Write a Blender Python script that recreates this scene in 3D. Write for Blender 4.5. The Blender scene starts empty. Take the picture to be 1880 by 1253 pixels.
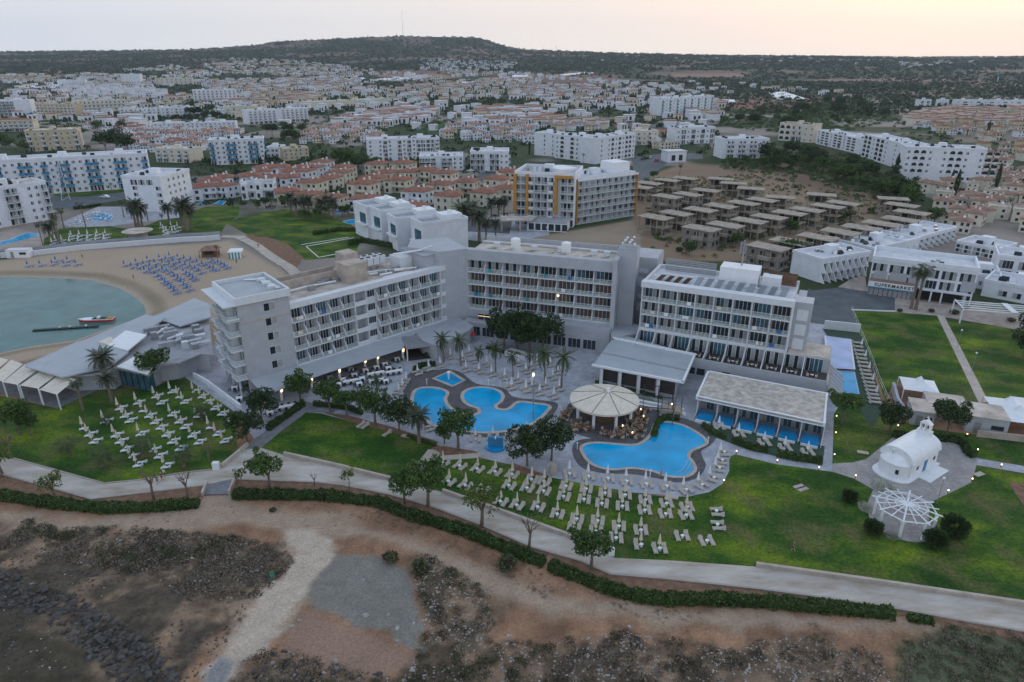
import bpy, math, random
import numpy as np
from mathutils import Vector, Matrix
random.seed(7); rng=np.random.default_rng(7)
S=bpy.context.scene; COL=S.collection
F=1253.0; TH=math.atan((626.5-105)/F); H=62.0
CT,ST=math.cos(TH),math.sin(TH)
R=math.radians
# ---------- camera ----------
cam=bpy.data.objects.new('camera',bpy.data.cameras.new('camera')); COL.objects.link(cam)
cam.location=(0,0,H); cam.rotation_euler=(math.pi/2-TH,0,0)
cam.data.sensor_width=36; cam.data.lens=36*F/1880; cam.data.clip_start=1; cam.data.clip_end=30000
S.camera=cam
# ---------- site survey: photograph pixel <-> ground ----------
RIDGE=np.array([(-2000,97),(0,96),(350,92),(430,87),(480,83),(500,78),(640,71),(740,67),(880,70),(905,78),(935,87),(970,92),(1100,97),(1300,102),(1500,104),(1700,106),(1880,105),(4000,106)],float)
YR=4300.0
def sstep(t):
    t=np.clip(t,0,1); return t*t*(3-2*t)
def ridge_z(slope):
    # slope = X/Y of a direction; height the land reaches at distance YR there
    px=940+F*slope/(CT)      # good enough close to the horizon line
    py=np.interp(px,RIDGE[:,0],RIDGE[:,1])
    return H-YR*np.tan(TH+np.arctan((py-626.5)/F))
def P0(px,py,z=0.0):
    a=(px-940)/F; b=(py-626.5)/F
    d=(a,CT-b*ST,-ST-b*CT); t=(z-H)/d[2]
    return (a*t,d[1]*t)
def inpoly(x,y,poly):
    n=len(poly); ins=np.zeros(np.shape(x),bool); j=n-1
    for i in range(n):
        xi,yi=poly[i]; xj,yj=poly[j]
        c=((yi>y)!=(yj>y))&(x<(xj-xi)*(y-yi)/((yj-yi)+1e-12)+xi)
        ins^=c; j=i
    return ins
def dseg(x,y,poly,closed=True):
    d=np.full(np.shape(x),1e9); n=len(poly)
    for i in range(n if closed else n-1):
        ax,ay=poly[i]; bx,by=poly[(i+1)%n]
        vx,vy=bx-ax,by-ay; L=vx*vx+vy*vy+1e-9
        t=np.clip(((x-ax)*vx+(y-ay)*vy)/L,0,1)
        d=np.minimum(d,np.hypot(x-ax-t*vx,y-ay-t*vy))
    return d
def sdist(x,y,poly):
    d=dseg(x,y,poly); return np.where(inpoly(x,y,poly),d,-d)
def W(pts,z=0.0): return [P0(a,b,z) for a,b in pts]
BAY=W([(-420,508),(-60,504),(40,502),(120,504),(179,508),(230,523),(255,536),(276,554),(281,569),(268,580),(205,600),(143,623),(102,629),(51,636),(0,647),(-80,668),(-500,760)])
COVE=W([(-500,1500),(-300,1600),(-700,1500)])
SITE=W([(-300,600),(-300,850),(0,873),(168,920),(378,895),(372,913),(422,912),(433,883),(583,890),(714,911),(798,935),(884,968),(976,1008),(1068,1034),(1121,1058),(1220,1066),(1395,1085),(1600,1113),(1880,1164),(2300,1255),(2300,600)])
ROCK1=W([(-400,930),(0,945),(110,975),(250,970),(400,985),(520,1000),(541,1035),(520,1075),(470,1120),(425,1180),(370,1253),(330,1400),(-500,1400)])
ROCK2=W([(752,1030),(790,1020),(860,1060),(900,1090),(905,1180),(1020,1180),(1150,1160),(1300,1190),(1480,1170),(1620,1210),(1640,1253),(1700,1500),(600,1500),(770,1190),(775,1120)])
ROCK3=W([(420,1253),(450,1205),(540,1190),(600,1225),(690,1235),(760,1253),(760,1500),(380,1500)])
BUSH3=W([(1650,1185),(1740,1150),(1880,1165),(2200,1250),(2200,1500),(1640,1500)])
ROCK1U=W([(-400,925),(0,945),(110,972),(250,968),(400,985),(520,1000),(541,1035),(520,1075),(440,1105),(330,1095),(240,1050),(120,1035),(0,1015),(-400,1000)])
DARKB=W([(-500,1030),(0,1050),(80,1075),(170,1110),(260,1175),(330,1245),(340,1400),(240,1400),(210,1253),(130,1175),(40,1125),(-60,1105),(-500,1090)])
TRACK=W([(422,909),(372,912),(370,925),(300,940),(180,950),(20,945),(-60,942),(-60,952),(60,965),(230,975),(420,965),(500,975),(535,1010),(541,1035),(520,1055),(490,1085),(462,1110),(440,1150),(408,1195),(370,1253),(330,1400),(400,1400),(422,1253),(435,1215),(488,1197),(515,1153),(560,1095),(577,1065),(613,1018),(600,985),(700,985),(770,1010),(850,1060),(930,1100),(1090,1130),(1300,1150),(1500,1150),(1700,1165),(1700,1145),(1500,1130),(1300,1125),(1100,1110),(940,1070),(860,1030),(760,985),(640,955),(540,935),(470,925)])
ROADC=W([(520,975),(568,968),(600,985),(613,1018),(577,1065),(560,1095),(515,1153),(488,1197),(435,1215),(422,1253),(400,1400),(330,1400),(370,1253),(408,1195),(440,1150),(462,1110),(490,1085),(520,1055),(541,1035),(540,1008)])
GRAVEL=W([(613,1022),(690,1018),(745,1045),(755,1075),(775,1150),(778,1200),(740,1190),(700,1160),(640,1145),(568,1110),(563,1080)])
SAND=W([(-300,500),(-60,485),(0,478),(153,460),(383,447),(420,442),(470,470),(520,500),(560,560),(400,640),(300,640),(140,640),(50,662),(0,672),(-300,780),(-420,700)])
def vnoise(x,y,sc,seed):
    x=np.asarray(x,float)/sc; y=np.asarray(y,float)/sc
    xi=np.floor(x).astype(np.int64); yi=np.floor(y).astype(np.int64); fx=x-xi; fy=y-yi
    fx=fx*fx*(3-2*fx); fy=fy*fy*(3-2*fy)
    def h(a,b):
        n=(a*374761393+b*668265263+seed*974711)&0x7fffffff
        n=((n^(n>>13))*1274126177)&0x7fffffff
        return ((n^(n>>16))&0xffff)/65535.0
    return (h(xi,yi)*(1-fx)+h(xi+1,yi)*fx)*(1-fy)+(h(xi,yi+1)*(1-fx)+h(xi+1,yi+1)*fx)*fy
def fbm(x,y,sc,seed,o=4):
    s=0;a=.5
    for i in range(o):
        s=s+a*vnoise(x,y,sc,seed+i*17); sc/=2.03; a*=.5
    return s/(1-.5**o)
def T(x,y):
    x=np.asarray(x,float); y=np.asarray(y,float)
    yy=np.maximum(y,1.0)
    rz=ridge_z(x/yy)
    mesa=np.maximum(rz-66,0)
    base=rz-mesa
    t=(y-850)/(YR-850)
    z=base*sstep(t)**1.25
    m=sstep((y-2700)/(YR-2700-60))
    z=z+mesa*(m*.55+.45*sstep((y-3900)/380))
    z=z-np.clip(y-YR-120,0,1e9)*.05
    far=np.clip((y-900)/1500,0,1)*np.clip((YR-60-y)/500,0,1)
    z=z+far*(fbm(x,y,420,3)-.5)*14
    near=(y<400)
    if np.any(near):
        d=sdist(x,y,BAY); z=np.where(near,z-1.6*sstep((d+5)/14),z)
        d=sdist(x,y,COVE); z=np.where(near,z-2.2*sstep((d+2.5)/5),z)
        r=np.zeros(np.shape(x))
        for poly in (ROCK1,ROCK2,ROCK3):
            r=np.maximum(r,sstep((sdist(x,y,poly)+.6)/3.0))
        tr=sstep((sdist(x,y,TRACK)+1.5)/2.0)
        rough=(fbm(x,y,4.5,11)-.45)*1.5+np.abs(fbm(x,y,1.6,12)-.5)*1.4
        z=np.where(near,z+r*(1-tr)*rough+ (1-tr)*np.where(y<95,(fbm(x,y,5,9)-.5)*.3,0)*sstep((-.2-sdist(x,y,SITE))/1.2),z)
    return z
def P(px,py,z=0.0):
    """ground point under a photograph pixel, z above the terrain"""
    x,y=P0(px,py,z)
    if y>0 and y<840: return (x,y)
    a=(px-940)/F; b=(py-626.5)/F
    ys=np.linspace(800,YR+100,700)
    t=ys/(CT-b*ST); xs=a*t; zs=H+(-ST-b*CT)*t
    k=np.argmax(zs<=T(xs,ys)+z)
    if zs[k]>T(xs[k],ys[k])+z: k=len(ys)-1
    return (float(xs[k]),float(ys[k]))
def T1(x,y): return float(T(np.array([x]),np.array([y]))[0])
def J(x,y,z):
    dz=z-H; zc=y*CT-dz*ST; v=y*ST+dz*CT
    return (940+F*x/zc, 626.5-F*v/zc)
# ---------- materials ----------
MATS={}
def mat(name,rgb,rough=.75,var=.18,scale=1.0,spec=.3,bump=0.0,metal=0.0,rgb2=None,detail=4,stretch=None):
    if name in MATS: return MATS[name]
    m=bpy.data.materials.new(name); m.use_nodes=True; nt=m.node_tree; b=nt.nodes['Principled BSDF']
    b.inputs['Roughness'].default_value=rough; b.inputs['Metallic'].default_value=metal
    b.inputs['Specular IOR Level'].default_value=spec
    g=nt.nodes.new('ShaderNodeNewGeometry'); n=nt.nodes.new('ShaderNodeTexNoise')
    n.inputs['Scale'].default_value=scale; n.inputs['Detail'].default_value=detail; n.inputs['Roughness'].default_value=.62
    src=g.outputs['Position']
    if stretch:
        mp=nt.nodes.new('ShaderNodeMapping'); mp.inputs['Scale'].default_value=stretch
        nt.links.new(src,mp.inputs[0]); src=mp.outputs[0]
    nt.links.new(src,n.inputs['Vector'])
    r=nt.nodes.new('ShaderNodeValToRGB'); nt.links.new(n.outputs['Fac'],r.inputs[0])
    c2=rgb2 or tuple(min(1,c*(1+var)) for c in rgb); c1=tuple(c*(1-var) for c in rgb) if rgb2 is None else rgb
    r.color_ramp.elements[0].position=.33; r.color_ramp.elements[1].position=.67
    r.color_ramp.elements[0].color=(*c1,1); r.color_ramp.elements[1].color=(*c2,1)
    nt.links.new(r.outputs[0],b.inputs['Base Color'])
    if bump:
        bp=nt.nodes.new('ShaderNodeBump'); bp.inputs['Strength'].default_value=bump; bp.inputs['Distance'].default_value=.15
        n2=nt.nodes.new('ShaderNodeTexNoise'); n2.inputs['Scale'].default_value=scale*4; nt.links.new(src,n2.inputs['Vector'])
        nt.links.new(n2.outputs['Fac'],bp.inputs['Height']); nt.links.new(bp.outputs[0],b.inputs['Normal'])
    MATS[name]=m; return m
def emat(name,rgb,st):
    if name in MATS: return MATS[name]
    m=bpy.data.materials.new(name); m.use_nodes=True; b=m.node_tree.nodes['Principled BSDF']
    b.inputs['Base Color'].default_value=(*rgb,1); b.inputs['Emission Color'].default_value=(*rgb,1); b.inputs['Emission Strength'].default_value=st
    MATS[name]=m; return m
def pane_mat(name,rgb,alpha):
    m=bpy.data.materials.new(name); m.use_nodes=True; nt=m.node_tree; b=nt.nodes['Principled BSDF']
    b.inputs['Base Color'].default_value=(*rgb,1); b.inputs['Roughness'].default_value=.08
    b.inputs['Alpha'].default_value=alpha; MATS[name]=m; return m
def leaf_mat(name,c1,c2,rough=.6):
    if name in MATS: return MATS[name]
    m=bpy.data.materials.new(name); m.use_nodes=True; nt=m.node_tree; b=nt.nodes['Principled BSDF']
    b.inputs['Roughness'].default_value=rough; b.inputs['Specular IOR Level'].default_value=.25
    g=nt.nodes.new('ShaderNodeNewGeometry'); oi=nt.nodes.new('ShaderNodeObjectInfo')
    n=nt.nodes.new('ShaderNodeTexNoise'); n.inputs['Scale'].default_value=.9; nt.links.new(g.outputs['Position'],n.inputs['Vector'])
    a=nt.nodes.new('ShaderNodeMath'); a.operation='ADD'; nt.links.new(g.outputs['Random Per Island'],a.inputs[0]); nt.links.new(n.outputs['Fac'],a.inputs[1])
    a2=nt.nodes.new('ShaderNodeMath'); a2.operation='MULTIPLY_ADD'; nt.links.new(oi.outputs['Random'],a2.inputs[0]); a2.inputs[1].default_value=.5; nt.links.new(a.outputs[0],a2.inputs[2])
    mr=nt.nodes.new('ShaderNodeMapRange'); mr.inputs[1].default_value=.4; mr.inputs[2].default_value=1.8; nt.links.new(a2.outputs[0],mr.inputs[0])
    r=nt.nodes.new('ShaderNodeValToRGB'); nt.links.new(mr.outputs[0],r.inputs[0])
    r.color_ramp.elements[0].color=(*c1,1); r.color_ramp.elements[1].color=(*c2,1)
    nt.links.new(r.outputs[0],b.inputs['Base Color']); MATS[name]=m; return m
M=dict(
 wall=mat('hotel_render',(.40,.42,.45),.8,.07,.5),
 wallw=mat('white_render',(.70,.73,.78),.8,.07,.4),
 wallc=mat('cream_render',(.64,.60,.50),.8,.10,.4),
 wallt=mat('tan_render',(.56,.48,.34),.8,.10,.4),
 trim=mat('white_trim',(.63,.66,.69),.7,.05,1.),
 roof=mat('flat_roof',(.33,.34,.36),.9,.2,.35),
 roofw=mat('white_roof',(.60,.61,.64),.9,.15,.3),
 roofb=mat('beige_roof',(.50,.44,.38),.9,.3,.3),
 pebble=mat('pebble_roof',(.33,.295,.255),.95,.2,.9,rgb2=(.62,.56,.49),bump=.6),
 tile=mat('red_tile',(.26,.115,.078),.85,.28,.6),
 tileb=mat('brown_tile',(.26,.155,.115),.85,.25,.6),
 tilep=mat('pale_red_tile',(.34,.20,.155),.85,.25,.6),
 sheet=mat('grey_sheet_roof',(.39,.42,.45),.6,.07,.3),
 glass=mat('window_glass',(.022,.032,.042),.12,.4,.7,spec=.6),
 glassb=mat('blue_glass',(.05,.12,.16),.12,.3,.7,spec=.6),
 curt=mat('curtain',(.33,.335,.34),.8,.2,2.),
 curtd=mat('brown_curtain',(.105,.080,.070),.8,.2,2.),
 frame=mat('window_frame',(.55,.57,.6),.6,.05,1.),
 conc=mat('raw_concrete',(.33,.29,.24),.95,.3,.5),
 concd=mat('block_wall',(.24,.22,.195),.95,.3,.6),
 dark=mat('dark_opening',(.03,.03,.032),.9,.3,1.),
 metal=mat('grey_metal',(.33,.34,.36),.45,.1,1.,metal=.4),
 white=mat('white_paint',(.76,.78,.8),.6,.05,1.),
 blk=mat('black_metal',(.03,.03,.033),.5,.2,1.),
 taupe=mat('taupe_sling',(.42,.37,.31),.8,.1,2.),
 cream=mat('cream_canvas',(.66,.6,.5),.85,.1,1.),
 blue=mat('blue_fabric',(.04,.15,.40),.8,.15,2.),
 wood=mat('brown_wood',(.16,.09,.055),.7,.25,2.),
 deck=mat('dark_deck',(.06,.052,.05),.8,.15,1.),
 orange=mat('ochre_paint',(.46,.235,.055),.75,.08,.5),
 bluep=mat('blue_paint',(.05,.24,.42),.6,.1,.5),
 stone=mat('pale_stone',(.44,.38,.33),.9,.18,.6,bump=.2),
 red=mat('red_paint',(.42,.03,.03),.6,.1,1.),
 teal=mat('teal_fabric',(.05,.3,.32),.8,.1,1.),
 lamp=emat('lamp_glow',(1,.70,.38),3.5),
 warm=emat('warm_light',(1,.66,.34),.8),
 lampw=emat('lamp_glow_white',(1,.9,.72),5.0),
 skin=mat('skin',(.5,.3,.2),.6,.05,1.),
 bark=mat('bark',(.17,.13,.10),.95,.3,3.),
 barkp=mat('palm_bark',(.20,.16,.125),.95,.35,4.),
 leaf=leaf_mat('leaf_green',(.016,.042,.010),(.085,.150,.032)),
 leafd=leaf_mat('leaf_dark',(.010,.028,.008),(.052,.088,.026)),
 leafy=leaf_mat('leaf_yellow_green',(.03,.06,.01),(.11,.15,.025)),
 palm=leaf_mat('palm_green',(.02,.036,.012),(.075,.10,.036)),
 palmd=leaf_mat('palm_grey_green',(.022,.032,.017),(.07,.085,.045)),
 scrub=leaf_mat('scrub_leaf',(.065,.055,.042),(.30,.245,.185)),
 scrubg=leaf_mat('scrub_green',(.03,.04,.018),(.12,.13,.06)),
 scrubd=leaf_mat('dark_scrub_leaf',(.014,.014,.009),(.075,.07,.042)),
 hedge=leaf_mat('hedge_leaf',(.016,.036,.008),(.075,.125,.028)),
 farleaf=leaf_mat('far_leaf',(.018,.030,.015),(.075,.098,.048)),
 flower=leaf_mat('white_flower',(.05,.08,.02),(.6,.6,.5)),
)
M['rail']=pane_mat('railing_pane',(.55,.64,.62),.22)
M['railt']=pane_mat('clear_panel',(.6,.7,.7),.25)
# ---------- mesh builder ----------
class MB:
    def __init__(s): s.v=[]; s.f=[]; s.m=[]
    def add(s,vs,fs,m=0):
        o=len(s.v); s.v+=[tuple(q) for q in vs]; s.f+=[tuple(i+o for i in f) for f in fs]; s.m+=[m]*len(fs); return s
    def box(s,x0,x1,y0,y1,z0,z1,m=0):
        v=[(x0,y0,z0),(x1,y0,z0),(x1,y1,z0),(x0,y1,z0),(x0,y0,z1),(x1,y0,z1),(x1,y1,z1),(x0,y1,z1)]
        return s.add(v,[(3,2,1,0),(4,5,6,7),(0,1,5,4),(1,2,6,5),(2,3,7,6),(3,0,4,7)],m)
    def prism(s,poly,z0,z1,m=0):
        n=len(poly); a=sum(poly[i][0]*poly[(i+1)%n][1]-poly[(i+1)%n][0]*poly[i][1] for i in range(n))
        if a<0: poly=poly[::-1]
        z0s=z0 if hasattr(z0,'__len__') else [z0]*n; z1s=z1 if hasattr(z1,'__len__') else [z1]*n
        if a<0: z0s=z0s[::-1]; z1s=z1s[::-1]
        v=[(p[0],p[1],z0s[i]) for i,p in enumerate(poly)]+[(p[0],p[1],z1s[i]) for i,p in enumerate(poly)]
        f=[tuple(range(n-1,-1,-1)),tuple(range(n,2*n))]+[(i,(i+1)%n,n+(i+1)%n,n+i) for i in range(n)]
        return s.add(v,f,m)
    def cyl(s,x,y,z0,z1,r,n=8,m=0,r2=None):
        r2=r if r2 is None else r2
        v=[(x+r*math.cos(6.2832*i/n),y+r*math.sin(6.2832*i/n),z0) for i in range(n)]+[(x+r2*math.cos(6.2832*i/n),y+r2*math.sin(6.2832*i/n),z1) for i in range(n)]
        return s.add(v,[tuple(range(n-1,-1,-1)),tuple(range(n,2*n))]+[(i,(i+1)%n,n+(i+1)%n,n+i) for i in range(n)],m)
    def tube(s,pts,rs,n=6,m=0):
        pts=[Vector(p) for p in pts]
        if not hasattr(rs,'__len__'): rs=[rs]*len(pts)
        v=[];f=[]
        for k,p in enumerate(pts):
            d=(pts[min(k+1,len(pts)-1)]-pts[max(k-1,0)]).normalized()
            u=d.cross(Vector((0,0,1))) if abs(d.z)<.9 else d.cross(Vector((1,0,0)))
            u.normalize(); w=d.cross(u)
            v+=[tuple(p+rs[k]*(u*math.cos(6.2832*i/n)+w*math.sin(6.2832*i/n))) for i in range(n)]
        for k in range(len(pts)-1):
            f+=[(k*n+i,k*n+(i+1)%n,(k+1)*n+(i+1)%n,(k+1)*n+i) for i in range(n)]
        f+=[tuple(range(n-1,-1,-1)),tuple(range((len(pts)-1)*n,len(pts)*n))]
        return s.add(v,f,m)
    def beam(s,a,b,w=.1,m=0): return s.tube([a,b],w*.7,4,m)
    def build(s,name,mats,parent=None,smooth=False):
        me=bpy.data.meshes.new(name); me.from_pydata(s.v,[],s.f)
        if not isinstance(mats,(list,tuple)): mats=[mats]
        for q in mats: me.materials.append(M[q] if isinstance(q,str) else q)
        if len(mats)>1: me.polygons.foreach_set('material_index',s.m)
        if smooth: me.polygons.foreach_set('use_smooth',[True]*len(me.polygons))
        me.update(); o=bpy.data.objects.new(name,me); COL.objects.link(o)
        if parent: o.parent=parent
        return o
def np_mesh(name,V,Fc,mats,parent=None,col=None,smooth=False):
    me=bpy.data.meshes.new(name); k=Fc.shape[1]
    me.vertices.add(len(V)); me.vertices.foreach_set('co',np.asarray(V,np.float32).ravel())
    me.loops.add(Fc.size); me.loops.foreach_set('vertex_index',Fc.astype(np.int32).ravel())
    me.polygons.add(len(Fc)); me.polygons.foreach_set('loop_start',np.arange(0,Fc.size,k,dtype=np.int32)); me.polygons.foreach_set('loop_total',np.full(len(Fc),k,np.int32))
    if smooth: me.polygons.foreach_set('use_smooth',np.ones(len(Fc),bool))
    for q in (mats if isinstance(mats,(list,tuple)) else [mats]): me.materials.append(M[q] if isinstance(q,str) else q)
    if col is not None:
        a=me.color_attributes.new('zone','FLOAT_COLOR','POINT'); a.data.foreach_set('color',np.c_[col,np.ones(len(col))].astype(np.float32).ravel())
    me.update(calc_edges=True); o=bpy.data.objects.new(name,me); COL.objects.link(o)
    if parent: o.parent=parent
    return o
def tag(o,label=None,cat=None,group=None,kind=None):
    if label: o['label']=label
    if cat: o['category']=cat
    if group: o['group']=group
    if kind: o['kind']=kind
    return o
def empty(name,x,y,z=0,rz=0,label=None,cat=None,group=None):
    o=bpy.data.objects.new(name,None); COL.objects.link(o); o.location=(x,y,z); o.rotation_euler=(0,0,rz); o.empty_display_size=.5
    return tag(o,label,cat,group)
def struct(name,pts,z,m,zb=None,w=False,label=None):
    """flat sheet from photograph pixels"""
    poly=pts if w else W(pts)
    mb=MB(); n=len(poly)
    a=sum(poly[i][0]*poly[(i+1)%n][1]-poly[(i+1)%n][0]*poly[i][1] for i in range(n))
    if a<0: poly=poly[::-1]
    if zb is None: mb.add([(p[0],p[1],z) for p in poly],[tuple(range(n))])
    else: mb.prism(poly,zb,z)
    o=mb.build(name,m); return tag(o,label=label,kind='structure')
KIDS={}
def kids(o):
    return o.children
def kids_of(o):
    if o.name not in KIDS: KIDS[o.name]=list(o.children)
    return KIDS[o.name]
def copy_tree(o,parent=None,depth=0):
    c=o.copy(); COL.objects.link(c); c.parent=parent
    for ch in kids_of(o): copy_tree(ch,c)
    return c
ORD1='zeroth first second third fourth fifth sixth seventh eighth ninth tenth eleventh twelfth thirteenth fourteenth fifteenth sixteenth seventeenth eighteenth nineteenth'.split()
TENS='x x twenty thirty forty fifty sixty seventy eighty ninety'.split()
TENSO='x x twentieth thirtieth fortieth fiftieth sixtieth seventieth eightieth ninetieth'.split()
def ordw(n):
    if n<20: return ORD1[n]
    if n<100: return TENSO[n//10] if n%10==0 else TENS[n//10]+'-'+ORD1[n%10]
    return 'hundred-and-'+ordw(n-100) if n>100 else 'hundredth'
AUTO=[]   # (object, description, landmark set) -> labels written at the end
def auto(o,desc,cat,group,lm='all'):
    o['category']=cat; o['group']=group; AUTO.append((o,desc,lm)); return o
LAND={}
def finish_labels():
    from collections import defaultdict
    B=defaultdict(list)
    for o,desc,lm in AUTO:
        x,y,z=o.location; px,py=J(x,y,z)
        best=min(LAND[lm],key=lambda L:math.hypot(px-L[1],(py-L[2])*2))
        B[(desc,best[0])].append((math.hypot(px-best[1],(py-best[2])*2),o))
    for (desc,l),items in B.items():
        items.sort(key=lambda t:t[0])
        for i,(d,o) in enumerate(items):
            o['label']=f"{desc}, {'' if i==0 else ordw(i+1)+' '}closest to {l}"
# ---------- terrain: one sheet to beyond the ridge ----------
def build_terrain():
    ny,nx=760,620
    ys=np.concatenate([22*np.exp(np.linspace(0,math.log(260/22),430))[:-1],260*np.exp(np.linspace(0,math.log(6500/260),ny-429))])
    ny=len(ys); s=np.linspace(-1.12,1.12,nx)
    Y=np.repeat(ys[:,None],nx,1); X=s[None,:]*(Y+58)
    X=X.ravel();Y=Y.ravel(); Z=T(X,Y)
    PX,PY=J(X,Y,Z)
    def C(*c): return np.array(c)
    col=np.zeros((len(X),3))
    n1=fbm(X,Y,260,21,5)[:,None]; n2=fbm(X,Y,14,22,4)[:,None]; n3=fbm(X,Y,90,23,4)[:,None]
    # far land: scrub green with bare soil
    g=C(.045,.062,.034)*(0.75+.6*n3); soil=C(.21,.14,.11)*(.8+.4*n2)
    k=sstep((n1-.58)/.05)*.8; col=g*(1-k)+soil*k
    def blend(c,w):
        nonlocal col
        w=np.clip(w,0,1); w=w[:,None] if w.ndim==1 else w
        col=col*(1-w)+c*w
    # town ground
    twn=((Y>150)&(Y<1250)).astype(float)
    tg=C(.27,.235,.205)*(.75+.5*n2); tv=C(.045,.065,.03)*(.8+.5*n2)
    kk=sstep((n3-.38)/.10); tc=tg*(1-kk)+tv*kk
    w=sstep((1500-Y)/700)*(Y>150); blend(tc,w)
    def zone(poly,c,soft=1.0,world=False,vary=.35,nz=n2,wob=0):
        if world:
            xx,yy=X,Y
            if wob: xx=X+(fbm(X,Y,wob*2,41,3)-.5)*wob*2; yy=Y+(fbm(X,Y,wob*2,42,3)-.5)*wob*2
            d=sdist(xx,yy,poly)
        else:
            d=sdist(PX,PY,poly)
        blend(C(*c)*(1-vary/2+vary*nz),sstep(d/soft+.5))
    # far fields as the land lies
    for poly,c in [([(1325,186),(1400,181),(1560,182),(1560,192),(1420,204),(1330,198)],(.22,.115,.09)),
        ([(1120,226),(1170,222),(1238,238),(1232,248),(1150,247)],(.25,.14,.10)),
        ([(1360,176),(1480,180),(1500,186),(1400,188)],(.25,.16,.12)),([(1500,146),(1640,144),(1800,146),(1800,156),(1560,155)],(.22,.14,.11)),
        ([(1235,136),(1370,135),(1370,141),(1235,142)],(.30,.17,.13)),([(690,137),(800,135),(850,142),(800,148),(700,146)],(.28,.17,.13)),
        ([(880,143),(960,138),(960,160),(900,158)],(.25,.15,.12)),([(940,140),(1060,130),(1150,140),(1100,152),(960,152)],(.2,.13,.10)),
        ([(20,176),(110,170),(160,178),(180,186),(70,184)],(.30,.2,.14)),([(80,128),(135,127),(140,133),(85,134)],(.3,.2,.14)),
        ([(588,224),(650,207),(662,212),(640,229),(600,231)],(.035,.085,.025)),([(762,240),(800,222),(832,222),(826,240),(790,246)],(.045,.085,.03)),
        ([(560,192),(640,182),(700,184),(690,200),(590,204)],(.24,.20,.16)),([(940,196),(975,197),(975,204),(940,204)],(.24,.15,.11)),
        ([(340,128),(372,126),(384,142),(356,148),(336,140)],(.3,.2,.15)),([(1155,245),(1230,250),(1235,262),(1160,262)],(.12,.1,.07)),
        ([(1740,246),(1800,240),(1880,246),(1880,262),(1760,262)],(.2,.17,.14)),
        ([(420,118),(520,114),(560,120),(520,132),(430,130)],(.12,.105,.075))]:
        zone(poly,c,1.6)
    for poly,c in [([(1165,330),(1260,300),(1420,310),(1600,345),(1700,400),(1660,455),(1500,480),(1380,480),(1180,480),(980,448),(1010,430),(1160,405)],(.24,.17,.115)),
        ([(1345,250),(1420,270),(1560,262),(1640,300),(1700,340),(1640,380),(1560,345),(1420,318),(1330,300)],(.075,.08,.04)),
        ([(1440,290),(1480,312),(1540,345),(1600,352),(1560,375),(1480,345),(1420,318)],(.17,.12,.085)),
        ([(940,430),(1010,432),(1160,405),(1175,430),(1175,470),(1010,450)],(.30,.24,.18))]:
        zone(poly,c,5)
    nf=fbm(X,Y,5,31,4)[:,None]; ng=fbm(X,Y,1.2,32,4)[:,None]
    near=sstep((150-Y)/20); dirt=C(.30,.175,.108)*(.5+.9*nf)*(.65+.7*ng)
    blend(dirt,near)
    for p,a in ((ROCK1,1),(ROCK2,.9),(ROCK3,1)):
        rk=C(.22,.155,.105)*(.3+1.4*ng); rk2=C(.10,.08,.058)*(.4+1.2*ng)
        kk=sstep((nf-.46)/.1); zc=rk*(1-kk)+rk2*kk
        w_=sstep((sdist(X+(nf[:,0]-.5)*9,Y+(ng[:,0]-.5)*5,p)+1.)/3.0)*a; blend(zc,w_)
    dk=sstep((sdist(X+(nf[:,0]-.5)*8,Y+(ng[:,0]-.5)*5,DARKB)+1)/3); blend(C(.042,.037,.032)*(.4+1.3*ng),dk*.8)
    zone(BUSH3,(.11,.12,.07),3,True)
    zone(TRACK,(.37,.275,.20),2.6,True,.4,ng,2.2); zone(ROADC,(.49,.405,.32),1.0,True,.35,ng,1.2)
    zone(GRAVEL,(.215,.20,.175),.8,True,.35,ng,.9)
    zone(W([(430,1215),(412,1253),(380,1400),(330,1400),(370,1253),(400,1205)]),(.25,.25,.25),.8,True,.3,ng,.6)
    zone(W([(640,1155),(700,1170),(745,1200),(770,1215),(700,1240),(560,1215),(520,1180),(560,1120)]),(.29,.19,.14),2,True,.4,nf)
    zone(SAND,(.40,.315,.235),2.5,True,.18)
    d=sdist(X,Y,BAY); blend(C(.26,.21,.15)*(.8+.4*n2),sstep((d+4.5)/2.5)*sstep((-d+1)/2)*.9)
    blend(C(.36,.43,.36),sstep((d-.5)/3)); 
    sea_g=fbm(X,Y,26,51,4)[:,None]; sh=sstep((sea_g-.58)/.06)*sstep((d-6)/10)[:,None]*.8
    col[:]=col*(1-sh)+C(.10,.13,.10)*sh
    d=sdist(X,Y,COVE); blend(C(.03,.05,.045)*(.6+ng),sstep((d+1)/2))
    zone(W([(-300,1100),(0,1122),(60,1142),(120,1190),(190,1253),(200,1500),(-700,1500)]),(.075,.064,.045),3,True,.8,ng,2)
    V=np.c_[X,Y,Z]; i=np.arange(ny-1)[:,None]*nx+np.arange(nx-1)[None,:]; i=i.ravel()
    Fc=np.c_[i,i+1,i+nx+1,i+nx]
    m=bpy.data.materials.new('terrain_soil'); m.use_nodes=True; nt=m.node_tree; b=nt.nodes['Principled BSDF']; b.inputs['Roughness'].default_value=.95; b.inputs['Specular IOR Level'].default_value=.12
    at=nt.nodes.new('ShaderNodeAttribute'); at.attribute_name='zone'
    ge=nt.nodes.new('ShaderNodeNewGeometry')
    n=nt.nodes.new('ShaderNodeTexNoise'); n.inputs['Scale'].default_value=2.6; n.inputs['Detail'].default_value=8; n.inputs['Roughness'].default_value=.75
    nt.links.new(ge.outputs['Position'],n.inputs['Vector'])
    mr=nt.nodes.new('ShaderNodeMapRange'); mr.inputs[1].default_value=.3; mr.inputs[2].default_value=.7; mr.inputs[3].default_value=.66; mr.inputs[4].default_value=1.34; nt.links.new(n.outputs['Fac'],mr.inputs[0])
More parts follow.
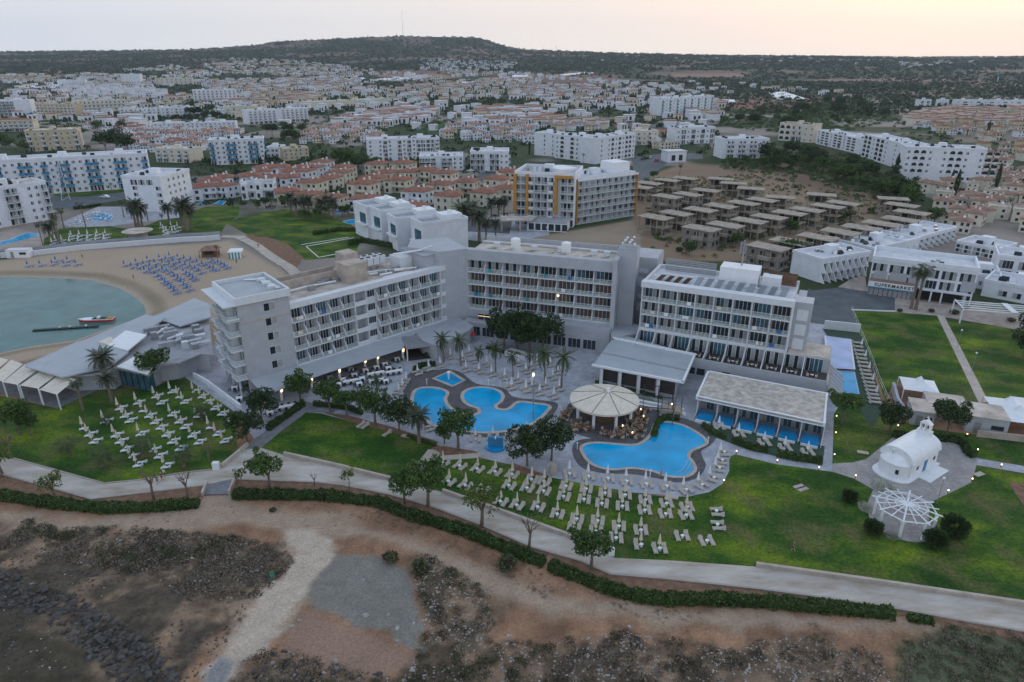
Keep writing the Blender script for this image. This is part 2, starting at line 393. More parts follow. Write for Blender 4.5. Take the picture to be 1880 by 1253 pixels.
    mx=nt.nodes.new('ShaderNodeVectorMath'); mx.operation='SCALE'; nt.links.new(at.outputs['Color'],mx.inputs[0]); nt.links.new(mr.outputs[0],mx.inputs['Scale'])
    nt.links.new(mx.outputs[0],b.inputs['Base Color'])
    bp=nt.nodes.new('ShaderNodeBump'); bp.inputs['Strength'].default_value=.25; bp.inputs['Distance'].default_value=.12; nt.links.new(n.outputs['Fac'],bp.inputs['Height']); nt.links.new(bp.outputs[0],b.inputs['Normal'])
    MATS['terrain']=m
    M['terrain']=m
    o=np_mesh('ground',V,Fc,'terrain',col=col,smooth=True); tag(o,kind='structure')
build_terrain()
# ---------- sea ----------
def water_mat(name,deep,rough=.06,scale=.8,bump=.25,alpha=1.0,trans=0):
    m=bpy.data.materials.new(name); m.use_nodes=True; nt=m.node_tree; b=nt.nodes['Principled BSDF']
    nn=nt.nodes.new('ShaderNodeTexNoise'); nn.inputs['Scale'].default_value=.22; nn.inputs['Detail'].default_value=5; gg=nt.nodes.new('ShaderNodeNewGeometry'); nt.links.new(gg.outputs['Position'],nn.inputs['Vector'])
    rp=nt.nodes.new('ShaderNodeValToRGB'); rp.color_ramp.elements[0].position=.3; rp.color_ramp.elements[1].position=.7; rp.color_ramp.elements[0].color=(*[c*.72 for c in deep],1); rp.color_ramp.elements[1].color=(*[min(1,c*1.18) for c in deep],1); nt.links.new(nn.outputs['Fac'],rp.inputs[0]); nt.links.new(rp.outputs[0],b.inputs['Base Color'])
    b.inputs['Roughness'].default_value=rough; b.inputs['IOR'].default_value=1.33; b.inputs['Alpha'].default_value=alpha
    g=nt.nodes.new('ShaderNodeNewGeometry'); n=nt.nodes.new('ShaderNodeTexNoise'); n.inputs['Scale'].default_value=scale; n.inputs['Detail'].default_value=3
    nt.links.new(g.outputs['Position'],n.inputs['Vector']); bp=nt.nodes.new('ShaderNodeBump'); bp.inputs['Strength'].default_value=bump; bp.inputs['Distance'].default_value=.05
    nt.links.new(n.outputs['Fac'],bp.inputs['Height']); nt.links.new(bp.outputs[0],b.inputs['Normal']); M[name]=m; return m
water_mat('sea_water',(.075,.22,.225),.12,.5,.5,.72)
water_mat('pool_water',(.0,.35,.66),.07,1.6,.5)
water_mat('pool_water_sky_tint',(.33,.45,.72),.07,1.2,.12)  # reflected sky is put into this water's pale base colour
water_mat('pool_water_deep',(.010,.27,.58),.07,1.2,.12)
# partly clear teal water sheet over the bay floor
tag(MB().add([(-700,10,-.75),(300,10,-.75),(300,330,-.75),(-700,330,-.75)],[(0,1,2,3)]).build('sea',M['sea_water']),kind='structure')
# ---------- lawns, paving ----------
def lawn_mat():
    m=bpy.data.materials.new('lawn'); m.use_nodes=True; nt=m.node_tree; b=nt.nodes['Principled BSDF']; b.inputs['Roughness'].default_value=.9; b.inputs['Specular IOR Level'].default_value=.15
    g=nt.nodes.new('ShaderNodeNewGeometry')
    def noise(s,d,st=None):
        n=nt.nodes.new('ShaderNodeTexNoise'); n.inputs['Scale'].default_value=s; n.inputs['Detail'].default_value=d; n.inputs['Roughness'].default_value=.6
        if st:
            mp=nt.nodes.new('ShaderNodeMapping'); mp.inputs['Scale'].default_value=st; mp.inputs['Rotation'].default_value=(0,0,.5); nt.links.new(g.outputs['Position'],mp.inputs[0]); nt.links.new(mp.outputs[0],n.inputs['Vector'])
        else: nt.links.new(g.outputs['Position'],n.inputs['Vector'])
        return n
    a=noise(.09,6,(1,1.7,1)); r=nt.nodes.new('ShaderNodeValToRGB'); nt.links.new(a.outputs['Fac'],r.inputs[0]); e=r.color_ramp.elements
    e[0].position=.30; e[0].color=(.016,.050,.008,1); e[1].position=.70; e[1].color=(.165,.225,.012,1)
    q=e.new(.46); q.color=(.030,.080,.010,1); q=e.new(.57); q.color=(.078,.130,.013,1)
    c=noise(.16,9); r2=nt.nodes.new('ShaderNodeValToRGB'); nt.links.new(c.outputs['Fac'],r2.inputs[0]); r2.color_ramp.elements[0].position=.49; r2.color_ramp.elements[1].position=.72
    mx=nt.nodes.new('ShaderNodeMixRGB'); nt.links.new(r2.outputs[0],mx.inputs[0]); nt.links.new(r.outputs[0],mx.inputs[1]); mx.inputs[2].default_value=(.125,.115,.045,1)
    f=noise(2.2,9); mr=nt.nodes.new('ShaderNodeMapRange'); mr.inputs[1].default_value=.3; mr.inputs[2].default_value=.7; mr.inputs[3].default_value=.55; mr.inputs[4].default_value=1.5; nt.links.new(f.outputs['Fac'],mr.inputs[0])
    sc=nt.nodes.new('ShaderNodeVectorMath'); sc.operation='SCALE'; nt.links.new(mx.outputs[0],sc.inputs[0]); nt.links.new(mr.outputs[0],sc.inputs['Scale']); nt.links.new(sc.outputs[0],b.inputs['Base Color'])
    bp=nt.nodes.new('ShaderNodeBump'); bp.inputs['Strength'].default_value=.6; bp.inputs['Distance'].default_value=.1; nt.links.new(f.outputs['Fac'],bp.inputs['Height']); nt.links.new(bp.outputs[0],b.inputs['Normal'])
    M['lawn']=m
lawn_mat()
def paver_mat(name,rgb,sz,var=.12,gap=.85):
    m=bpy.data.materials.new(name); m.use_nodes=True; nt=m.node_tree; b=nt.nodes['Principled BSDF']; b.inputs['Roughness'].default_value=.8; b.inputs['Specular IOR Level'].default_value=.25
    g=nt.nodes.new('ShaderNodeNewGeometry'); mp=nt.nodes.new('ShaderNodeMapping'); mp.inputs['Rotation'].default_value=(0,0,.3); nt.links.new(g.outputs['Position'],mp.inputs[0])
    br=nt.nodes.new('ShaderNodeTexBrick'); br.inputs['Scale'].default_value=1; br.inputs['Brick Width'].default_value=sz; br.inputs['Row Height'].default_value=sz; br.inputs['Mortar Size'].default_value=.03
    nt.links.new(mp.outputs[0],br.inputs['Vector'])
    br.inputs['Color1'].default_value=(*[c*(1-var) for c in rgb],1); br.inputs['Color2'].default_value=(*[min(1,c*(1+var)) for c in rgb],1); br.inputs['Mortar'].default_value=(*[c*gap for c in rgb],1)
    n=nt.nodes.new('ShaderNodeTexNoise'); n.inputs['Scale'].default_value=.35; n.inputs['Detail'].default_value=6; nt.links.new(g.outputs['Position'],n.inputs['Vector'])
    mr=nt.nodes.new('ShaderNodeMapRange'); mr.inputs[1].default_value=.3; mr.inputs[2].default_value=.7; mr.inputs[3].default_value=.82; mr.inputs[4].default_value=1.15; nt.links.new(n.outputs['Fac'],mr.inputs[0])
    sc=nt.nodes.new('ShaderNodeVectorMath'); sc.operation='SCALE'; nt.links.new(br.outputs[0],sc.inputs[0]); nt.links.new(mr.outputs[0],sc.inputs['Scale']); nt.links.new(sc.outputs[0],b.inputs['Base Color']); M[name]=m
paver_mat('pave',(.37,.38,.42),.8); paver_mat('pave_stone',(.45,.395,.34),.9,.05,.93); mat('promenade_concrete',(.34,.28,.22),.85,.1,.28,rgb2=(.56,.53,.49),detail=9,stretch=(.5,1.6,1)); M['prom']=MATS['promenade_concrete']; paver_mat('pave_grey',(.20,.205,.22),.7)
paver_mat('pave_chapel',(.33,.31,.30),.5); paver_mat('pave_dark',(.095,.090,.095),.6,.2,1.5); paver_mat('pave_pink',(.38,.315,.28),1.2)
mat('asphalt',(.10,.115,.125),.9,.2,.25,bump=.2); M['asphalt']=MATS['asphalt']; mat('turf',(.045,.078,.05),.95,.12,1.2); M['turf']=MATS['turf']
mat('bed_soil',(.20,.115,.075),.95,.3,1.); M['bed']=MATS['bed_soil']
mat('kerb',(.36,.32,.28),.8,.1,1.); M['kerb']=MATS['kerb']
z=.03
struct('hotel_paving',[(340,695),(431,757),(478,822),(560,760),(600,800),(715,835),(800,817),(880,840),(1004,872),(1010,877),(1163,905),(1262,913),(1303,904),(1328,888),(1339,865),(1339,844),(1351,835),(1425,853),(1528,867),(1545,745),(1600,640),(1545,560),(1300,540),(1000,520),(760,540),(480,600),(345,650)],z,'pave')
LA=[(-260,700),(0,727),(105,751),(146,732),(204,706),(271,718),(309,700),(342,695),(431,757),(436,829),(408,863),(332,871),(255,884),(191,890),(25,844),(-30,838),(-300,800)]
struct('lawn',LA,.05,'lawn')
struct('lawn',[(562,758),(590,760),(662,780),(752,803),(798,817),(749,872),(721,883),(650,870),(522,837),(476,823)],.06,'lawn')
struct('lawn',[(780,845),(800,838),(880,842),(960,858),(1004,874),(1010,877),(1163,905),(1215,912),(1262,913),(1303,904),(1328,888),(1339,865),(1339,844),(1343,838),(1351,835),(1425,853),(1528,867),(1568,880),(1602,900),(1600,960),(1680,985),(1706,923),(1740,908),(1783,887),(1793,854),(1880,871),(2300,940),(2300,1195),(1880,1115),(1600,1073),(1388,1042),(1128,1026),(1065,995),(910,939),(814,906),(765,888),(755,872)],.05,'lawn')
struct('lawn',[(1528,852),(1531,760),(1545,740),(1600,742),(1640,765),(1650,800),(1590,843),(1566,850)],.05,'lawn')
struct('lawn',[(1563,572),(1642,574),(1717,579),(1728,587),(1783,690),(1797,739),(1706,732),(1690,708),(1640,705),(1625,735),(1609,690)],.05,'lawn')
struct('lawn',[(1738,588),(1880,606),(2300,650),(2300,800),(1880,748),(1812,738)],.05,'lawn')
struct('lawn',[(1640,800),(1655,775),(1720,790),(1800,800),(1880,812),(2300,860),(2300,930),(1880,857),(1795,841),(1778,818),(1745,815),(1680,812)],.05,'lawn')
struct('garden_path',[(1719,578),(1733,580),(1815,739),(1797,741)],.08,'pave_stone')
struct('garden_path',[(562,738),(620,748),(612,760),(590,758),(562,758),(520,790),(476,826),(430,860),(405,862),(437,829),(470,805),(520,770)],.08,'pave_grey')
struct('lawn_path',[(786,826),(812,828),(802,842),(760,882),(745,880)],.09,'pave_stone')
struct('lawn_path',[(808,838),(880,832),(884,838),(875,842),(812,846)],.085,'pave_stone')
struct('flower_bed',[(590,757),(640,764),(720,785),(805,812),(795,818),(752,804),(662,781)],.10,'bed')
struct('flower_bed',[(797,826),(812,820),(872,829),(878,833),(812,835)],.11,'bed')
struct('flower_bed',[(940,850),(958,857),(1004,873),(1003,880),(960,872),(936,866)],.09,'bed')
# promenade and its stone kerbs
PROM=[(-300,800),(-30,838),(25,844),(191,890),(255,884),(332,871),(400,864),(437,829),(478,823),(522,837),(624,860),(721,884),(813,905),(910,939),(1065,995),(1128,1026),(1220,1030),(1388,1042),(1600,1073),(1880,1115),(2300,1185),(2300,1240),(1880,1160),(1600,1110),(1395,1082),(1220,1063),(1121,1055),(1068,1031),(976,1005),(884,965),(798,932),(714,908),(629,891),(583,886),(433,880),(422,909),(372,910),(380,891),(168,917),(0,870),(-30,862),(-300,830)]
struct('promenade',PROM,.12,'prom')
struct('promenade_ramp',[(380,891),(433,880),(422,909),(372,910)],.16,'pave_grey')
struct('soil_strip',[(0,872),(168,919),(378,893),(372,918),(280,930),(100,921),(0,902),(-300,860),(-300,832)],.04,'bed')
struct('soil_strip',[(433,882),(583,888),(629,893),(714,910),(798,934),(884,967),(976,1007),(1068,1033),(1121,1057),(1220,1065),(1395,1084),(1600,1112),(1880,1163),(1880,1180),(1700,1135),(1400,1108),(1220,1095),(1100,1065),(1000,1028),(930,1000),(850,968),(740,938),(700,920),(600,906),(430,903)],.04,'bed')
def strip(name,pts,w,z0,z1,m,label=None,cat=None,group=None,world=False,kind=None):
    p=pts if world else W(pts); mb=MB()
    for i in range(len(p)-1):
        a=Vector(p[i]);b=Vector(p[i+1]); d=(b-a).normalized(); nrm=Vector((-d.y,d.x))*w/2; e=d*(w/2 if i<len(p)-2 else 0)
        mb.prism([tuple(a-nrm),tuple(b+e-nrm),tuple(b+e+nrm),tuple(a+nrm)],z0,z1+.002*i)
    o=mb.build(name,m); return tag(o,label,cat,group,kind)
G='low white walls beside the promenade'
strip('low_wall',[(522,837),(624,860),(721,884)],.45,0,.75,'stone','low white wall between the triangular lawn and promenade','wall',G)
strip('low_wall',[(813,905),(910,939),(1065,995),(1110,1012)],.45,0,.7,'stone','low white wall below the rows of lawn loungers','wall',G)
strip('low_wall',[(1388,1041),(1600,1071),(1880,1113),(2300,1183)],.45,0,.7,'stone','long low white wall along the far end of promenade','wall',G)
strip('kerb',[(25,843),(191,889),(255,883),(332,870),(405,862)],.25,0,.22,'kerb',kind='structure')
strip('kerb',[(-30,863),(0,871),(168,918),(380,892)],.3,0,.2,'kerb',kind='structure')
strip('kerb',[(433,881),(583,887),(629,892),(714,909),(798,933),(884,966),(976,1006),(1068,1032),(1121,1056),(1220,1064),(1395,1083),(1600,1111),(1880,1161)],.3,0,.2,'kerb',kind='structure')
strip('low_wall',[(408,861),(455,820)],.4,0,.8,'stone','short stone wall on the left of the path fork','wall',G)
strip('low_wall',[(380,890),(372,911)],.35,0,.7,'stone','white ramp parapet nearer the left hedge','wall',G)
strip('low_wall',[(433,879),(421,909)],.35,0,.7,'stone','white ramp parapet nearer the middle hedge','wall',G)
# asphalt, driveway, roads
struct('asphalt_yard',[(1484,530),(1492,534),(1538,529),(1589,535),(1643,545),(1643,573),(1563,570),(1578,603),(1510,596),(1470,590)],.06,'asphalt')
struct('paved_drive',[(1538,528),(1563,512),(1588,505),(1592,536)],.07,'pave_pink')
struct('forecourt',[(1643,545),(1700,548),(1860,575),(1880,580),(1880,608),(1717,580),(1643,574)],.06,'pave_pink')
strip('kerb',[(1563,570),(1643,573)],.3,0,.3,'white',kind='structure')
struct('road',[(96,362),(226,346),(330,325),(470,318),(640,300),(700,298),(700,306),(640,310),(470,330),(345,345),(300,388),(262,392),(235,366),(130,383),(60,390),(60,378)],.06,'asphalt')
struct('road',[(800,392),(870,402),(940,405),(935,430),(850,425),(800,408)],.06,'asphalt')
struct('road',[(1160,290),(1235,280),(1290,283),(1290,292),(1230,295),(1190,330),(1165,330)],.06,'asphalt')
struct('car_park',[(880,318),(935,312),(960,320),(950,333),(870,335)],.07,'asphalt')
struct('plaza',[(880,398),(960,392),(1010,420),(1008,432),(960,440),(930,450),(850,440)],.05,'pave')
struct('road',[(1060,205),(1110,190),(1130,192),(1075,215),(1150,225),(1240,232),(1236,238),(1140,231),(1050,212)],.25,'asphalt')
struct('lawn',[(415,410),(440,400),(520,385),(600,392),(640,410),(668,430),(650,470),(560,478),(520,450),(455,432)],.05,'lawn')
struct('lawn',[(255,420),(300,402),(380,380),(440,378),(438,398),(415,412),(400,438),(250,450)],.055,'lawn')
struct('lawn',[(80,440),(110,420),(200,416),(260,424),(250,446),(140,452),(80,455)],.06,'lawn')
struct('dirt_bank',[(452,432),(462,431),(474,436),(490,436),(508,441),(520,447),(530,450),(543,462),(556,472),(552,482),(545,491),(530,489),(516,483),(500,474),(484,461),(468,448)],.058,'bed')
struct('lawn',[(96,355),(226,348),(228,353),(150,362),(100,360)],.07,'lawn')
struct('pool_terrace',[(110,410),(180,380),(300,380),(330,388),(330,400),(250,410),(200,416),(130,418)],.065,'pave')
struct('pool_terrace',[(-60,440),(30,420),(80,432),(80,455),(0,470),(-60,475)],.065,'pave_pink')
strip('painted_line',[(553,450),(640,436)],.5,.05,.07,'white',kind='structure')
strip('painted_line',[(562,453),(650,437)],.5,.05,.075,'white',kind='structure')
strip('painted_line',[(585,473),(650,461)],.5,.05,.07,'white',kind='structure')
strip('painted_line',[(562,453),(585,473)],.3,.05,.08,'white',kind='structure')
# turf strip beside the garden suites
struct('turf_strip',[(1510,604),(1577,611),(1592,640),(1618,735),(1627,742),(1604,784),(1590,776),(1575,735),(1571,690),(1557,628),(1520,620)],.07,'turf')
# chapel plaza
struct('chapel_plaza',[(1528,867),(1528,852),(1566,850),(1590,844),(1640,803),(1655,798),(1700,812),(1760,812),(1778,820),(1793,842),(1793,855),(1783,887),(1740,908),(1706,924),(1704,975),(1600,965),(1590,930),(1603,900),(1568,880)],.075,'pave_chapel')
struct('garden_path',[(1793,842),(1880,857),(2300,925),(2300,945),(1880,870),(1793,855)],.085,'pave')
struct('sand_court',[(1852,885),(1880,889),(1880,930),(1862,905)],.085,'bed')
# ---------- main pool decks and pools ----------
def spline(pts,n=6):
    out=[];N=len(pts)
    for i in range(N):
        p0,p1,p2,p3=[np.array(pts[(i+k-1)%N],float) for k in range(4)]
        for t in np.arange(n)/n:
            out.append(tuple(.5*((2*p1)+(-p0+p2)*t+(2*p0-5*p1+4*p2-p3)*t*t+(-p0+3*p1-3*p2+p3)*t**3)))
    return out
c3=lambda pts:[(420+x/3.917,640+y/3.917) for x,y in pts]
c4=lambda pts:[(780+x/3.917,640+y/3.917) for x,y in pts]
c5=lambda pts:[(1160+x/3.917,640+y/3.917) for x,y in pts]
c6=lambda pts:[(1400+x/3.917,660+y/3.917) for x,y in pts]
deckA=W(spline(c4([(-110,180),(60,160),(160,150),(260,175),(370,255),(560,285),(640,350),(800,370),(950,395),(930,470),(840,560),(640,620),(420,640),(250,610),(60,590),(-60,500),(-140,380),(-150,270)])))
struct('dark_pool_deck',deckA,.06,'pave_dark',w=True)
poolA=c4([(-50,300),(60,290),(150,318),(135,370),(160,420),(230,470),(330,487),(400,470),(392,430),(330,410),(285,370),(290,320),(350,293),(440,288),(520,310),(550,345),(535,385),(500,410),(510,440),(580,450),(630,430),(680,393),(780,403),(880,418),(870,450),(780,530),(640,580),(500,600),(340,598),(100,560),(0,500),(-60,440),(-80,370)])
def pool(name,pts,label,water='pool_water',edge=.55,zt=.09,world=False,steps=None):
    p=pts if world else W(pts); n=len(p); a=sum(p[i][0]*p[(i+1)%n][1]-p[(i+1)%n][0]*p[i][1] for i in range(n))
    if a<0: p=p[::-1]
    e=empty(name,p[0][0],p[0][1],0,0,label,'swimming pool','pools of the seaside resorts')
    ox,oy=p[0]; q=[]
    for i in range(n):
        t=Vector(p[(i+1)%n])-Vector(p[i-1]); t.normalize(); q.append((p[i][0]+t.y*edge,p[i][1]-t.x*edge))
    loc=lambda L:[(x-ox,y-oy) for x,y in L]
    p,q=loc(p),loc(q)
    MB().add([(x,y,zt) for x,y in p],[tuple(range(n))]).build('water',M[water],e)
    mb=MB(); v=[(x,y,zt+.05) for x,y in p]+[(x,y,zt+.05) for x,y in q]+[(x,y,zt-.02) for x,y in p]
    mb.add(v,[(i,n+i,n+(i+1)%n,(i+1)%n) for i in range(n)]+[(i,(i+1)%n,2*n+(i+1)%n,2*n+i) for i in range(n)]); mb.build('coping','stone' if edge>.4 else 'trim',e)
    return e
pool('swimming_pool',spline(poolA,4),'large winding blue pool with a stone rim in dark paving',edge=.7)
pool('swimming_pool',c4([(175,172),(270,235),(205,270),(75,218)]),'small kite shaped pool with a water jet',edge=.8)
deckB=W(spline(c4([(1060,720),(1090,670),(1200,650),(1400,670),(1600,680),(1640,600),(1680,510),(1840,500),(1960,540),(2060,580),(2095,640),(2050,700),(1990,740),(2000,790),(2020,850),(1960,930),(1820,965),(1640,930),(1480,905),(1300,900),(1150,870),(1080,800)])))
struct('dark_pool_deck',deckB,.065,'pave_dark',w=True)
poolB=c5([(-350,740),(-330,700),(-230,688),(0,705),(90,680),(150,620),(180,545),(260,538),(360,560),(440,600),(510,650),(520,690),(420,735),(395,780),(430,830),(440,880),(380,920),(250,915),(150,880),(0,858),(-150,868),(-280,830)])
pool('swimming_pool',spline(poolB,4),'bright blue free form pool beside the round bar',edge=.6)
for k,q in enumerate(([(1247,874),(1258,868),(1266,858),(1268,848)],[(1250,879),(1262,872),(1271,860),(1273,848)],[(1242,869),(1253,863),(1260,853),(1262,845)])): strip('pool_step',q,.16,.10,.11+.001*k,'rail','pale underwater step line in the bright blue pool, %s from its lawn edge'%['second','first','third'][k],'pool step','underwater steps of the bright blue pool')
e=empty('water_jet',*P(824,697),0,0,'small white water jet standing in the kite shaped pool','fountain')
MB().cyl(0,0,0,1.6,.12,6,0,.3).build('jet','white',e); MB().cyl(0,0,1.6,1.9,.45,8,0,.2).build('spray_cap','white',e)
pool('swimming_pool',[(168,400),(180,394),(203,393),(206,398),(203,405),(172,406)],'turquoise pool between sunbeds below the white block',edge=.3)
pool('swimming_pool',[(-20,450),(20,440),(50,428),(72,430),(68,435),(40,442),(0,452)],'long light blue pool beside the cream apartments',edge=.3)
pool('swimming_pool',[(393,375),(404,369),(415,370),(408,377)],'small bright blue villa pool on the lawn edge',edge=.3)
pool('swimming_pool',[(360,376),(372,371),(386,372),(374,378)],'dull blue villa pool next to the bright one',edge=.3)
pool('swimming_pool',[(612,390),(622,387),(632,389),(622,394)],'tiny villa pool behind the palms',edge=.3)
pool('swimming_pool',[(630,408),(645,404),(662,405),(668,409),(640,412)],'green tinted pool beside the white modern villas',edge=.3)
# ---------- facade kit ----------
UNIT={}
def unit(kind,w,h,bm='trim',seed=0):
    """shared meshes for window / balcony parts; local x 0..w, wall face at y=0, outward is -y, z 0..h"""
    k=(kind,round(w,2),round(h,2),bm,seed)
    if k in UNIT: return UNIT[k]
    mb=MB(); r=random.Random(hash((kind,seed)) if False else seed*7+len(kind))
    if kind in('w','W','g','v','G'):
        ww={'w':min(1.3,w*.42),'W':w*.62,'g':min(w*.84,3.6),'v':min(.8,w*.3),'G':min(2.1,w*.7)}[kind]; hh={'w':1.2,'W':1.5,'g':h*.76,'v':1.5,'G':h*.72}[kind]; z0={'w':.95,'W':.8,'g':.1,'v':.8,'G':.1}[kind]
        x0=(w-ww)/2; n=1 if kind in 'v' else 2 if kind=='w' else max(2,int(round(ww/.95)))
        mb.box(x0-.07,x0+ww+.07,-.05,.02,z0-.07,z0,2); mb.box(x0-.07,x0+ww+.07,-.05,.02,z0+hh,z0+hh+.07,2)
        for i in range(n+1): mb.box(x0+ww*i/n-.04,x0+ww*i/n+.04,-.05,.02,z0,z0+hh,2)
        for i in range(n):
            q=r.random(); m=1 if q<(.5 if seed%3 else .25) else 0
            mb.add([(x0+ww*i/n+.03,-.02,z0),(x0+ww*(i+1)/n-.03,-.02,z0),(x0+ww*(i+1)/n-.03,-.02,z0+hh),(x0+ww*i/n+.03,-.02,z0+hh)],[(0,1,2,3)],m)
        me=mb.build('window',['glass','curt' if seed<10 else 'curtd','frame'])
    elif kind=='a':
        x0=w*.15;x1=w*.85; c=(x0+x1)/2; rr=(x1-x0)/2; zz=h*.5
        pts=[(x0,.15),(x1,.15)]+[(c+rr*math.cos(t),zz+rr*.8*math.sin(t)) for t in np.linspace(0,math.pi,7)]
        mb.add([(x,-.03,z) for x,z in pts],[tuple(range(len(pts)))],0); mb.box(x0-.1,x1+.1,-.18,-.05,.1,.95,2)
        me=mb.build('window',['dark','curt','trim'])
    elif kind=='t':
        ww=w*.7; mb.box(w*.15,w*.85,-.04,.0,.1,h*.75,0)
        for i in range(4): mb.box(w*.15+ww*i/3-.05,w*.15+ww*i/3+.05,-.08,-.041,.1,h*.75,2)
        mb.add([(-.1,0,0),(-.1,-2.2,0),(-.1,-.3,h*.95),(-.1,0,h*.95),(.1,0,0),(.1,-2.2,0),(.1,-.3,h*.95),(.1,0,h*.95)],[(0,1,2,3),(7,6,5,4),(0,4,5,1),(1,5,6,2),(2,6,7,3)],2)
        me=mb.build('window_bay',['glass','curt','white'])
    elif kind=='b':
        d=1.2; bw=min(w*.92,2.9); a=(w-bw)/2; c=a+bw; mb.box(a,c,-d,0,-.16,0,0); mb.box(a,c,-d,-d+.08,.0,.95,0); mb.box(a,a+.08,-d,0,0,.95,0); mb.box(c-.08,c,-d,0,0,.95,0)
        me=mb.build('balcony',[bm])
    elif kind=='r':   # slab with pane railing
        d=1.3; mb.box(0,w,-d,0,-.18,0,0); mb.box(.05,w-.05,-d+.05,-d+.08,.08,.9,1); mb.box(0,w,-d+.03,-d+.1,.92,1.0,0); mb.box(0,.1,-d,0,0,h-.2,0)
        me=mb.build('balcony',[bm,'rail'])
    COL.objects.unlink(me); UNIT[k]=me; return me
def put(proto,parent,x,y,z,rz=0,name=None):
    c=proto.copy(); 
    if name: c.name=name
    COL.objects.link(c); c.parent=parent; c.location=(x,y,z); c.rotation_euler=(0,0,rz); return c
def line(A,B):
    L=math.hypot(B[0]-A[0],B[1]-A[1]); return L,math.atan2(B[1]-A[1],B[0]-A[0])
def topz(px,py,pyt,x,y):
    zc=y/ (CT-(pyt-626.5)/F*ST)
    return H+(-ST-(pyt-626.5)/F*CT)*zc
BN=[0]; BLK=[]
def block(label,BL,BR,pt,depth,nf,pat,wm='wallw',rm='roofw',cat='apartment block',bm='trim',side=None,side_r=True,parapet=.9,g0=True,name='apartment_block',roof_bits=2,pitched=None,drop=.5,group='hotel and apartment blocks of the town',A=None,B=None,zt=None,pen=True):
    A=A or P(*BL); B=B or P(*BR); L,rz=line(A,B); zb=min(T1(*A),T1(*B))
    if zt is None: zt=topz(BL[0],BL[1],pt,*A)-zb
    e=empty(name,A[0],A[1],zb,rz,label,cat,group)
    fh=(zt-parapet-.3)/nf
    BLK.extend((A[0]+(B[0]-A[0])*k/8-math.sin(rz)*depth/2,A[1]+(B[1]-A[1])*k/8+math.cos(rz)*depth/2) for k in range(9))
    MB().box(0,L,0,depth,-drop,zt-parapet).build('wall',wm,e)
    mb=MB(); t=.3
    mb.box(-.15,L+.15,-.15,t,zt-parapet+.002,zt); mb.box(-.15,L+.15,depth-t,depth+.15,zt-parapet+.002,zt); mb.box(-.15,t,t,depth-t,zt-parapet+.002,zt); mb.box(L-t,L+.15,t,depth-t,zt-parapet+.002,zt)
    mb.build('parapet',wm,e)
    if pitched:
        mb=MB(); o=.6; zr=zt-parapet+.05; rg=min(2.2,depth*.18); mb.add([(-o,-o,zr),(L+o,-o,zr),(L+o,depth+o,zr),(-o,depth+o,zr),(depth/2,depth/2,zr+rg),(L-depth/2,depth/2,zr+rg)],[(0,1,5,4),(1,2,5),(2,3,4,5),(3,0,4),(3,2,1,0)]); mb.build('roof',pitched,e)
    else: MB().box(t,L-t,t,depth-t,zt-parapet+.003,zt-parapet+.06).build('roof',rm,e)
    r=random.Random(int(abs(A[0]*7+A[1])))
    if pen and not pitched:
        for k in range(max(1,int(L/22))):
            x=L*(k+.5)/max(1,int(L/22)); MB().box(x-1.8,x+1.8,depth*.4,depth*.4+3,zt-parapet+.07,zt+1.7).build('stair_head',wm,e)
        for k in range(min(14,int(L/3))):
            x=r.uniform(1,L-2); y=r.uniform(.15,.85)*depth
            mb=MB(); q=r.random()
            if q<.45: mb.add([(x,y,zt-parapet+.3),(x+1.9,y,zt-parapet+.3),(x+1.9,y+1.1,zt+.3),(x,y+1.1,zt+.3)],[(0,1,2,3),(3,2,1,0)]); mb.box(x,x+1.9,y+.9,y+1,zt-parapet+.06,zt+.2); mb.build('solar_panel','glass',e)
            elif q<.8: mb.cyl(x,y,zt-parapet+.07,zt+.35,.55,8); mb.build('water_tank','white',e)
            else: mb.box(x,x+1.1,y,y+.9,zt-parapet+.07,zt-.05); mb.build('air_conditioner','metal',e)
    n=len(pat[0] if isinstance(pat,(list,tuple)) else pat); cw=L/n
    for f in range(nf):
        row=pat if not isinstance(pat,(list,tuple)) else pat[f%len(pat)]
        for i,ch in enumerate(row):
            sd=r.randrange(6)
            if ch=='.': continue
            if f==0 and g0 and ch in 'br': ch='g'
            z=f*fh+.15
            if ch=='b': put(unit('G',cw,fh,seed=sd),e,i*cw,0,z); put(unit('b',cw,fh,bm),e,i*cw,-.002,z)
            elif ch=='r': put(unit('g',cw,fh,seed=sd),e,i*cw,0,z); put(unit('r',cw,fh,bm),e,i*cw,-.002,z)
            else: put(unit(ch,cw,fh,seed=sd),e,i*cw,0,z)
    if side:
        m=len(side); sw=depth/m
        for f in range(nf):
            for i,ch in enumerate(side):
                if ch=='.': continue
                z=f*fh+.15; sd=r.randrange(6)
                if side_r: X,Yy,ro=L,i*sw,math.pi/2
                else: X,Yy,ro=0,(i+1)*sw,-math.pi/2
                if ch=='b': put(unit('g',sw,fh,seed=sd),e,X,Yy,z,ro); put(unit('b',sw,fh,bm),e,X+(.002 if side_r else -.002),Yy,z,ro)
                else: put(unit(ch,sw,fh,seed=sd),e,X,Yy,z,ro)
    return e,L,zt
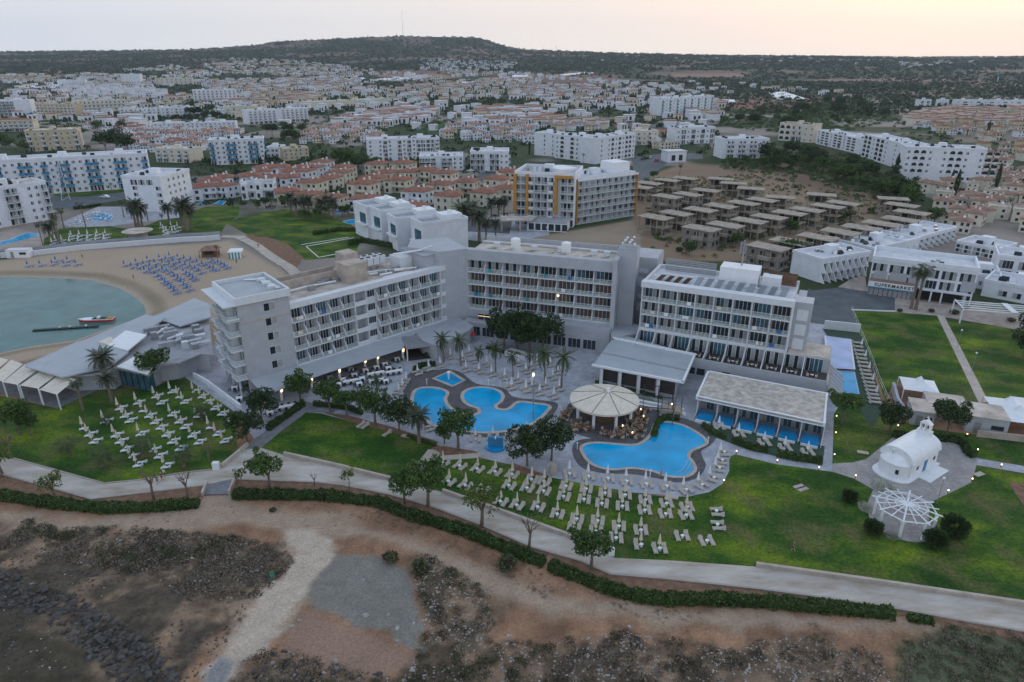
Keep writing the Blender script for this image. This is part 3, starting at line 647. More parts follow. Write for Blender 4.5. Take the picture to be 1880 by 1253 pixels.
# ---------- the main hotel ----------
GH='wings of the large grey seaside hotel'
def fin(w,h,curve=True):
    pts=[(1.6,0),(-.15,0),(-.15,.95),(.25,1.35),(.75,1.9),(.55,2.4),(.1,h-.16),(1.6,h-.16)] if curve else [(1.6,0),(-.12,0),(-.12,1.2),(-.12,h-.16),(1.6,h-.16)]
    mb=MB(); n=len(pts); v=[(-.1,y,z) for y,z in pts]+[(.1,y,z) for y,z in pts]
    mb.add(v,[tuple(range(n)),tuple(range(2*n-1,n-1,-1))]+[(i,n+i,n+(i+1)%n,(i+1)%n) for i in range(n)]); return mb
def room_units(w,h,curve,brown=False):
    """balcony (slab, rail, fin) and four window variants"""
    mb=fin(w,h,curve); mb.box(.1,w-.1,-.05,1.6,-.16,0,0); mb.box(.1,w-.1,-.12,-.052,-.2,.06,0); mb.box(.12,w-.12,-.04,-.02,.08,.92,1); mb.box(.1,w-.1,-.06,0,.94,1.01,0)
    b=mb.build('balcony',['trim','rail']); COL.objects.unlink(b); ws=[]
    for s in range(6):
        r=random.Random(s+3); mb=MB(); x0,x1=w*.08,w*.92; n=4; hh=h-.45; cc='curtd' if brown else 'curt'
        for i in range(n+1): mb.box(x0+(x1-x0)*i/n-.055,x0+(x1-x0)*i/n+.055,-.06,.02,.02,hh,2)
        mb.box(x0,x1,-.06,.02,hh,hh+.1,2)
        for i in range(n):
            q=r.random(); m=1 if q<(.85 if brown else .22) else (0 if q<(.97 if brown else .72) else 3)
            a=x0+(x1-x0)*i/n; c=x0+(x1-x0)*(i+1)/n
            mb.add([(a+.03,-.02,.02),(c-.03,-.02,.02),(c-.03,-.02,hh),(a+.03,-.02,hh)],[(0,1,2,3)],m)
        o=mb.build('window',['glass',cc,'frame','glassb']); COL.objects.unlink(o); ws.append(o)
    return b,ws
def clutter_chair(w):
    mb=MB(); mb.cyl(.0,.0,.38,.42,.35,8); mb.cyl(0,0,0,.38,.05,5)
    for sx in(-.8,.8): mb.box(sx-.22,sx+.22,-.22,.22,.36,.42); mb.box(sx-.22+(.38 if sx>0 else 0),sx-.16+(.38 if sx>0 else 0),-.22,.22,.42,.85); mb.box(sx-.2,sx+.2,-.2,.2,.0,.36)
    return mb
SET_PROTO=clutter_chair(3).build('balcony_furniture','cream'); COL.objects.unlink(SET_PROTO)
# left wing
A=P(546.6,672,3.8); B=(-14.6,154.6); L,rz=line(A,B); fh=3.05; z0=4.0; nf=4; zr=z0+nf*fh
lw=empty('hotel_wing',A[0],A[1],0,rz,'long grey hotel wing with four rows of wave shaped balconies above the dining terrace','hotel',GH)
MB().box(0,L,1.6,15.5,-.3,zr-.2).build('wall','wall',lw)
mb=MB(); mb.box(-.02,L+.3,-.15,1.6,zr-.16,zr+1.0); mb.box(0,L,15.1,15.5,zr-.2,zr+.9); mb.box(-.02,L,-.15,1.59,z0-.9,z0-.16); mb.box(-.01,.2,-.1,1.6,0,z0-.9);mb.build('parapet','trim',lw)
MB().box(0,L,1.61,15.1,zr-.19,zr+.05).build('roof','roofb',lw)
mb=MB(); mb.box(1,L*.42,10.6,10.9,zr+.05,zr+2.2); mb.box(1,L*.45,14.6,15.0,zr+.9,zr+2.0);mb.build('screen_wall','stone',lw)
for (x0,x1,y0,y1,h,m) in((16.5,21.5,5.5,10.5,4.2,'stone'),(19,22.5,10.6,14.5,5.2,'stone'),(34.5,41,1.65,11,3.6,'wall'),(31,34.4,6.5,10.9,2.9,'trim')):
    MB().box(x0,x1,y0,y1,zr+.051,zr+h).build('plant_room',m,lw)
MB().box(34.2,41.2,1.4,11.2,zr+3.61,zr+3.8).build('plant_room_roof','roof',lw)
for k in range(2):
    for j in range(4):
        mb=MB(); x=23.4+j*1.7;y=11+k*1.8; mb.box(x,x+1.5,y,y+1.6,zr+1.2,zr+3.0); mb.cyl(x+.75,y+.8,zr+3.0,zr+3.1,.55,10,1); mb.box(x+.1,x+.2,y+.1,y+.2,zr+.05,zr+1.2); mb.box(x+1.3,x+1.4,y+.1,y+.2,zr+.05,zr+1.2); mb.build('chiller',['trim','blk'],lw)
for pts in ([(22.5,9,.6),(27,7.5,.6),(33.8,4.2,.6)],[(23,7.5,.5),(30.8,5.3,.5)],[(24,3.4,.4),(29,3.1,.5),(33,2.2,.4)],[(24,4.6,.8),(27,4.2,.8)],[(30.9,9,3.4),(36,5,4.2),(40,6,4.3)],[(2.5,8.7,.5),(8,8.8,.6),(15,8.2,.5)]):
    mb=MB(); mb.tube([(a,b,zr+c) for a,b,c in pts],.22,6); mb.build('duct','white',lw)
for x,y in((8,7),(11,8.4),(12.5,9.2),(14.6,8.8),(25,6.1),(27,5.4),(29.4,6.6)):
    MB().box(x,x+1.5,y,y+.8,zr+.06,zr+1.).build('air_conditioner','metal',lw)
cols=14; cw=L/cols; bal,wins=room_units(cw,fh,True)
mb=MB(); mb.box(.1,cw-.1,-.05,1.6,-.16,0,0); mb.box(.1,cw-.1,-.1,-.05,-.2,.85,0); mb.box(-.1,.1,-.1,1.6,0,fh-.16,0); pl=mb.build('balcony',['trim']); COL.objects.unlink(pl)
mb=MB(); mb.box(0,cw,.9,1.598,-.16,fh-.16,0); 
for i in range(4): mb.box(.45+i*.55,.45+i*.55+.45,.86,.899,.9,2.3,1)
mb.box(-.1,.1,-.1,1.6,0,fh-.16,0); hall=mb.build('window_bay',['trim','glass']); COL.objects.unlink(hall)
for f in range(nf):
    for i in range(cols):
        z=z0+f*fh
        if i==5 or i==13: put(pl,lw,i*cw,0,z); 
        elif i==6: put(hall,lw,i*cw,0,z)
        else:
            put(bal,lw,i*cw,0,z); put(random.choice(wins),lw,i*cw,1.598,z)
            if random.random()<.6: put(SET_PROTO,lw,i*cw+cw/2,.7,z)
TOW=[]
def towel(parent_loc,rz_,x,y,z,c,w=.9):
    X=parent_loc[0]+x*math.cos(rz_)-y*math.sin(rz_); Y=parent_loc[1]+x*math.sin(rz_)+y*math.cos(rz_)
    o=MB().box(-w/2,w/2,-.03,.03,-.75,.02).build('towel',c); o.location=(X,Y,z); o.rotation_euler=(0,0,rz_); auto(o,{'white':'white','blue':'blue','red':'red','teal':'teal','cream':'cream'}[c]+' towel hanging over a balcony rail','towel','towels on the hotel balconies','tw')
rt=random.Random(21)
for k in range(12): i=rt.choice([0,1,2,3,4,7,8,9,10,11,12]); towel(A,rz,(i+.3+.4*rt.random())*cw,-.16,z0+rt.randrange(4)*fh+1.05,rt.choice(['white','white','blue','cream']))
# tower
C0=P(461.7,728); TL,trz=line(C0,A)
tw=empty('hotel_tower',C0[0],C0[1],0,trz,'grey windowed end block with a wide overhanging flat roof and stepped balconies facing the bay','hotel',GH)
D=13.0; ZT=19.0
MB().box(0,TL,0,D,-.3,ZT).build('wall','wall',tw)
mb=MB(); mb.box(-2.6,TL+.3,-.4,D+.6,ZT+.002,ZT+.25,0); mb.box(-.4,TL+.3,-.4,0,ZT+.25,ZT+1.5,0); mb.box(-.4,TL+.3,D,D+.5,ZT+.25,ZT+1.5,0); mb.box(-.4,0,0,D,ZT+.25,ZT+1.5,0); mb.box(TL-.1,TL+.3,0,D,ZT+.25,ZT+1.5,0); mb.build('parapet','trim',tw)
MB().box(0,TL-.1,0,D,ZT+.251,ZT+.8).build('roof','sheet',tw)
for dx in(0,.5): MB().tube([(TL-4.5+dx,D-1,ZT+1.),(TL-2.2+dx,D-3,ZT+1.2),(TL-1.2+dx,2,ZT+1.2)],.16,6).build('duct','white',tw)
for y in(3,6,9): MB().box(TL-2.6,TL-1,y,y+1.1,ZT+.81,ZT+1.5).build('air_conditioner','trim',tw)
MB().box(.2,TL,-.08,-.001,15.2,15.45).build('wall_band','stone',tw)
sw=unit('W',3.6,3,seed=2)
for f in range(5): put(sw,tw,TL*.42,-.01,3.9+f*3.02,0,'window')
tf=3.02
for f in range(5):
    z=3.9+f*tf
    for k in range(4):
        y0=D*(3-k)/4; mb=MB(); w=D/4; ext=1.9+.35*(k%2)
        # outward is -x here
        mb.box(-ext,0,y0,y0+w,-.18,0,0); mb.box(-ext+.02,-ext+.05,y0+.08,y0+w-.08,.08,.92,1); mb.box(-ext,-ext+.07,y0,y0+w,.95,1.02,0); mb.box(-ext,0,y0,y0+.07,.95,1.02,0); mb.box(-ext+.05,0,y0+.03,y0+.06,.08,.92,1)
        if k<3: mb.box(-1.2,-.02,y0-.06,y0-.001,0,2.6,0)
        o=mb.build('balcony',['trim','rail'],tw); o.location=(0,0,z)
        g=put(unit('g',w,tf,seed=k+f),tw,0,y0+w,z,-math.pi/2)
mb=MB()
for k in range(3): mb.box(-1.6,-1.3,1+k*4.5,1.3+k*4.5,0,3.7)
mb.box(-.1,-.02,.5,12.5,.2,3.2,1); mb.build('ground_floor_glazing',['trim','glass'],tw)
MB().box(-2.2,0,-.4,.0,16.3,16.6).build('ledge','trim',tw)
# dining canopy along the left wing
cA=P(462,706,3.6); 
def w2l(e_rz,o,p): 
    dx,dy=p[0]-o[0],p[1]-o[1]; return (dx*math.cos(-e_rz)-dy*math.sin(-e_rz),dx*math.sin(-e_rz)+dy*math.cos(-e_rz))
can=empty('dining_canopy',C0[0],C0[1],0,trz,'long grey sheet canopy over the dining terrace below the left hotel wing','canopy')
front=[w2l(trz,C0,P(*q,3.3)) for q in((484,725),(600,684),(740,640),(745,625))]
back=[w2l(trz,C0,P(*q,3.9)) for q in((461,708),(546,672),(650,645),(776,605))]
back[0]=(.2,-.03); back[1]=(TL,-.05); back[2]=w2l(trz,C0,(A[0]+25*math.cos(rz)+.02,A[1]+25*math.sin(rz)-.2)); back[3]=w2l(trz,C0,(A[0]+33*math.cos(rz),A[1]+33*math.sin(rz)-.2))
poly=front+back[::-1]; mb=MB(); mb.prism(poly,[3.0,3.1,3.1,3.1,3.4,3.4,3.4,3.4],[3.15,3.25,3.25,3.25,3.75,3.75,3.75,3.75]); mb.build('canopy_roof','sheet',can)
for q in((484,758),(518,735),(573,715),(624,698),(671,680),(694,673),(740,660)):
    x,y=w2l(trz,C0,P(*q)); o=MB(); o.cyl(x,y,0,3.1,.28,8); p_=o.build('column','white',can)
    o=MB(); o.box(x-.1,x+.1,y-.36,y-.29,1.9,2.6); o.build('wall_lamp','lamp',p_)
    o=MB(); o.box(x+.29,x+.36,y-.1,y+.1,1.9,2.6); o.build('wall_lamp','lamp',p_)
# terrace block between the wings
q=W([(757,640),(805,600),(832,590),(862,590),(872,620),(868,650),(850,640)],3.6)
o=MB().prism(W([(757,604),(800,590),(836,580),(870,598),(862,606),(802,636),(775,625)],3.6),-.2,3.6).build('terrace_block','wall'); tag(o,'low block with an empty flat terrace roof in the corner between two hotel wings','building',GH)
sq=empty('bar_canopy',*P(772,651),0,R(18),'square dark cloth canopy over the bar at the end of dining terrace','canopy')
MB().prism([(-3.6,-3),(3.6,-3),(3.6,3),(-3.6,3)],[2.9,2.9,3.5,3.5],[3.0,3.0,3.6,3.6]).build('canopy_roof','metal',sq)
for x,y in((-3.4,-2.8),(3.4,-2.8),(3.4,2.8),(-3.4,2.8)): MB().box(x-.12,x+.12,y-.12,y+.12,0,2.95).build('post','white',sq)
MB().box(-3.5,3.5,-2.9,2.9,.0,.25).build('platform','deck',sq)
# central wing
A2=(-10.6,156.0); B2=(22.4,145.4); L,rz=line(A2,B2); fh=3.05; z0=5.9; nf=4; zr=z0+nf*fh
cwg=empty('hotel_wing',A2[0],A2[1],0,rz,'middle hotel wing with brown curtained rooms above the terrace tree','hotel',GH)
MB().box(-.3,L,1.6,14,-.3,zr-.2).build('wall','wall',cwg)
mb=MB(); mb.box(-.3,L+1,-.25,1.6,zr-.16,zr+2.35); mb.box(0,L+1,13.6,14,zr-.2,zr+2.4); mb.box(L,L+1,-1.2,13.6,-.2,zr+2.9); mb.box(-.5,L,-.2,1.59,z0-2.2,z0-.16); mb.build('parapet','wall',cwg)
MB().box(0,L,1.61,13.6,zr-.19,zr+1.3).build('roof','roofb',cwg)
for x,y in((9.5,8),(22,8)): 
    o=MB(); o.cyl(x,y,zr+1.3,zr+3.6,1.15,14); o.cyl(x,y,zr+3.6,zr+3.9,1.15,14,0,.4); o.build('water_tank','white',cwg)
for x in(3,7,12,17,20,26,30): 
    o=MB(); o.prism([(x,3.2),(x+2.2,6.4),(x+2.5,6.2),(x+.3,3.0)],zr+1.3,zr+1.8); o.build('roof_rib','roofb',cwg)
for x in(4,13.5,20,28,31): 
    o=MB(); o.box(x,x+1.4,7.6,8.3,zr+1.31,zr+2.3); o.tube([(x,7,zr+1.6),(x+1.5,7,zr+1.6)],.12); o.build('air_conditioner','trim',cwg)
MB().tube([(0,11,zr+1.6),(15,11.3,zr+1.7),(L-1,11,zr+1.6)],.14).build('pipe','white',cwg); MB().tube([(0,10.2,zr+1.5),(L-1,10.4,zr+1.5)],.1).build('pipe','metal',cwg)
bays=8; bw=L/bays; b1,w1=room_units(bw,fh,True,True); _,w2=room_units(bw,fh,True,False)
for f in range(nf):
    for i in range(bays):
        put(b1,cwg,i*bw,0,z0+f*fh); put(random.choice(w2 if f==3 else w1),cwg,i*bw,1.598,z0+f*fh)
        if random.random()<.7: put(SET_PROTO,cwg,i*bw+bw/2,.7,z0+f*fh)
for k in range(10): towel(A2,rz,(rt.randrange(8)+.25+.5*rt.random())*bw,-.16,z0+rt.randrange(4)*fh+1.05,rt.choice(['white','white','blue','teal']))
o=MB(); o.box(21.9,22.25,.9,1.1,z0+1*fh+1.8,z0+1*fh+2.1); o.build('balcony_lamp','lamp',cwg)
MB().box(-.2,L+.6,-3.2,1.58,-.2,z0-2.4).build('ground_storey','wall',cwg)
for i in range(9):
    x=1.2+i*3.5; o=MB(); o.box(x,x+3.0,-3.26,-3.201,.3,2.6,0); 
    for k in range(4): o.box(x+k*.98,x+k*.98+.06,-3.3,-3.262,.3,2.6,1)
    o.box(x,x+3,-3.3,-3.262,2.5,2.6,1); o.build('window',['glass','trim'],cwg)
mb=MB(); mb.box(3,19.4,-1.6,-.201,z0-2.39,z0-.2); mb.box(19.6,L+.5,-2.9,-.202,z0-2.39,z0-.5); mb.build('first_storey','wall',cwg)
for i in range(5):
    x=3.2+i*3.15; o=MB(); o.box(x,x+2.9,-1.66,-1.601,z0-2.1,z0-.7,0); o.box(x,x+2.9,-1.7,-1.662,z0-1.25,z0-1.12,1); o.box(x+1.4,x+1.5,-1.7,-1.662,z0-2.1,z0-.7,2); o.build('window',['glass','warm','trim'],cwg)
# link wall left of it
lk=empty('hotel_wing',-15.6,153.2,0,math.atan2(156-153.2,5.2),'narrow plain grey corner block with one column of small windows, linking two hotel wings','hotel',GH)
MB().prism([(-1.2,.3),(5.9,-.02),(5.9,12),(-3,14),(-6,8)],-.3,20.6).build('wall','wall',lk)
for f in range(4): put(unit('v',2.4,3,seed=1),lk,3.2,.13,6.9+f*3.1,-.045,'window')
# stair tower right of central wing
def at3(px,py,z): return P(px,py,z)
A3=P(1144.7,449,21.5)
st=empty('stair_tower',B2[0]+1.0,B2[1]+3.2,0,rz,'tall windowless grey stair tower with antennas between the central and right hotel wings','tower',GH)
MB().box(.2,4.6,0,5,-.3,22.3).build('wall','wall',st); MB().box(.4,4.4,.2,4.8,22.301,22.5).build('roof','roof',st)
for k in range(5): MB().tube([(1.2+k*.5,2+.4*(k%2),22.5),(1.2+k*.5,2+.4*(k%2),24.6+.6*(k%3))],.05,5).build('antenna_pole','metal',st)
for k in range(9): MB().cyl(1+.33*k,2.2+.6*math.sin(k*2),23.2+.45*(k%4),23.5+.45*(k%4),.28,8).build('antenna_dish','white',st)
A4=P(1162.6,477,18.5); B4=P(1197,478,18.5)
l2=empty('hotel_wing',A4[0]-.3,A4[1]+2.5,0,rz-.05,'recessed grey link with pale rectangular panels beside the stair tower','hotel',GH)
MB().box(0,6.5,0,9,-.3,18.4).build('wall','wall',l2); MB().box(.2,6.3,.2,8.8,18.401,18.6).build('roof','sheet',l2)
for f in range(4): MB().box(1.6,4.6,-.06,-.001,5.4+f*3.15,7.4+f*3.15-(.9 if f%2 else 0)).build('wall_panel','trim',l2)
o=MB().prism(W([(1118,598),(1150,592),(1180,598),(1178,612),(1150,616),(1124,625)],4.6),-.2,4.6).build('terrace_block','wall'); tag(o,'low block with a bare terrace roof in front of the stair tower','building',GH)
# right wing
A5=(28.22,140.61); B5=(55.6,127.4); L,rz=line(A5,B5); fh=3.15; z0=6.9; nf=3; zr=z0+nf*fh
rw=empty('hotel_wing',A5[0],A5[1],0,rz,'hotel wing by the turf strip with solar racks and deep ground floor terraces','hotel',GH)
MB().box(0,L,1.6,15.5,-.3,zr).build('wall','wall',rw)
mb=MB(); mb.box(-.3,L+.3,-.25,1.6,zr-.16,zr+1.1); mb.box(-.3,.2,1.6,15,zr+.001,zr+.9); mb.box(0,L,15,15.5,zr+.001,zr+.9); mb.box(-.3,L+.1,-.2,1.59,z0-1.1,z0-.16); mb.box(L-.1,L+.3,-.1,9,-.2,zr-.1); mb.build('parapet','trim',rw)
MB().box(.2,L-.1,1.61,15,zr+.001,zr+.12).build('roof','roofw',rw)
MB().box(L+.31,L+3.6,2.2,6.4,-.2,zr+.4).build('stair_shaft','sheet',rw); MB().box(L+.31,L+1.9,6.41,14,-.2,zr-.6).build('side_gallery','wall',rw)
for f in range(4): MB().box(L+.9,L+3.0,2.1,2.199,3.6+f*3.1,5.9+f*3.1).build('wall_panel','trim',rw)
MB().box(14.5,22.5,8,12.5,zr+.121,zr+4.1).build('plant_room','white',rw); MB().box(23.2,27,8.5,11.5,zr+.121,zr+2.9).build('plant_room','trim',rw)
for i in range(4):
    mb=MB(); x=1.6+i*1.9
    mb.add([(x,2.4,zr+.4),(x+1.1,2.4,zr+.4),(x+1.9,6.6,zr+1.1),(x+.8,6.6,zr+1.1)],[(0,1,2,3),(3,2,1,0)],0); mb.build('roof_awning','wood',rw)
for i in range(9):
    mb=MB(); x=10+i*2.15
    mb.add([(x,2.3,zr+.5),(x+1.25,2.3,zr+.5),(x+1.9,5.6,zr+1.9),(x+.6,5.6,zr+1.9)],[(0,1,2,3),(3,2,1,0)],0); mb.beam((x+.6,5.6,zr+.1),(x+.6,5.6,zr+1.9),.08,1);mb.beam((x+1.9,5.6,zr+.1),(x+1.9,5.6,zr+1.9),.08,1)
    mb.build('solar_panel',['sheet','white'],rw)
for pts in([(.5,7,.6),(14,7.3,.7),(30,6.8,.6)],[(2,9.5,.5),(13,9.8,.5)],[(1,1.9,.9),(29,1.9,.9)]):
    MB().tube([(a,b,zr+c) for a,b,c in pts],.16,6).build('pipe','white',rw)
for x0,x1,y0 in((1.5,13,13.2),(22.8,30,12.6)):
    mb=MB(); 
    for k in range(7): mb.box(x0,x1,y0+.0,y0+.08,zr+.3+k*.42,zr+.6+k*.42)
    mb.build('louvre_screen','wood' if x0>9 else 'metal',rw)
mb=MB()
for k in range(5): mb.box(24.2+k*0,29.8,12+k*.02-.9,12.0+k*.02-.85,zr+.9+k*.45,zr+1.2+k*.45)
mb.build('louvre_screen','wood',rw)
ma=MB(); ma.tube([(18.5,11,zr+4.1),(18.5,11,zr+9.5)],.18); 
for k in range(5): ma.box(18.2+.5*math.cos(k*1.26),18.5+.5*math.cos(k*1.26),10.8+.5*math.sin(k*1.26),11.1+.5*math.sin(k*1.26),zr+6.6,zr+8.9)
ma.build('phone_mast','metal',rw)
bays=8; bw=L/bays; b1,w1=room_units(bw,fh,False)
for f in range(nf):
    for i in range(bays):
        put(b1,rw,i*bw,0,z0+f*fh); put(random.choice(w1),rw,i*bw,1.598,z0+f*fh)
        if random.random()<.8: put(SET_PROTO,rw,i*bw+bw/2,.7,z0+f*fh)
for k in range(14): towel(A5,rz,(rt.randrange(8)+.25+.5*rt.random())*bw,-.16,z0+rt.randrange(3)*fh+1.05,rt.choice(['white','white','blue','white','cream']))
# terrace storey: extends right and forward
EX=8.5; zt_=3.6
MB().box(0,L+EX,-6.2,-.26,-.2,zt_-.02).build('terrace_base','wall',rw); MB().box(L+.31,L+EX,-.25,7.5,-.2,z0-.5).build('garden_suite_block','wall',rw)
MB().box(L+.5,L+EX-.2,0,7.4,z0-.499,z0-.3).build('garden_suite_roof','roofb',rw)
MB().box(0,L+EX,-6.4,-6.201,-.2,zt_+.95).build('terrace_parapet','wall',rw); MB().box(.1,L+EX-.1,-6.19,-.27,zt_-.019,zt_+.0).build('terrace_floor','deck',rw)
for i in range(10):
    x=i*bw; mb=MB(); n=3
    mb.add([(x-.08,-.27,zt_),(x-.08,-6.1,zt_),(x-.08,-6.1,zt_+.9),(x-.08,-2.5,zt_+1.5),(x-.08,-1.2,zt_+2.6),(x-.08,-.27,zt_+2.9),
            (x+.08,-.27,zt_),(x+.08,-6.1,zt_),(x+.08,-6.1,zt_+.9),(x+.08,-2.5,zt_+1.5),(x+.08,-1.2,zt_+2.6),(x+.08,-.27,zt_+2.9)],
           [(0,1,2,3,4,5),(11,10,9,8,7,6)]+[(k,6+k,6+(k+1)%6,(k+1)%6) for k in range(6)]); mb.build('terrace_fin','trim',rw)
    o=put(random.choice(w1),rw,x,-.272,zt_)
    if i not in(0,1): put(SET_PROTO,rw,x+bw/2,-3.2,zt_)
for x0,x1,a,b in((9.4,12,.4,2.8),(12.6,14,1,2.4),(14.4,16,1,2.4),(19.4,21,.6,2.6),(23.5,23.9,1,2.3),(24.5,24.9,1,2.3),(25.5,25.9,1,2.3)):
    MB().box(x0,x1,-6.46,-6.401,a,b).build('base_window','glass',rw)
# finned plunge terraces facing the turf
for i in range(7):
    mb=MB(); y=6-i*1.9
    mb.prism([(L+EX+.01,y),(L+EX+3.2,y-.8),(L+EX+3.2,y-.65),(L+EX+.01,y+.15)],[0,0,0,0],[3.4,1.2,1.2,3.4]); mb.build('terrace_fin','trim',rw)
MB().box(L+EX-.02,L+EX+.3,-6,7,-.1,3.6).build('side_wall','stone',rw)
sp=pool('swimming_pool',[(1516,621),(1559,627),(1566,682),(1519,680)],'long pale lavender upper half of the narrow pool','pool_water_sky_tint',edge=.4,zt=.5)
sp=pool('swimming_pool',[(1519,685),(1566,687),(1574,726),(1520,722)],'light blue lower half of the narrow pool','pool_water',edge=.4,zt=.35)
sp.children[0].data.materials[0]=mat('w2',(.12,.36,.6),.08,.1,1.)
# restaurant with grey roof
def roofhouse(name,label,pts,z,wm,rm,th=.35,inset=1.0,zslope=None,cat='building',over=True,group=None,nowall=False):
    p=W(pts,z); cx=sum(q[0] for q in p)/len(p); cy=sum(q[1] for q in p)/len(p); p=[(x-cx,y-cy) for x,y in p]
    e=empty(name,cx,cy,0,0,label,cat,group); MB().prism(p,zslope or z-th,[q+th for q in zslope] if zslope else z).build('roof',rm,e)
    q=[]
    n=len(p)
    for x,y in p:
        r=math.hypot(x,y); k=max(.3,(r-inset*1.3)/r) if r>0 else 1; q.append((x*k,y*k))
    if wm and not nowall: MB().prism(q,-.2,z-th-.02 if not zslope else min(zslope)-.02).build('wall',wm,e)
    return e,p,q
e,p,q=roofhouse('restaurant','restaurant with ribbed grey sheet roof and open front above the round bar',[(1125,621),(1152,618),(1277,652),(1256,703),(1088,671)],4.6,'wall','sheet',inset=1.6,group=GH)
ex,ey=e.location.x,e.location.y
def wl(px,py,z=0): x,y=P(px,py,z); return (x-ex,y-ey)
o=MB(); a=wl(1086,672,4.7); b=wl(1255,704,4.7); c=wl(1277,653,4.7); d=wl(1125,622,4.7)
for s,t in((a,b),(b,c),(d,c)):
    L_=math.hypot(t[0]-s[0],t[1]-s[1]); ux,uy=(t[0]-s[0])/L_,(t[1]-s[1])/L_; o.prism([(s[0],s[1]),(t[0],t[1]),(t[0]-uy*.4,t[1]+ux*.4),(s[0]-uy*.4,s[1]+ux*.4)],4.59,5.0)
o.build('roof_edge','white',e)
m1=wl(1105,648,4.6); m2=wl(1263,681,4.6); MB().beam((m1[0],m1[1],4.68),(m2[0],m2[1],4.68),.3).build('roof_step','metal',e)
def lerp(a,b,t): return (a[0]+(b[0]-a[0])*t,a[1]+(b[1]-a[1])*t)
fa,fb=q[4],q[3]; ang=math.atan2(fb[1]-fa[1],fb[0]-fa[0]); FL=math.hypot(fb[0]-fa[0],fb[1]-fa[1])
for i in range(4):
    s=lerp(fa,fb,i/4+.02); t=lerp(fa,fb,(i+1)/4-.02); nx,ny=math.sin(ang)*.06,-math.cos(ang)*.06
    MB().prism([(s[0]+nx,s[1]+ny),(t[0]+nx,t[1]+ny),(t[0]+nx*.1,t[1]+ny*.1),(s[0]+nx*.1,s[1]+ny*.1)],.9,3.9).build('open_bay','deck',e)
    u=lerp(fa,fb,i/4); MB().box(u[0]-.3,u[0]+.3,u[1]-1.2,u[1]-.6,0,4.2).build('pillar','white',e)
for i in range(3):
    o=MB(); s=lerp(a,b,.02); t=lerp(a,b,.98); o.prism([(s[0]-.3*i,s[1]-1.6-1.1*i),(t[0]+.1*i,t[1]-1.6-1.1*i),(t[0]+.1*i,t[1]-2.3-1.1*i),(s[0]-.3*i,s[1]-2.3-1.1*i)],0,1.1-.32*i); o.build('planter_step','white' if i else 'rail',e)
hp=W([(1078,700),(1140,712),(1220,733),(1222,738),(1138,718),(1076,705)]); 
# spa suites with pebble roof
e,p,q=roofhouse('suite_building','low suite building with a pebbled flat roof and blue plunge pools',[(1302,683),(1520,724),(1515,779),(1281,729)],4.0,'wall','pebble',inset=0,group=GH,nowall=True)
L_=math.hypot(p[2][0]-p[3][0],p[2][1]-p[3][1]); ux,uy=(p[2][0]-p[3][0])/L_,(p[2][1]-p[3][1])/L_
mb=MB()
for s,t in((3,2),(2,1),(0,1),(3,0)):
    a,b=p[s],p[t]; l=math.hypot(b[0]-a[0],b[1]-a[1]); vx,vy=(b[0]-a[0])/l,(b[1]-a[1])/l; mb.prism([a,b,(b[0]-vy*.35,b[1]+vx*.35),(a[0]-vy*.35,a[1]+vx*.35)],3.4,4.12+.01*s)
mb.build('roof_edge','white',e)
for i in range(7):
    a=lerp(p[3],p[2],i/6); b=(a[0]-uy*0+.0,a[1]); inn=(a[0]-uy*3.8,a[1]+ux*3.8); out=(a[0]+uy*1.5,a[1]-ux*1.5)
    mb=MB(); t=.06
    mb.prism([(a[0]-t,a[1]-.02),(out[0]-t,out[1]),(out[0]+t,out[1]),(a[0]+t,a[1]-.02)],0,.48); mb.prism([(inn[0]-t,inn[1]),(a[0]-t,a[1]),(a[0]+t,a[1]),(inn[0]+t,inn[1])],[0,0,0,0],[3.3,.6,.6,3.3]); mb.prism([(a[0]-.07-uy*.5,a[1]+ux*.5-.07),(a[0]+.07-uy*.5,a[1]+ux*.5-.07),(a[0]+.07-uy*.5,a[1]+ux*.5+.07),(a[0]-.07-uy*.5,a[1]+ux*.5+.07)],.0,3.38); mb.build('partition','trim',e)
    if i<6:
        a1=lerp(p[3],p[2],i/6+.02); a2=lerp(p[3],p[2],(i+1)/6-.02); f=lambda r,k:(r[0]+uy*k,r[1]-ux*k)
        MB().prism([f(a1,2.0),f(a2,2.0),f(a2,-1.9),f(a1,-1.9)],0,.42).build('plunge_pool','pool_water_deep',e)
        MB().prism([f(a1,2.2),f(a2,2.2),f(a2,2.02),f(a1,2.02)],0,.52).build('pool_edge','white',e)
        for k in (-1.6,-1.1,-.6): MB().prism([f(a1,k+.22),f(a2,k+.22),f(a2,k),f(a1,k)],.421,.43).build('pool_step','bluep',e)
        w_=MB(); n_=4
        for j in range(n_):
            s_=lerp(a1,a2,j/n_+.02); e_=lerp(a1,a2,(j+1)/n_-.02); w_.prism([f(s_,-3.75),f(e_,-3.75),f(e_,-3.8),f(s_,-3.8)],.1,3.2,(i+j)%3==0 and 1 or 0)
        w_.build('window',['glassb','curt'],e)
fq=lambda r,k:(r[0]+uy*k,r[1]-ux*k)
MB().prism([p[0],p[1],fq(p[2],-3.82),fq(p[3],-3.82)],-.2,3.58).build('wall','wall',e)
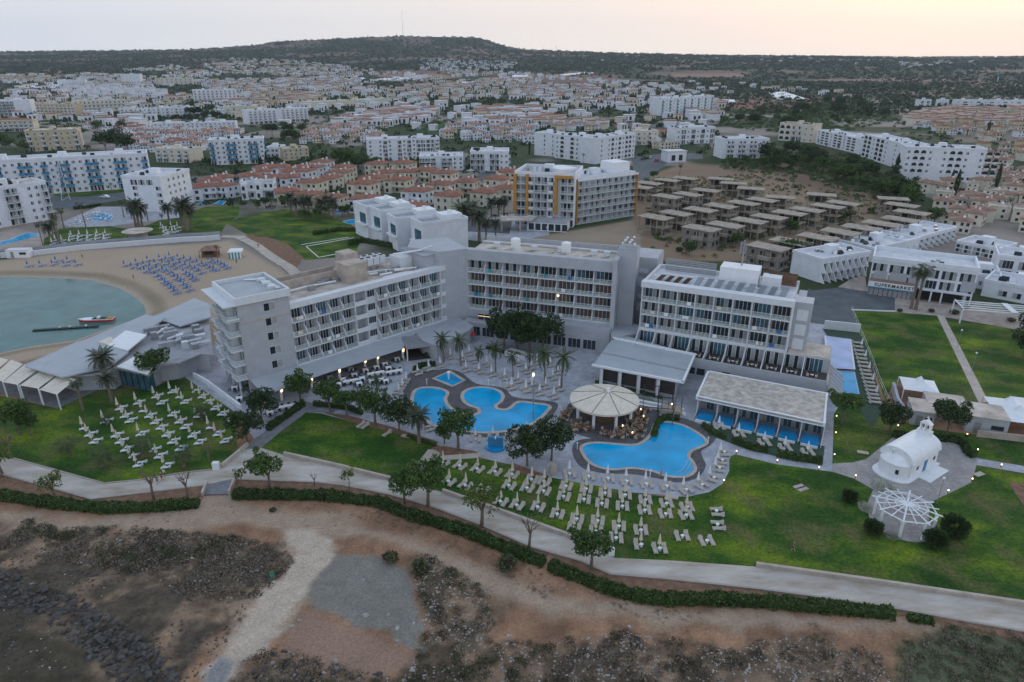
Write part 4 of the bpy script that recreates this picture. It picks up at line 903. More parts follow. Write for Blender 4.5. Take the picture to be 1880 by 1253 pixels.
# service wall / walkway left of the suites
# left restaurant complex with grey roofs
MAINP=[(46,669),(140,628),(200,612),(270,584),(357,552),(382,575),(390,640),(393,652),(368,650),(330,666),(296,672),(272,689),(214,676),(196,687),(118,690)]
e,p,q=roofhouse('beach_restaurant','sprawling low restaurant with many grey roofs between the bay and the round lawn','MAIN' and MAINP,4.0,'wall','roof',inset=1.0,group=GH)
ex,ey=e.location.x,e.location.y
def onroof(name,pts,z,th,m,zs=None):
    pp=[(x-ex,y-ey) for x,y in W(pts,z)]; zs=zs or [z]*len(pp); return MB().prism(pp,[4.003]*len(pp) if th is None else [q-th for q in zs],zs).build(name,m,e)
onroof('sheet_roof',[(273,584),(357,550),(384,562),(388,585),(330,596),(306,588)],5.2,.3,'sheet',[4.9,5.6,5.8,5.6,4.8,4.8])
onroof('sheet_roof',[(143,624),(268,583),(305,588),(256,613),(184,626)],5.2,.3,'sheet',[4.6,5.9,5.8,4.9,4.7])
onroof('sheet_roof',[(44,669),(143,630),(195,634),(236,646),(200,672),(113,688)],5.0,.3,'sheet',[4.6,5.4,5.4,5.0,4.8,4.5])
onroof('white_awning',[(196,632),(231,609),(270,617),(234,641)],5.6,.25,'white',[5.5,5.9,5.9,5.3])
onroof('white_awning',[(180,628),(203,618),(210,626),(198,632)],5.6,.25,'cream')
onroof('white_awning',[(214,673),(256,650),(276,660),(284,668),(271,687)],4.8,.25,'white')
rr=random.Random(5)
for k in range(16):
    x,y=P(rr.uniform(262,380),rr.uniform(590,640),4.6); x-=ex;y-=ey; w=rr.uniform(.8,2.6); a=rr.uniform(0,1)
    MB().prism([(x,y),(x+w,y+w*.6),(x+w-.7,y+w*.6+1),(x-.7,y+1)],4.003,4.8+rr.random()).build('air_conditioner',rr.choice(['metal','trim','roof']),e)
for k in range(7):
    a=P(265+k*14,612+k*3,4.9); b=P(290+k*16,595+k*5,4.9); MB().tube([(a[0]-ex,a[1]-ey,4.6),(b[0]-ex,b[1]-ey,4.7)],.3,6).build('duct','trim',e)
for i in range(5):
    s=P(*lerp((214,676),(271,688.6),i/5+.02),4.0); t=P(*lerp((214,676),(271,688.6),(i+1)/5-.02),4.0); MB().prism([(s[0]-ex,s[1]-ey+.35),(t[0]-ex,t[1]-ey+.35),(t[0]-ex,t[1]-ey+2.2),(s[0]-ex,s[1]-ey+2.2)],.1,3.6).build('window','glassb',e)
# sail canopies
struct('terrace_deck',[(-60,715),(0,722),(105,751),(150,731),(205,706),(214,692),(150,685),(60,665),(-60,690)],.11,'pave_grey')
for i,s in enumerate([[(-55,683),(-8,657),(16,664),(-22,693)],[(-18,694),(22,664),(43,672),(5,700)],[(5,701),(47,672),(76,678),(32,706)],[(36,707),(81,681),(108,689),(70,713)],[(72,715),(112,690),(140,700),(104,724)]]):
    pts=W(s,3.4); cx,cy=pts[0]; e=empty('sail_canopy',cx,cy,0,0,['cream sail canopy cut by the photo edge beside the restaurant','cream sail canopy, the second one counted from the photo edge','cream sail canopy in the middle of the row on white posts','cream sail canopy next to last before the palms','cream sail canopy at the palm end of its row'][i],'canopy','cream sail canopies beside the beach restaurant')
    g=5; v=[]; 
    for a in range(g):
        for b in range(g):
            u,w=a/(g-1),b/(g-1); x=(1-u)*(1-w)*pts[0][0]+(1-u)*w*pts[1][0]+u*w*pts[2][0]+u*(1-w)*pts[3][0]; y=(1-u)*(1-w)*pts[0][1]+(1-u)*w*pts[1][1]+u*w*pts[2][1]+u*(1-w)*pts[3][1]
            v.append((x-cx,y-cy,3.3+.5*w-.5*math.sin(math.pi*u)*math.sin(math.pi*w)))
    f=[(a*g+b,(a+1)*g+b,(a+1)*g+b+1,a*g+b+1) for a in range(g-1) for b in range(g-1)]
    o=MB().add(v,f); o.build('canopy_cloth','cream',e,True)
    for k in(0,3): MB().cyl(pts[k][0]-cx,pts[k][1]-cy,0,3.35,.14,6).build('post','white',e)
# round bar
bx,by=P(1108,765); bar=empty('round_bar',bx,by,0,0,'round bar under a wide conical cream canopy between two pools','bar')
RB=6.4; rb=[(RB*math.cos(t),RB*.98*math.sin(t)) for t in np.linspace(0,2*math.pi,41)[:-1]]
v=[(x,y,3.7) for x,y in rb]+[(x,y,3.35) for x,y in rb]+[(.6,.0,5.3),(0,0,3.4)]; n=40
MB().add(v,[(i,(i+1)%n,2*n) for i in range(n)]+[(i,n+i,n+(i+1)%n,(i+1)%n)[::-1] for i in range(n)]+[((i+1)%n+n,i+n,2*n+1) for i in range(n)]).build('canopy_roof','cream',bar)
o=MB(); o.cyl(.6,0,5.2,5.9,.45,10,0,.3)
o.build('roof_cap','white',bar)
for k in range(8):
    t=k*math.pi/4+.3; MB().tube([(.6,0,5.34),(RB*math.cos(t),RB*.98*math.sin(t),3.74)],.05,4).build('roof_rib','wood',bar)
    MB().cyl(5.2*math.cos(t),5.2*math.sin(t),0,3.55,.28,8).build('column','white',bar)
o=MB(); 
for k in range(24):
    t0=k*math.pi/12;t1=t0+.262; o.prism([(2.8*math.cos(t0),2.8*math.sin(t0)),(2.8*math.cos(t1),2.8*math.sin(t1)),(2.2*math.cos(t1),2.2*math.sin(t1)),(2.2*math.cos(t0),2.2*math.sin(t0))],.1,1.15)
o.build('counter','wood',bar); MB().cyl(0,0,.1,2.6,1.4,12).build('back_bar','deck',bar)
for k in range(6): MB().cyl(1.8*math.cos(k),1.8*math.sin(k),2.9,3.1,.12,6).build('pendant_lamp','lampw',bar)
struct('bar_floor',spline(c4([(960,560),(1010,470),(1080,380),(1500,330),(1650,380),(1690,500),(1640,640),(1500,690),(1280,665),(1100,620)])),.10,'pave_dark')
pg=empty('bar_pergola',*P(1185,755),0,R(-12),'open dark metal pergola frame beside the round bar','pergola')
for x in(-.5,2.2,4.9): 
    for y in(-4.5,0,4.5): MB().box(x-.06,x+.06,y-.06,y+.06,0,3.2).build('post','blk',pg)
for y in(-4.5,0,4.5): MB().box(-.5,4.96,y-.05,y+.05,3.2,3.32).build('beam','blk',pg)
for x in(-.5,2.2,4.9): MB().box(x-.05,x+.05,-4.5,4.5,3.33,3.45).build('beam','blk',pg)
MB().box(4.98,5.05,-4.4,4.4,.1,1.8).build('glass_screen','railt',pg)
# fountain wall
e=empty('fountain',*P(910,822),0,R(-6),'blue semicircular fountain basin with dark tiled waterfall wall','fountain')
MB().box(-1.6,1.6,-.2,.5,0,2.4).build('water_wall','bluep',e); MB().box(-.12,.12,-.5,.2,2.2,2.5).build('spout','white',e)
mb=MB(); mb.prism([(-2.3,.4)]+[(2.3*math.cos(t),.4+2.6*math.sin(t)) for t in np.linspace(math.pi,2*math.pi,12)]+[(2.3,.4)],0,.35); mb.build('basin','pool_water_deep',e); e.scale=(.8,.8,.85)
# supermarket complex
def label_text(txt,parent,x,y,z,size,m,rz=0,name='lettering'):
    cu=bpy.data.curves.new(name,'FONT'); cu.body=txt; cu.size=size; cu.extrude=.04; cu.space_character=1.25; cu.offset=.02
    t=bpy.data.objects.new('tmp',cu); COL.objects.link(t); dg=bpy.context.evaluated_depsgraph_get(); dg.update(); me=bpy.data.meshes.new_from_object(t.evaluated_get(dg)); bpy.data.objects.remove(t)
    me.materials.clear(); me.materials.append(M[m]); o=bpy.data.objects.new(name,me); COL.objects.link(o); o.parent=parent; o.location=(x,y,z); o.rotation_euler=(math.pi/2,0,rz); return o
GM='white and grey blocks of the supermarket complex'
e,L,zt=block('white and grey block with a blue fronted supermarket at street level',(1590.5,536),(1780,562),470,13,3,'gggggg',wm='wallw',name='shop_building',cat='building',group=GM,pen=False,parapet=1.2)
MB().box(.3,L*.43,-2.2,-.1,-.1,2.9).build('shop_front','curt',e)
MB().box(.1,L*.45,-2.5,-.08,2.5,2.95).build('shop_fascia','bluep',e); sg=MB().box(.1,L*.45,-2.58,-2.51,2.5,4.1).build('shop_sign','white',e)
MB().box(.1,L*.45,-2.62,-2.5,2.2,2.55).build('sign_edge','bluep',e)
label_text('SUPERMARKET',sg,1.6,-2.6,2.85,1.25,'blk')
for k in range(9):
    MB().box(.5+k*L*.047,.5+k*L*.047+.12,-2.26,-2.201,0,2.4).build('shop_mullion','blk',e)
MB().box(.2,L*.44,-2.4,-.02,4.1,4.25).build('shop_roof','tileb',e)
for x0,x1 in((.9,4.2),(4.9,9.2),(9.6,13.6),(22,25.4)): 
    MB().box(x0,x1,-.09,-.06,zt*.36,zt*.62).build('grey_wall_panel','wall',e)
MB().box(L*.5,L*.95,-1.9,-.1,3.1,3.4).build('entrance_canopy','trim',e)
for x in(L*.52,L*.62,L*.72,L*.93): MB().box(x-.2,x+.2,-1.8,-1.4,0,3.1).build('entrance_post','trim',e)
MB().box(L*.47,L*.9,-.13,-.1,.1,3.0).build('entrance_opening','dark',e)
block('long white wing with slanted wall fins beside the palm group',(1502,519),(1590,503),475,11,2,'tttttttt',group=GM,name='apartment_wing',pen=True)
block('far white wing with triangular fins reaching behind the complex',(1660,466),(1751,439),441,12,2,'ttttttttt',group=GM,name='apartment_wing',pen=True)
block('white wing joining the near and far finned wings',(1600,482),(1684,462),455,16,2,'.........',group=GM,name='apartment_wing',pen=True)
block('white roofed block behind the tank covered roof',(1752,462),(1830,478),441,13,2,'ggggg',group=GM,name='apartment_wing')
block('grey and white block cut by the photo edge, with dark wide windows',(1800,543),(1930,568),512,12,1,'.WWW.',group=GM,name='apartment_wing')
block('white upper block with two large windows above the tanks',(1822,510),(1930,523),467,12,2,'ggg',group=GM,name='apartment_wing')
block('white block with domes and water tanks between the supermarket and edge block',(1775,528),(1832,535),500,12,1,'.w.w',group=GM,name='apartment_wing')
pe=empty('entrance_pergola',*P(1820,592),0,R(-16),'white steel pergola with one broad plank over the entrance court','pergola')
for x,y in((-8,-3),(8,-3),(-8,4),(8,4)): MB().box(x-.15,x+.15,y-.15,y+.15,0,3.6).build('post','white',pe)
for y in(-3,-1.2,.6,2.4,4): MB().box(-8,8,y-.12,y+.12,3.6,3.85).build('beam','white',pe)
MB().box(2.5,4.0,-3.2,4.2,3.86,4.0).build('plank','trim',pe)
for x in(-8,8): MB().box(x-.14,x+.14,-3,4,3.855,4.1).build('beam','white',pe)
# ---------- chapel ----------
# base corners: apse end towards camera-left, side wall with blue door on the right
Bq=P(1668,884); Cq=P(1728,846.5); L,rz=line(Bq,Cq)
ch=empty('chapel',Bq[0],Bq[1],0.15,rz,'small whitewashed chapel with barrel vault, apse and bell tower','chapel')
wd=6.2; hw=3.3; ch.scale=(.81,.81,.84)
def vault(x0,x1,r0,w,z,n=14,th=0):
    mb=MB(); v=[]
    for x in(x0,x1):
        v+=[(x,w/2-w/2*math.cos(t)*(1+th),z+r0*math.sin(t)) for t in np.linspace(0,math.pi,n)]
    mb.add(v,[(i,n+i,n+i+1,i+1) for i in range(n-1)]+[tuple(range(n)),tuple(range(2*n-1,n-1,-1))]); return mb
MB().box(0,L,0,wd,0,hw).build('wall','white',ch)
v_=vault(-.35,L+.35,2.3,wd,hw+.14,16,.07); v_.build('vault_roof','white',ch)
MB().box(-.3,L+.3,-.3,wd+.3,hw+.003,hw+.138).build('cornice','white',ch)
mb=MB(); pts=[(-.01,0.25)]+[(-2.2*math.sin(t)-.01,wd/2-(wd/2-.25)*math.cos(t)) for t in np.linspace(0,math.pi,14)]; mb.prism(pts,0,hw-.3)
mb.build('apse','white',ch)
mb=MB(); n=14; ap=[(-2.35*math.sin(t)-.01,wd/2-(wd/2-.1)*math.cos(t)) for t in np.linspace(0,math.pi,n)]
v=[(x,y,hw-.29) for x,y in ap]+[(x*.5,wd/2+(y-wd/2)*.62,hw+.75) for x,y in ap]+[(-.01,wd/2,hw+1.25)]
mb.add(v,[(i,i+1,n+i+1,n+i) for i in range(n-1)]+[(n+i,n+i+1,2*n) for i in range(n-1)]); mb.build('apse_roof','white',ch,True)
mb=MB(); mb.prism([(-.6,-.6)]+[(-2.6*math.sin(t)-.6,wd/2-(wd/2+.6)*math.cos(t)) for t in np.linspace(0,math.pi,12)]+[(L+.6,wd+.6),(L+.6,-.6)],-.15,.18); mb.build('plinth','white',ch)
MB().box(L*.25,L*.95,-2.8,-.61,-.15,.1).build('door_step','white',ch)
MB().box(L*.48,L*.48+1.1,-.08,-.002,.2,2.5).build('door','bluep',ch)
for x in(L*.24,L*.86): 
    o=MB(); o.box(x-.35,x+.35,-.07,-.002,1.5,2.2); w_=o.build('window','glass',ch); o=MB(); o.box(x-.02,x+.02,-.1,-.071,1.5,2.2); o.build('window_bar','bluep',w_)
a=2.3; MB().box(-2.02,-1.7,wd/2-1.4-.3,wd/2-1.4+.3,1.2,2.1).build('window','glass',ch)
bt=MB(); x0=L-.9; bt.box(x0-.7,x0+.7,wd/2-1.3,wd/2+1.3,hw+2.1,hw+3.2); bt.box(x0-.5,x0+.5,wd/2-1.0,wd/2-.75,hw+3.2,hw+4.6);bt.box(x0-.5,x0+.5,wd/2+.75,wd/2+1.0,hw+3.2,hw+4.6);bt.box(x0-.5,x0+.5,wd/2-.12,wd/2+.12,hw+3.2,hw+4.6);
b_=bt.build('bell_tower','white',ch)
v=[(x0-.6,wd/2-1.1,hw+4.6),(x0+.6,wd/2-1.1,hw+4.6),(x0+.6,wd/2+1.1,hw+4.6),(x0-.6,wd/2+1.1,hw+4.6),(x0-.6,wd/2,hw+5.4),(x0+.6,wd/2,hw+5.4)]
MB().add(v,[(0,1,5,4),(3,4,5,2),(0,4,3),(1,2,5),(3,2,1,0)]).build('tower_cap','white',ch)
MB().box(x0-.05,x0+.05,wd/2-.05,wd/2+.05,hw+5.3,hw+6.2).box(x0-.05,x0+.05,wd/2-.3,wd/2+.3,hw+5.75,hw+5.87).build('cross','white',ch)
for s in(-.44,.44): MB().cyl(x0,wd/2+s,hw+3.8,hw+4.3,.2,8,0,.08).build('bell','wood',b_)
# ---------- white timber gazebo ----------
gx,gy=P(1656,962); gz=empty('gazebo',gx,gy,0,.2,'white timber gazebo with radiating roof beams on the lawn by the chapel','gazebo')
RG=3.75
for k in range(8):
    t=k*math.pi/4; t2=(k+1)*math.pi/4; c,s_=math.cos(t),math.sin(t); c2,s2=math.cos(t2),math.sin(t2)
    MB().box(RG*c-.14,RG*c+.14,RG*s_-.14,RG*s_+.14,0,2.9).build('post','white',gz)
    MB().beam((RG*1.05*c,RG*1.05*s_,2.95),(RG*1.05*c2,RG*1.05*s2,2.95),.17).build('ring_beam','white',gz)
    for q in(0,.5):
        tt=t+q*math.pi/4; rr=RG*(1.18 if q==0 else 1.12); MB().beam((.12*math.cos(tt),.12*math.sin(tt),3.55),(rr*math.cos(tt),rr*math.sin(tt),3.1),.17 if q==0 else .13).build('rafter','white',gz)
    for rr in(.42,.72): MB().beam((RG*rr*c,RG*rr*s_,3.42-.0*rr),(RG*rr*c2,RG*rr*s2,3.42),.09).build('purlin','white',gz)
    MB().beam((RG*c,RG*s_,2.1),(RG*(c*.8+c2*.2),RG*(s_*.8+s2*.2),2.9),.07).build('brace','white',gz)
    MB().beam((RG*c,RG*s_,2.1),(RG*(c*.8+math.cos(t-math.pi/4)*.2),RG*(s_*.8+math.sin(t-math.pi/4)*.2),2.9),.07).build('brace','white',gz)
MB().cyl(0,0,.03,.14,RG+.4,24).build('floor','pave_chapel',gz)
# ---------- cabins and tents to the right of the turf ----------
GT='white event tents and service cabins'
def tent(px,py,w,d,label,rz=-.35,h=2.6):
    x,y=P(px,py); e=empty('event_tent',x,y,0,rz,label,'tent',GT)
    v=[(-w/2,-d/2,h),(w/2,-d/2,h),(w/2,d/2,h),(-w/2,d/2,h),(-w/8,-d/8,h+.9),(w/8,-d/8,h+.9),(w/8,d/8,h+.9),(-w/8,d/8,h+.9),(0,0,h+2.0)]
    MB().add(v,[(0,1,5,4),(1,2,6,5),(2,3,7,6),(3,0,4,7),(4,5,8),(5,6,8),(6,7,8),(7,4,8)]).build('tent_roof','white',e)
    for sx in(-1,1):
        for sy in(-1,1): MB().box(sx*w/2-.08,sx*w/2+.08,sy*d/2-.08,sy*d/2+.08,0,h).build('tent_leg','white',e)
tent(1682,729,6.2,6.2,'white peaked tent farthest from the chapel roof, on a walled terrace')
tent(1845,768,6.5,6,'white peaked tent behind the larger front tent',-.3)
tent(1862,785,6.8,6.5,'large white peaked tent by the wooden fence right of the chapel',-.3)
tent(1895,768,6.5,6,'white tent cut by the photo edge',-.3)
def cabin(px,py,w,d,h,label,rz=-.35,m='wall',rm='roofb'):
    x,y=P(px,py); e=empty('service_cabin',x,y,0,rz,label,'cabin',GT)
    MB().box(-w/2,w/2,-d/2,d/2,0,h).build('wall',m,e); MB().box(-w/2-.1,w/2+.1,-d/2-.1,d/2+.1,h+.002,h+.15).build('roof',rm,e)
    MB().box(-w*.3,-w*.3+1,-d/2-.05,-d/2-.002,.1,2.1).build('door','metal',e); MB().box(w*.1,w*.4,-d/2-.05,-d/2-.002,1.1,1.9).build('window','glass',e)
    return e
cabin(1686,770,3.6,5.5,2.8,'narrow white roofed cabin with grey side nearest the dark tree')
cabin(1729,760,6.5,5,2.9,'wide grey cabin with stained roof between two small ones')
cabin(1762,762,3.2,2.6,2.2,'low beige roofed cabin between the two big ones')
cabin(1800,783,6.4,6,3.1,'large grey cabin with double doors beside the event tents')
o=strip('garden_wall',[(1638,715),(1646,745),(1660,765),(1690,780)],.5,0,1.6,'wall','curved grey wall round the walled tent terrace','wall',GT)
o=strip('garden_wall',[(1738,745),(1772,752),(1800,766)],.4,0,1.5,'wall','grey wall linking the service cabins','wall',GT)
o=strip('timber_screen',[(1792,802),(1880,812),(1960,822)],.3,0,1.3,'stone','tan boarded screen in front of the event tents','fence',GT)
struct('tent_terrace',[(1645,700),(1700,718),(1712,735),(1700,775),(1680,778),(1655,745)],.09,'bed')
# ---------- fence and turf strip furniture ----------
def fence(pts,h,label,m='white',group='fences and railings',step=3):
    p=W(pts); e=empty('fence',p[0][0],p[0][1],0,0,label,'fence',group); mb=MB()
    for i in range(len(p)-1):
        a=Vector(p[i])-Vector(p[0]); b=Vector(p[i+1])-Vector(p[0]); n=max(1,int((b-a).length/step))
        mb.beam((a.x,a.y,h),(b.x,b.y,h),.04); mb.beam((a.x,a.y,h*.5),(b.x,b.y,h*.5),.03)
        for k in range(n+1): q=a.lerp(b,k/n); mb.beam((q.x,q.y,0),(q.x,q.y,h),.04)
    mb.build('rail',m,e); return e
fence([(1563,571),(1600,665),(1612,700),(1630,742)],1.3,'white fence between the turf strip and the big lawn')
fence([(405,862),(442,836)],1.0,'short handrail beside the path fork'); 
fence([(0,461),(150,450),(250,443),(370,436)],1.0,'brown railing along the sea wall walkway','wood')
fence([(373,705),(430,757)],1.0,'handrail along the ramp below the end block')
o=strip('ramp_wall',[(356,692),(380,705),(443,752)],.4,0,1.0,'white','white parapet of the ramp below the end block','wall')
o=strip('garden_wall',[(1512,604),(1552,608),(1578,611)],.4,0,2.2,'trim','pale green boundary wall at the far end of turf strip','wall')
# sea wall and walkway
SW=[(-260,487),(-60,478),(0,474),(60,470),(150,459),(250,451),(340,444),(383,442),(405,440)]
o=strip('sea_wall',SW,.9,-1.5,1.7,'trim','long pale sea wall behind the sand','wall')
o=strip('promenade',[(x,y-5.5) for x,y in SW],4.5,-.2,1.5,'pave_grey',kind='structure')
o=strip('promenade',[(405,436),(440,437),(470,452),(500,474),(530,492),(560,520)],3.5,0,.35,'pave_stone',kind='structure')
cabin(38,472,7,3,2.6,'white hut built against the sea wall',.1,'white','trim')
hut=empty('beach_hut',*P(388,470),0,R(10),'dark timber beach hut with pitched brown roof beside a palm','hut')
MB().box(-2.5,2.5,-1.8,1.8,0,2.3).build('wall','wood',hut)
MB().add([(-3.2,-2.6,2.3),(3.2,-2.6,2.3),(3.2,2.6,2.3),(-3.2,2.6,2.3),(-1.2,0,3.6),(1.2,0,3.6)],[(0,1,5,4),(1,2,5),(2,3,4,5),(3,0,4),(3,2,1,0)]).build('roof','tileb',hut)
MB().box(-1.5,1.2,-1.86,-1.802,.9,1.9).build('hatch','dark',hut)
for x in(-3.1,3.1): MB().box(x-.08,x+.08,-2.5,-2.34,0,2.4).build('post','wood',hut)
cb=empty('cabana',*P(434,473),0,R(8),'white roofed cabana with teal striped curtains on the sand','cabana')
MB().add([(-2.2,-2,2.2),(2.2,-2,2.2),(2.2,2,2.2),(-2.2,2,2.2),(-1.9,-1.7,2.7),(1.9,-1.7,2.7),(1.9,1.7,2.7),(-1.9,1.7,2.7)],[(0,1,5,4),(1,2,6,5),(2,3,7,6),(3,0,4,7),(4,5,6,7),(3,2,1,0)]).build('roof','white',cb)
for k in range(4): MB().box(-1.9+k*1,-1.4+k*1,-1.8,-1.72,0,2.19).build('curtain','teal',cb); MB().box(-1.4+k*1,-.92+k*1,-1.79,-1.71,0,2.19).build('curtain','white',cb)
for sx in(-2,2): MB().box(sx-.06,sx+.06,1.7,1.82,0,2.2).build('post','white',cb)
ub=empty('sunken_bar',*P(255,437),0,0,'round stone roofed bar below the palm clump on the resort lawn','bar'); MB().cyl(0,0,2.4,2.75,5.0,20,0,5.3).build('roof','roofb',ub); MB().cyl(0,0,0,2.39,3.2,12).build('wall','stone',ub)
# boat and pontoon
bo=empty('speedboat',*P(178,590,-.7),-.72,R(8),'red and white speedboat with its bow to the open bay','boat')
hull=[(-4.5,0,.9),(-2.5,-1.0,.8),(2.8,-1.15,.7),(4.2,-1.0,.65),(4.2,1.0,.65),(2.8,1.15,.7),(-2.5,1.0,.8)]; low=[(-3.9,0,.0),(-2.3,-.7,-.1),(2.8,-.9,-.1),(4.1,-.8,-.1),(4.1,.8,-.1),(2.8,.9,-.1),(-2.3,.7,-.1)]
mb=MB(); n=7; mb.add(hull+low,[tuple(range(n))]+[(i,n+i,n+(i+1)%n,(i+1)%n) for i in range(n)]+[tuple(range(2*n-1,n-1,-1))]); mb.build('hull','white',bo)
MB().prism([(-4.3,0),(-2.45,-.97),(2.8,-1.13),(4.22,-1.0),(4.22,1.0),(2.8,1.13),(-2.45,.97)],.1,.6).build('hull_stripe','red',bo)
MB().prism([(-.8,-.7),(2.4,-.8),(2.4,.8),(-.8,.7)],.78,.86).build('cockpit','deck',bo); MB().add([(-1.0,-.7,.85),(-1.0,.7,.85),(-.5,.6,1.35),(-.5,-.6,1.35)],[(0,1,2,3),(3,2,1,0)]).build('windscreen','glass',bo)
for y in(-.35,.35): MB().box(.4,.9,y-.25,y+.25,.87,1.3).build('seat','white',bo)
MB().box(2.5,4.0,-.8,.8,.72,.88).build('stern_deck','orange',bo)
jt=empty('floating_jetty',*P(118,604,-.7),-.75,R(11),'narrow black floating jetty pointing into the bay','jetty')
for k in range(12): MB().box(-7+k*1.25,-5.85+k*1.25,-.5,.5,-.1,.32).build('float_block','blk',jt)
for x in(-1,1.3,5): MB().cyl(x,.2,.32,.65,.3,8).build('buoy','cream',jt)
# ---------- apartment blocks and hotels ----------
B=block
B('long white hotel with bright blue balconies behind the resort pool',(-40,366),(281,344),297,16,5,['bwwbwwbbwbwbbwwbbwwbbwwb']*5,bm='bluep')
B('square white block with solar racks and tall stair side above the palms',(236,388),(306,390),322,22,5,['.W..W','.W..W','.W..W','.W..W','.ggg.'],side='.wwww.',parapet=1.1)
B('cream apartment block with recessed long balconies at the photo edge',(-35,425),(101,402),349,12,5,'.ww.rr.wwr',wm='wallw',rm='roofb',bm='trim')
B('pale hotel with bright blue balconies facing the red roofed villas',(389,304),(489,300),257,15,5,['bwwbbwwbbw']*5,bm='bluep',side='bbw')
B('wide white apartment block with dark balcony doors behind the villa roofs',(678,297),(808,292),256,14,5,'w.wgw.gwgwggggb',side='ww',g0=False)
B('white three storey apartments left of the car park, with central tan tower',(771,314),(851,313),287,18,3,'rrr.rrww',side='wbbw')
B('white three storey apartments right of the car park, with central tan tower',(864,314),(934,314),278,18,3,'rrr.rrww',side='wbbw')
# orange hotel
e,L,zt=B('new white hotel with a grid of balconies framed in ochre',(1055,412),(1161,395),327,16,6,'r'*10,parapet=1.0,g0=False,name='hotel')
for x in(-.4,L+.02): MB().box(x,x+.38,-1.7,2,zt*.02,zt-.5).build('ochre_frame','orange',e)
MB().box(-.4,L+.4,-1.75,-1.4,zt-1.1,zt-.4).build('roof_edge','white',e)
MB().box(-5,L*.1,3,13,zt-.9,zt+3.2).build('stair_head','white',e); MB().box(L*.72,L-.5,3,12,zt-.9,zt+3.6).build('stair_head','white',e)
MB().box(-13,L,-1.2,1,-2.5,0.02).build('plinth','trim',e)
e2,L2,z2=B('rounded entrance wing of the ochre framed hotel',(945,412),(1052,418),314,20,6,'rrbrrb.rr',parapet=1.2,name='hotel',bm='trim',rm='roof')
for x0,x1 in((-.3,1.0),(4.6,5.7),(L2*.68,L2*.68+1.1)): MB().box(x0,x1,-1.5,.5,5,z2-1.).build('ochre_panel','orange',e2)
MB().box(L2*.68,L2*.97,-1.56,-.1,z2-2.1,z2-1.1).build('ochre_panel','orange',e2)
MB().box(L2*.3,L2*.95,-9,-.1,0,3.4).build('lobby','wallw',e2); MB().box(L2*.3,L2*.95,-9.1,0,3.41,3.7).build('lobby_roof','roof',e2)
for k in range(6): MB().box(L2*.33+k*2.6,L2*.33+k*2.6+2,-9.06,-9.002,.4,2.9).build('window','glass',e2)
MB().prism([(-3,-14),(L2*.4,-11),(L2*.42,-3),(-4,-6)],4.0,4.5).build('entrance_canopy','roofb',e2)
for x,y in((-2,-13),(5,-12),(0,-7)): MB().cyl(x,y,0,4,.35,8).build('column','stone',e2)
B('tall plain white end of the moorish block behind the ochre framed hotel',(981,285),(1018,288),243,14,5,'..v.v',group='moorish white block')
B('white moorish block with dark arches, middle part behind the ochre hotel',(1018,290),(1092,300),246,14,5,'wa.awwaw',group='moorish white block')
B('white moorish block, end turned towards the street restaurants',(1093,302),(1164,289),254,12,5,'.w.wawawaaw',group='moorish white block')
B('white four storey hotel with dark balconies above the green scrub',(1325,292),(1408,291),255,16,4,'.bb.bb.bb.bb')
B('distant white and green hotel in a curve beside the scrub',(1212,213),(1308,205),181,16,5,'bwbwbwbwbwbwbwb',bm='teal')
GL='moorish white apartment rows on the right'
B('nearest white moorish apartments with rows of dark double arches',(1652,330),(1797,336),269,16,5,['.......WWWW','waaw.waaw.waa','waaw.waaw.waa','waaw.waaw.waa','waaw.waaw.waa'],group=GL,g0=False)
B('white moorish apartments with arches, second part from the big pine',(1580,288),(1650,311),246,14,5,'aawaaw.wa',group=GL,g0=False)
B('white moorish apartments with a blank end wall, farthest part from the pine',(1497,264),(1577,284),238,14,5,'waawaawaa.',group=GL,g0=False)
B('cream and tan tiled apartments next to the far moorish row',(1428,258),(1492,263),225,14,3,'aabbww',wm='wallc',rm='tileb',group=GL)
# far left hotels
B('distant white hotel with a bare end wall on the far left',(-30,214),(61,212),185,18,5,'rrrrrrrr....',side='..')
B('distant cream hotel with grey balconies and domed stair heads',(69,213),(140,214),190,14,4,'bbbbbbbbbb',wm='wallt',pitched=None)
B('distant yellow cream hotel rising to a stepped end',(141,213),(234,209),185,14,4,'bbbbbbbbbbbb',wm='wallc')
B('distant long white hotel with red coping and many small balconies',(222,217),(370,214),199,14,3,'bwbwbwbwbwbwbwbwbw')
B('distant white slab hotel before the dark trees',(357,191),(436,189),165,16,5,'bbbbbbbbbb')
B('low white apartment row behind the red village',(283,243),(434,240),226,12,3,'wbwbwbwbwwbwbwbwbw')
B('yellow apartment block beside the big dark trees',(54,279),(150,275),240,16,4,'bwbwbwwb',wm='wallt',side='bw')
B('cream hotel with red hipped roof at the photo edge',(-20,243),(64,241),222,14,3,'bbbbbbbbb',wm='wallc',pitched='tile')
B('white hotel with a tall stair fin behind the tree belt',(458,229),(567,222),203,14,5,'bbbbbb.bbbbbb')
B('small distant white hotel at the foot of the wooded slope',(107,158),(158,158),147,14,2,'wwwwwwww')
B('pale distant hotel below the quarry',(286,158),(355,157),144,14,3,'bbbbbbbb',wm='wallc')
B('distant white stepped hotel block near the quarry',(225,156),(259,156),136,14,4,'wwwww')
B('white street block by the open air restaurants',(1240,266),(1310,263),235,14,3,'wgwgwgwg')
B('cream three storey block facing the street restaurants',(1147,268),(1207,266),241,13,3,'bwbwbw',wm='wallc')
B('yellow three storey block behind the villas',(522,296),(568,293),273,12,3,'wwwww',wm='wallt',side='ww')
B('low white building with a deep blue glass front',(490,290),(514,290),270,14,2,'WWW')
B('cream block with rounded balconies behind the blue balcony hotels',(288,298),(350,300),272,14,3,'bbwbb',wm='wallc')
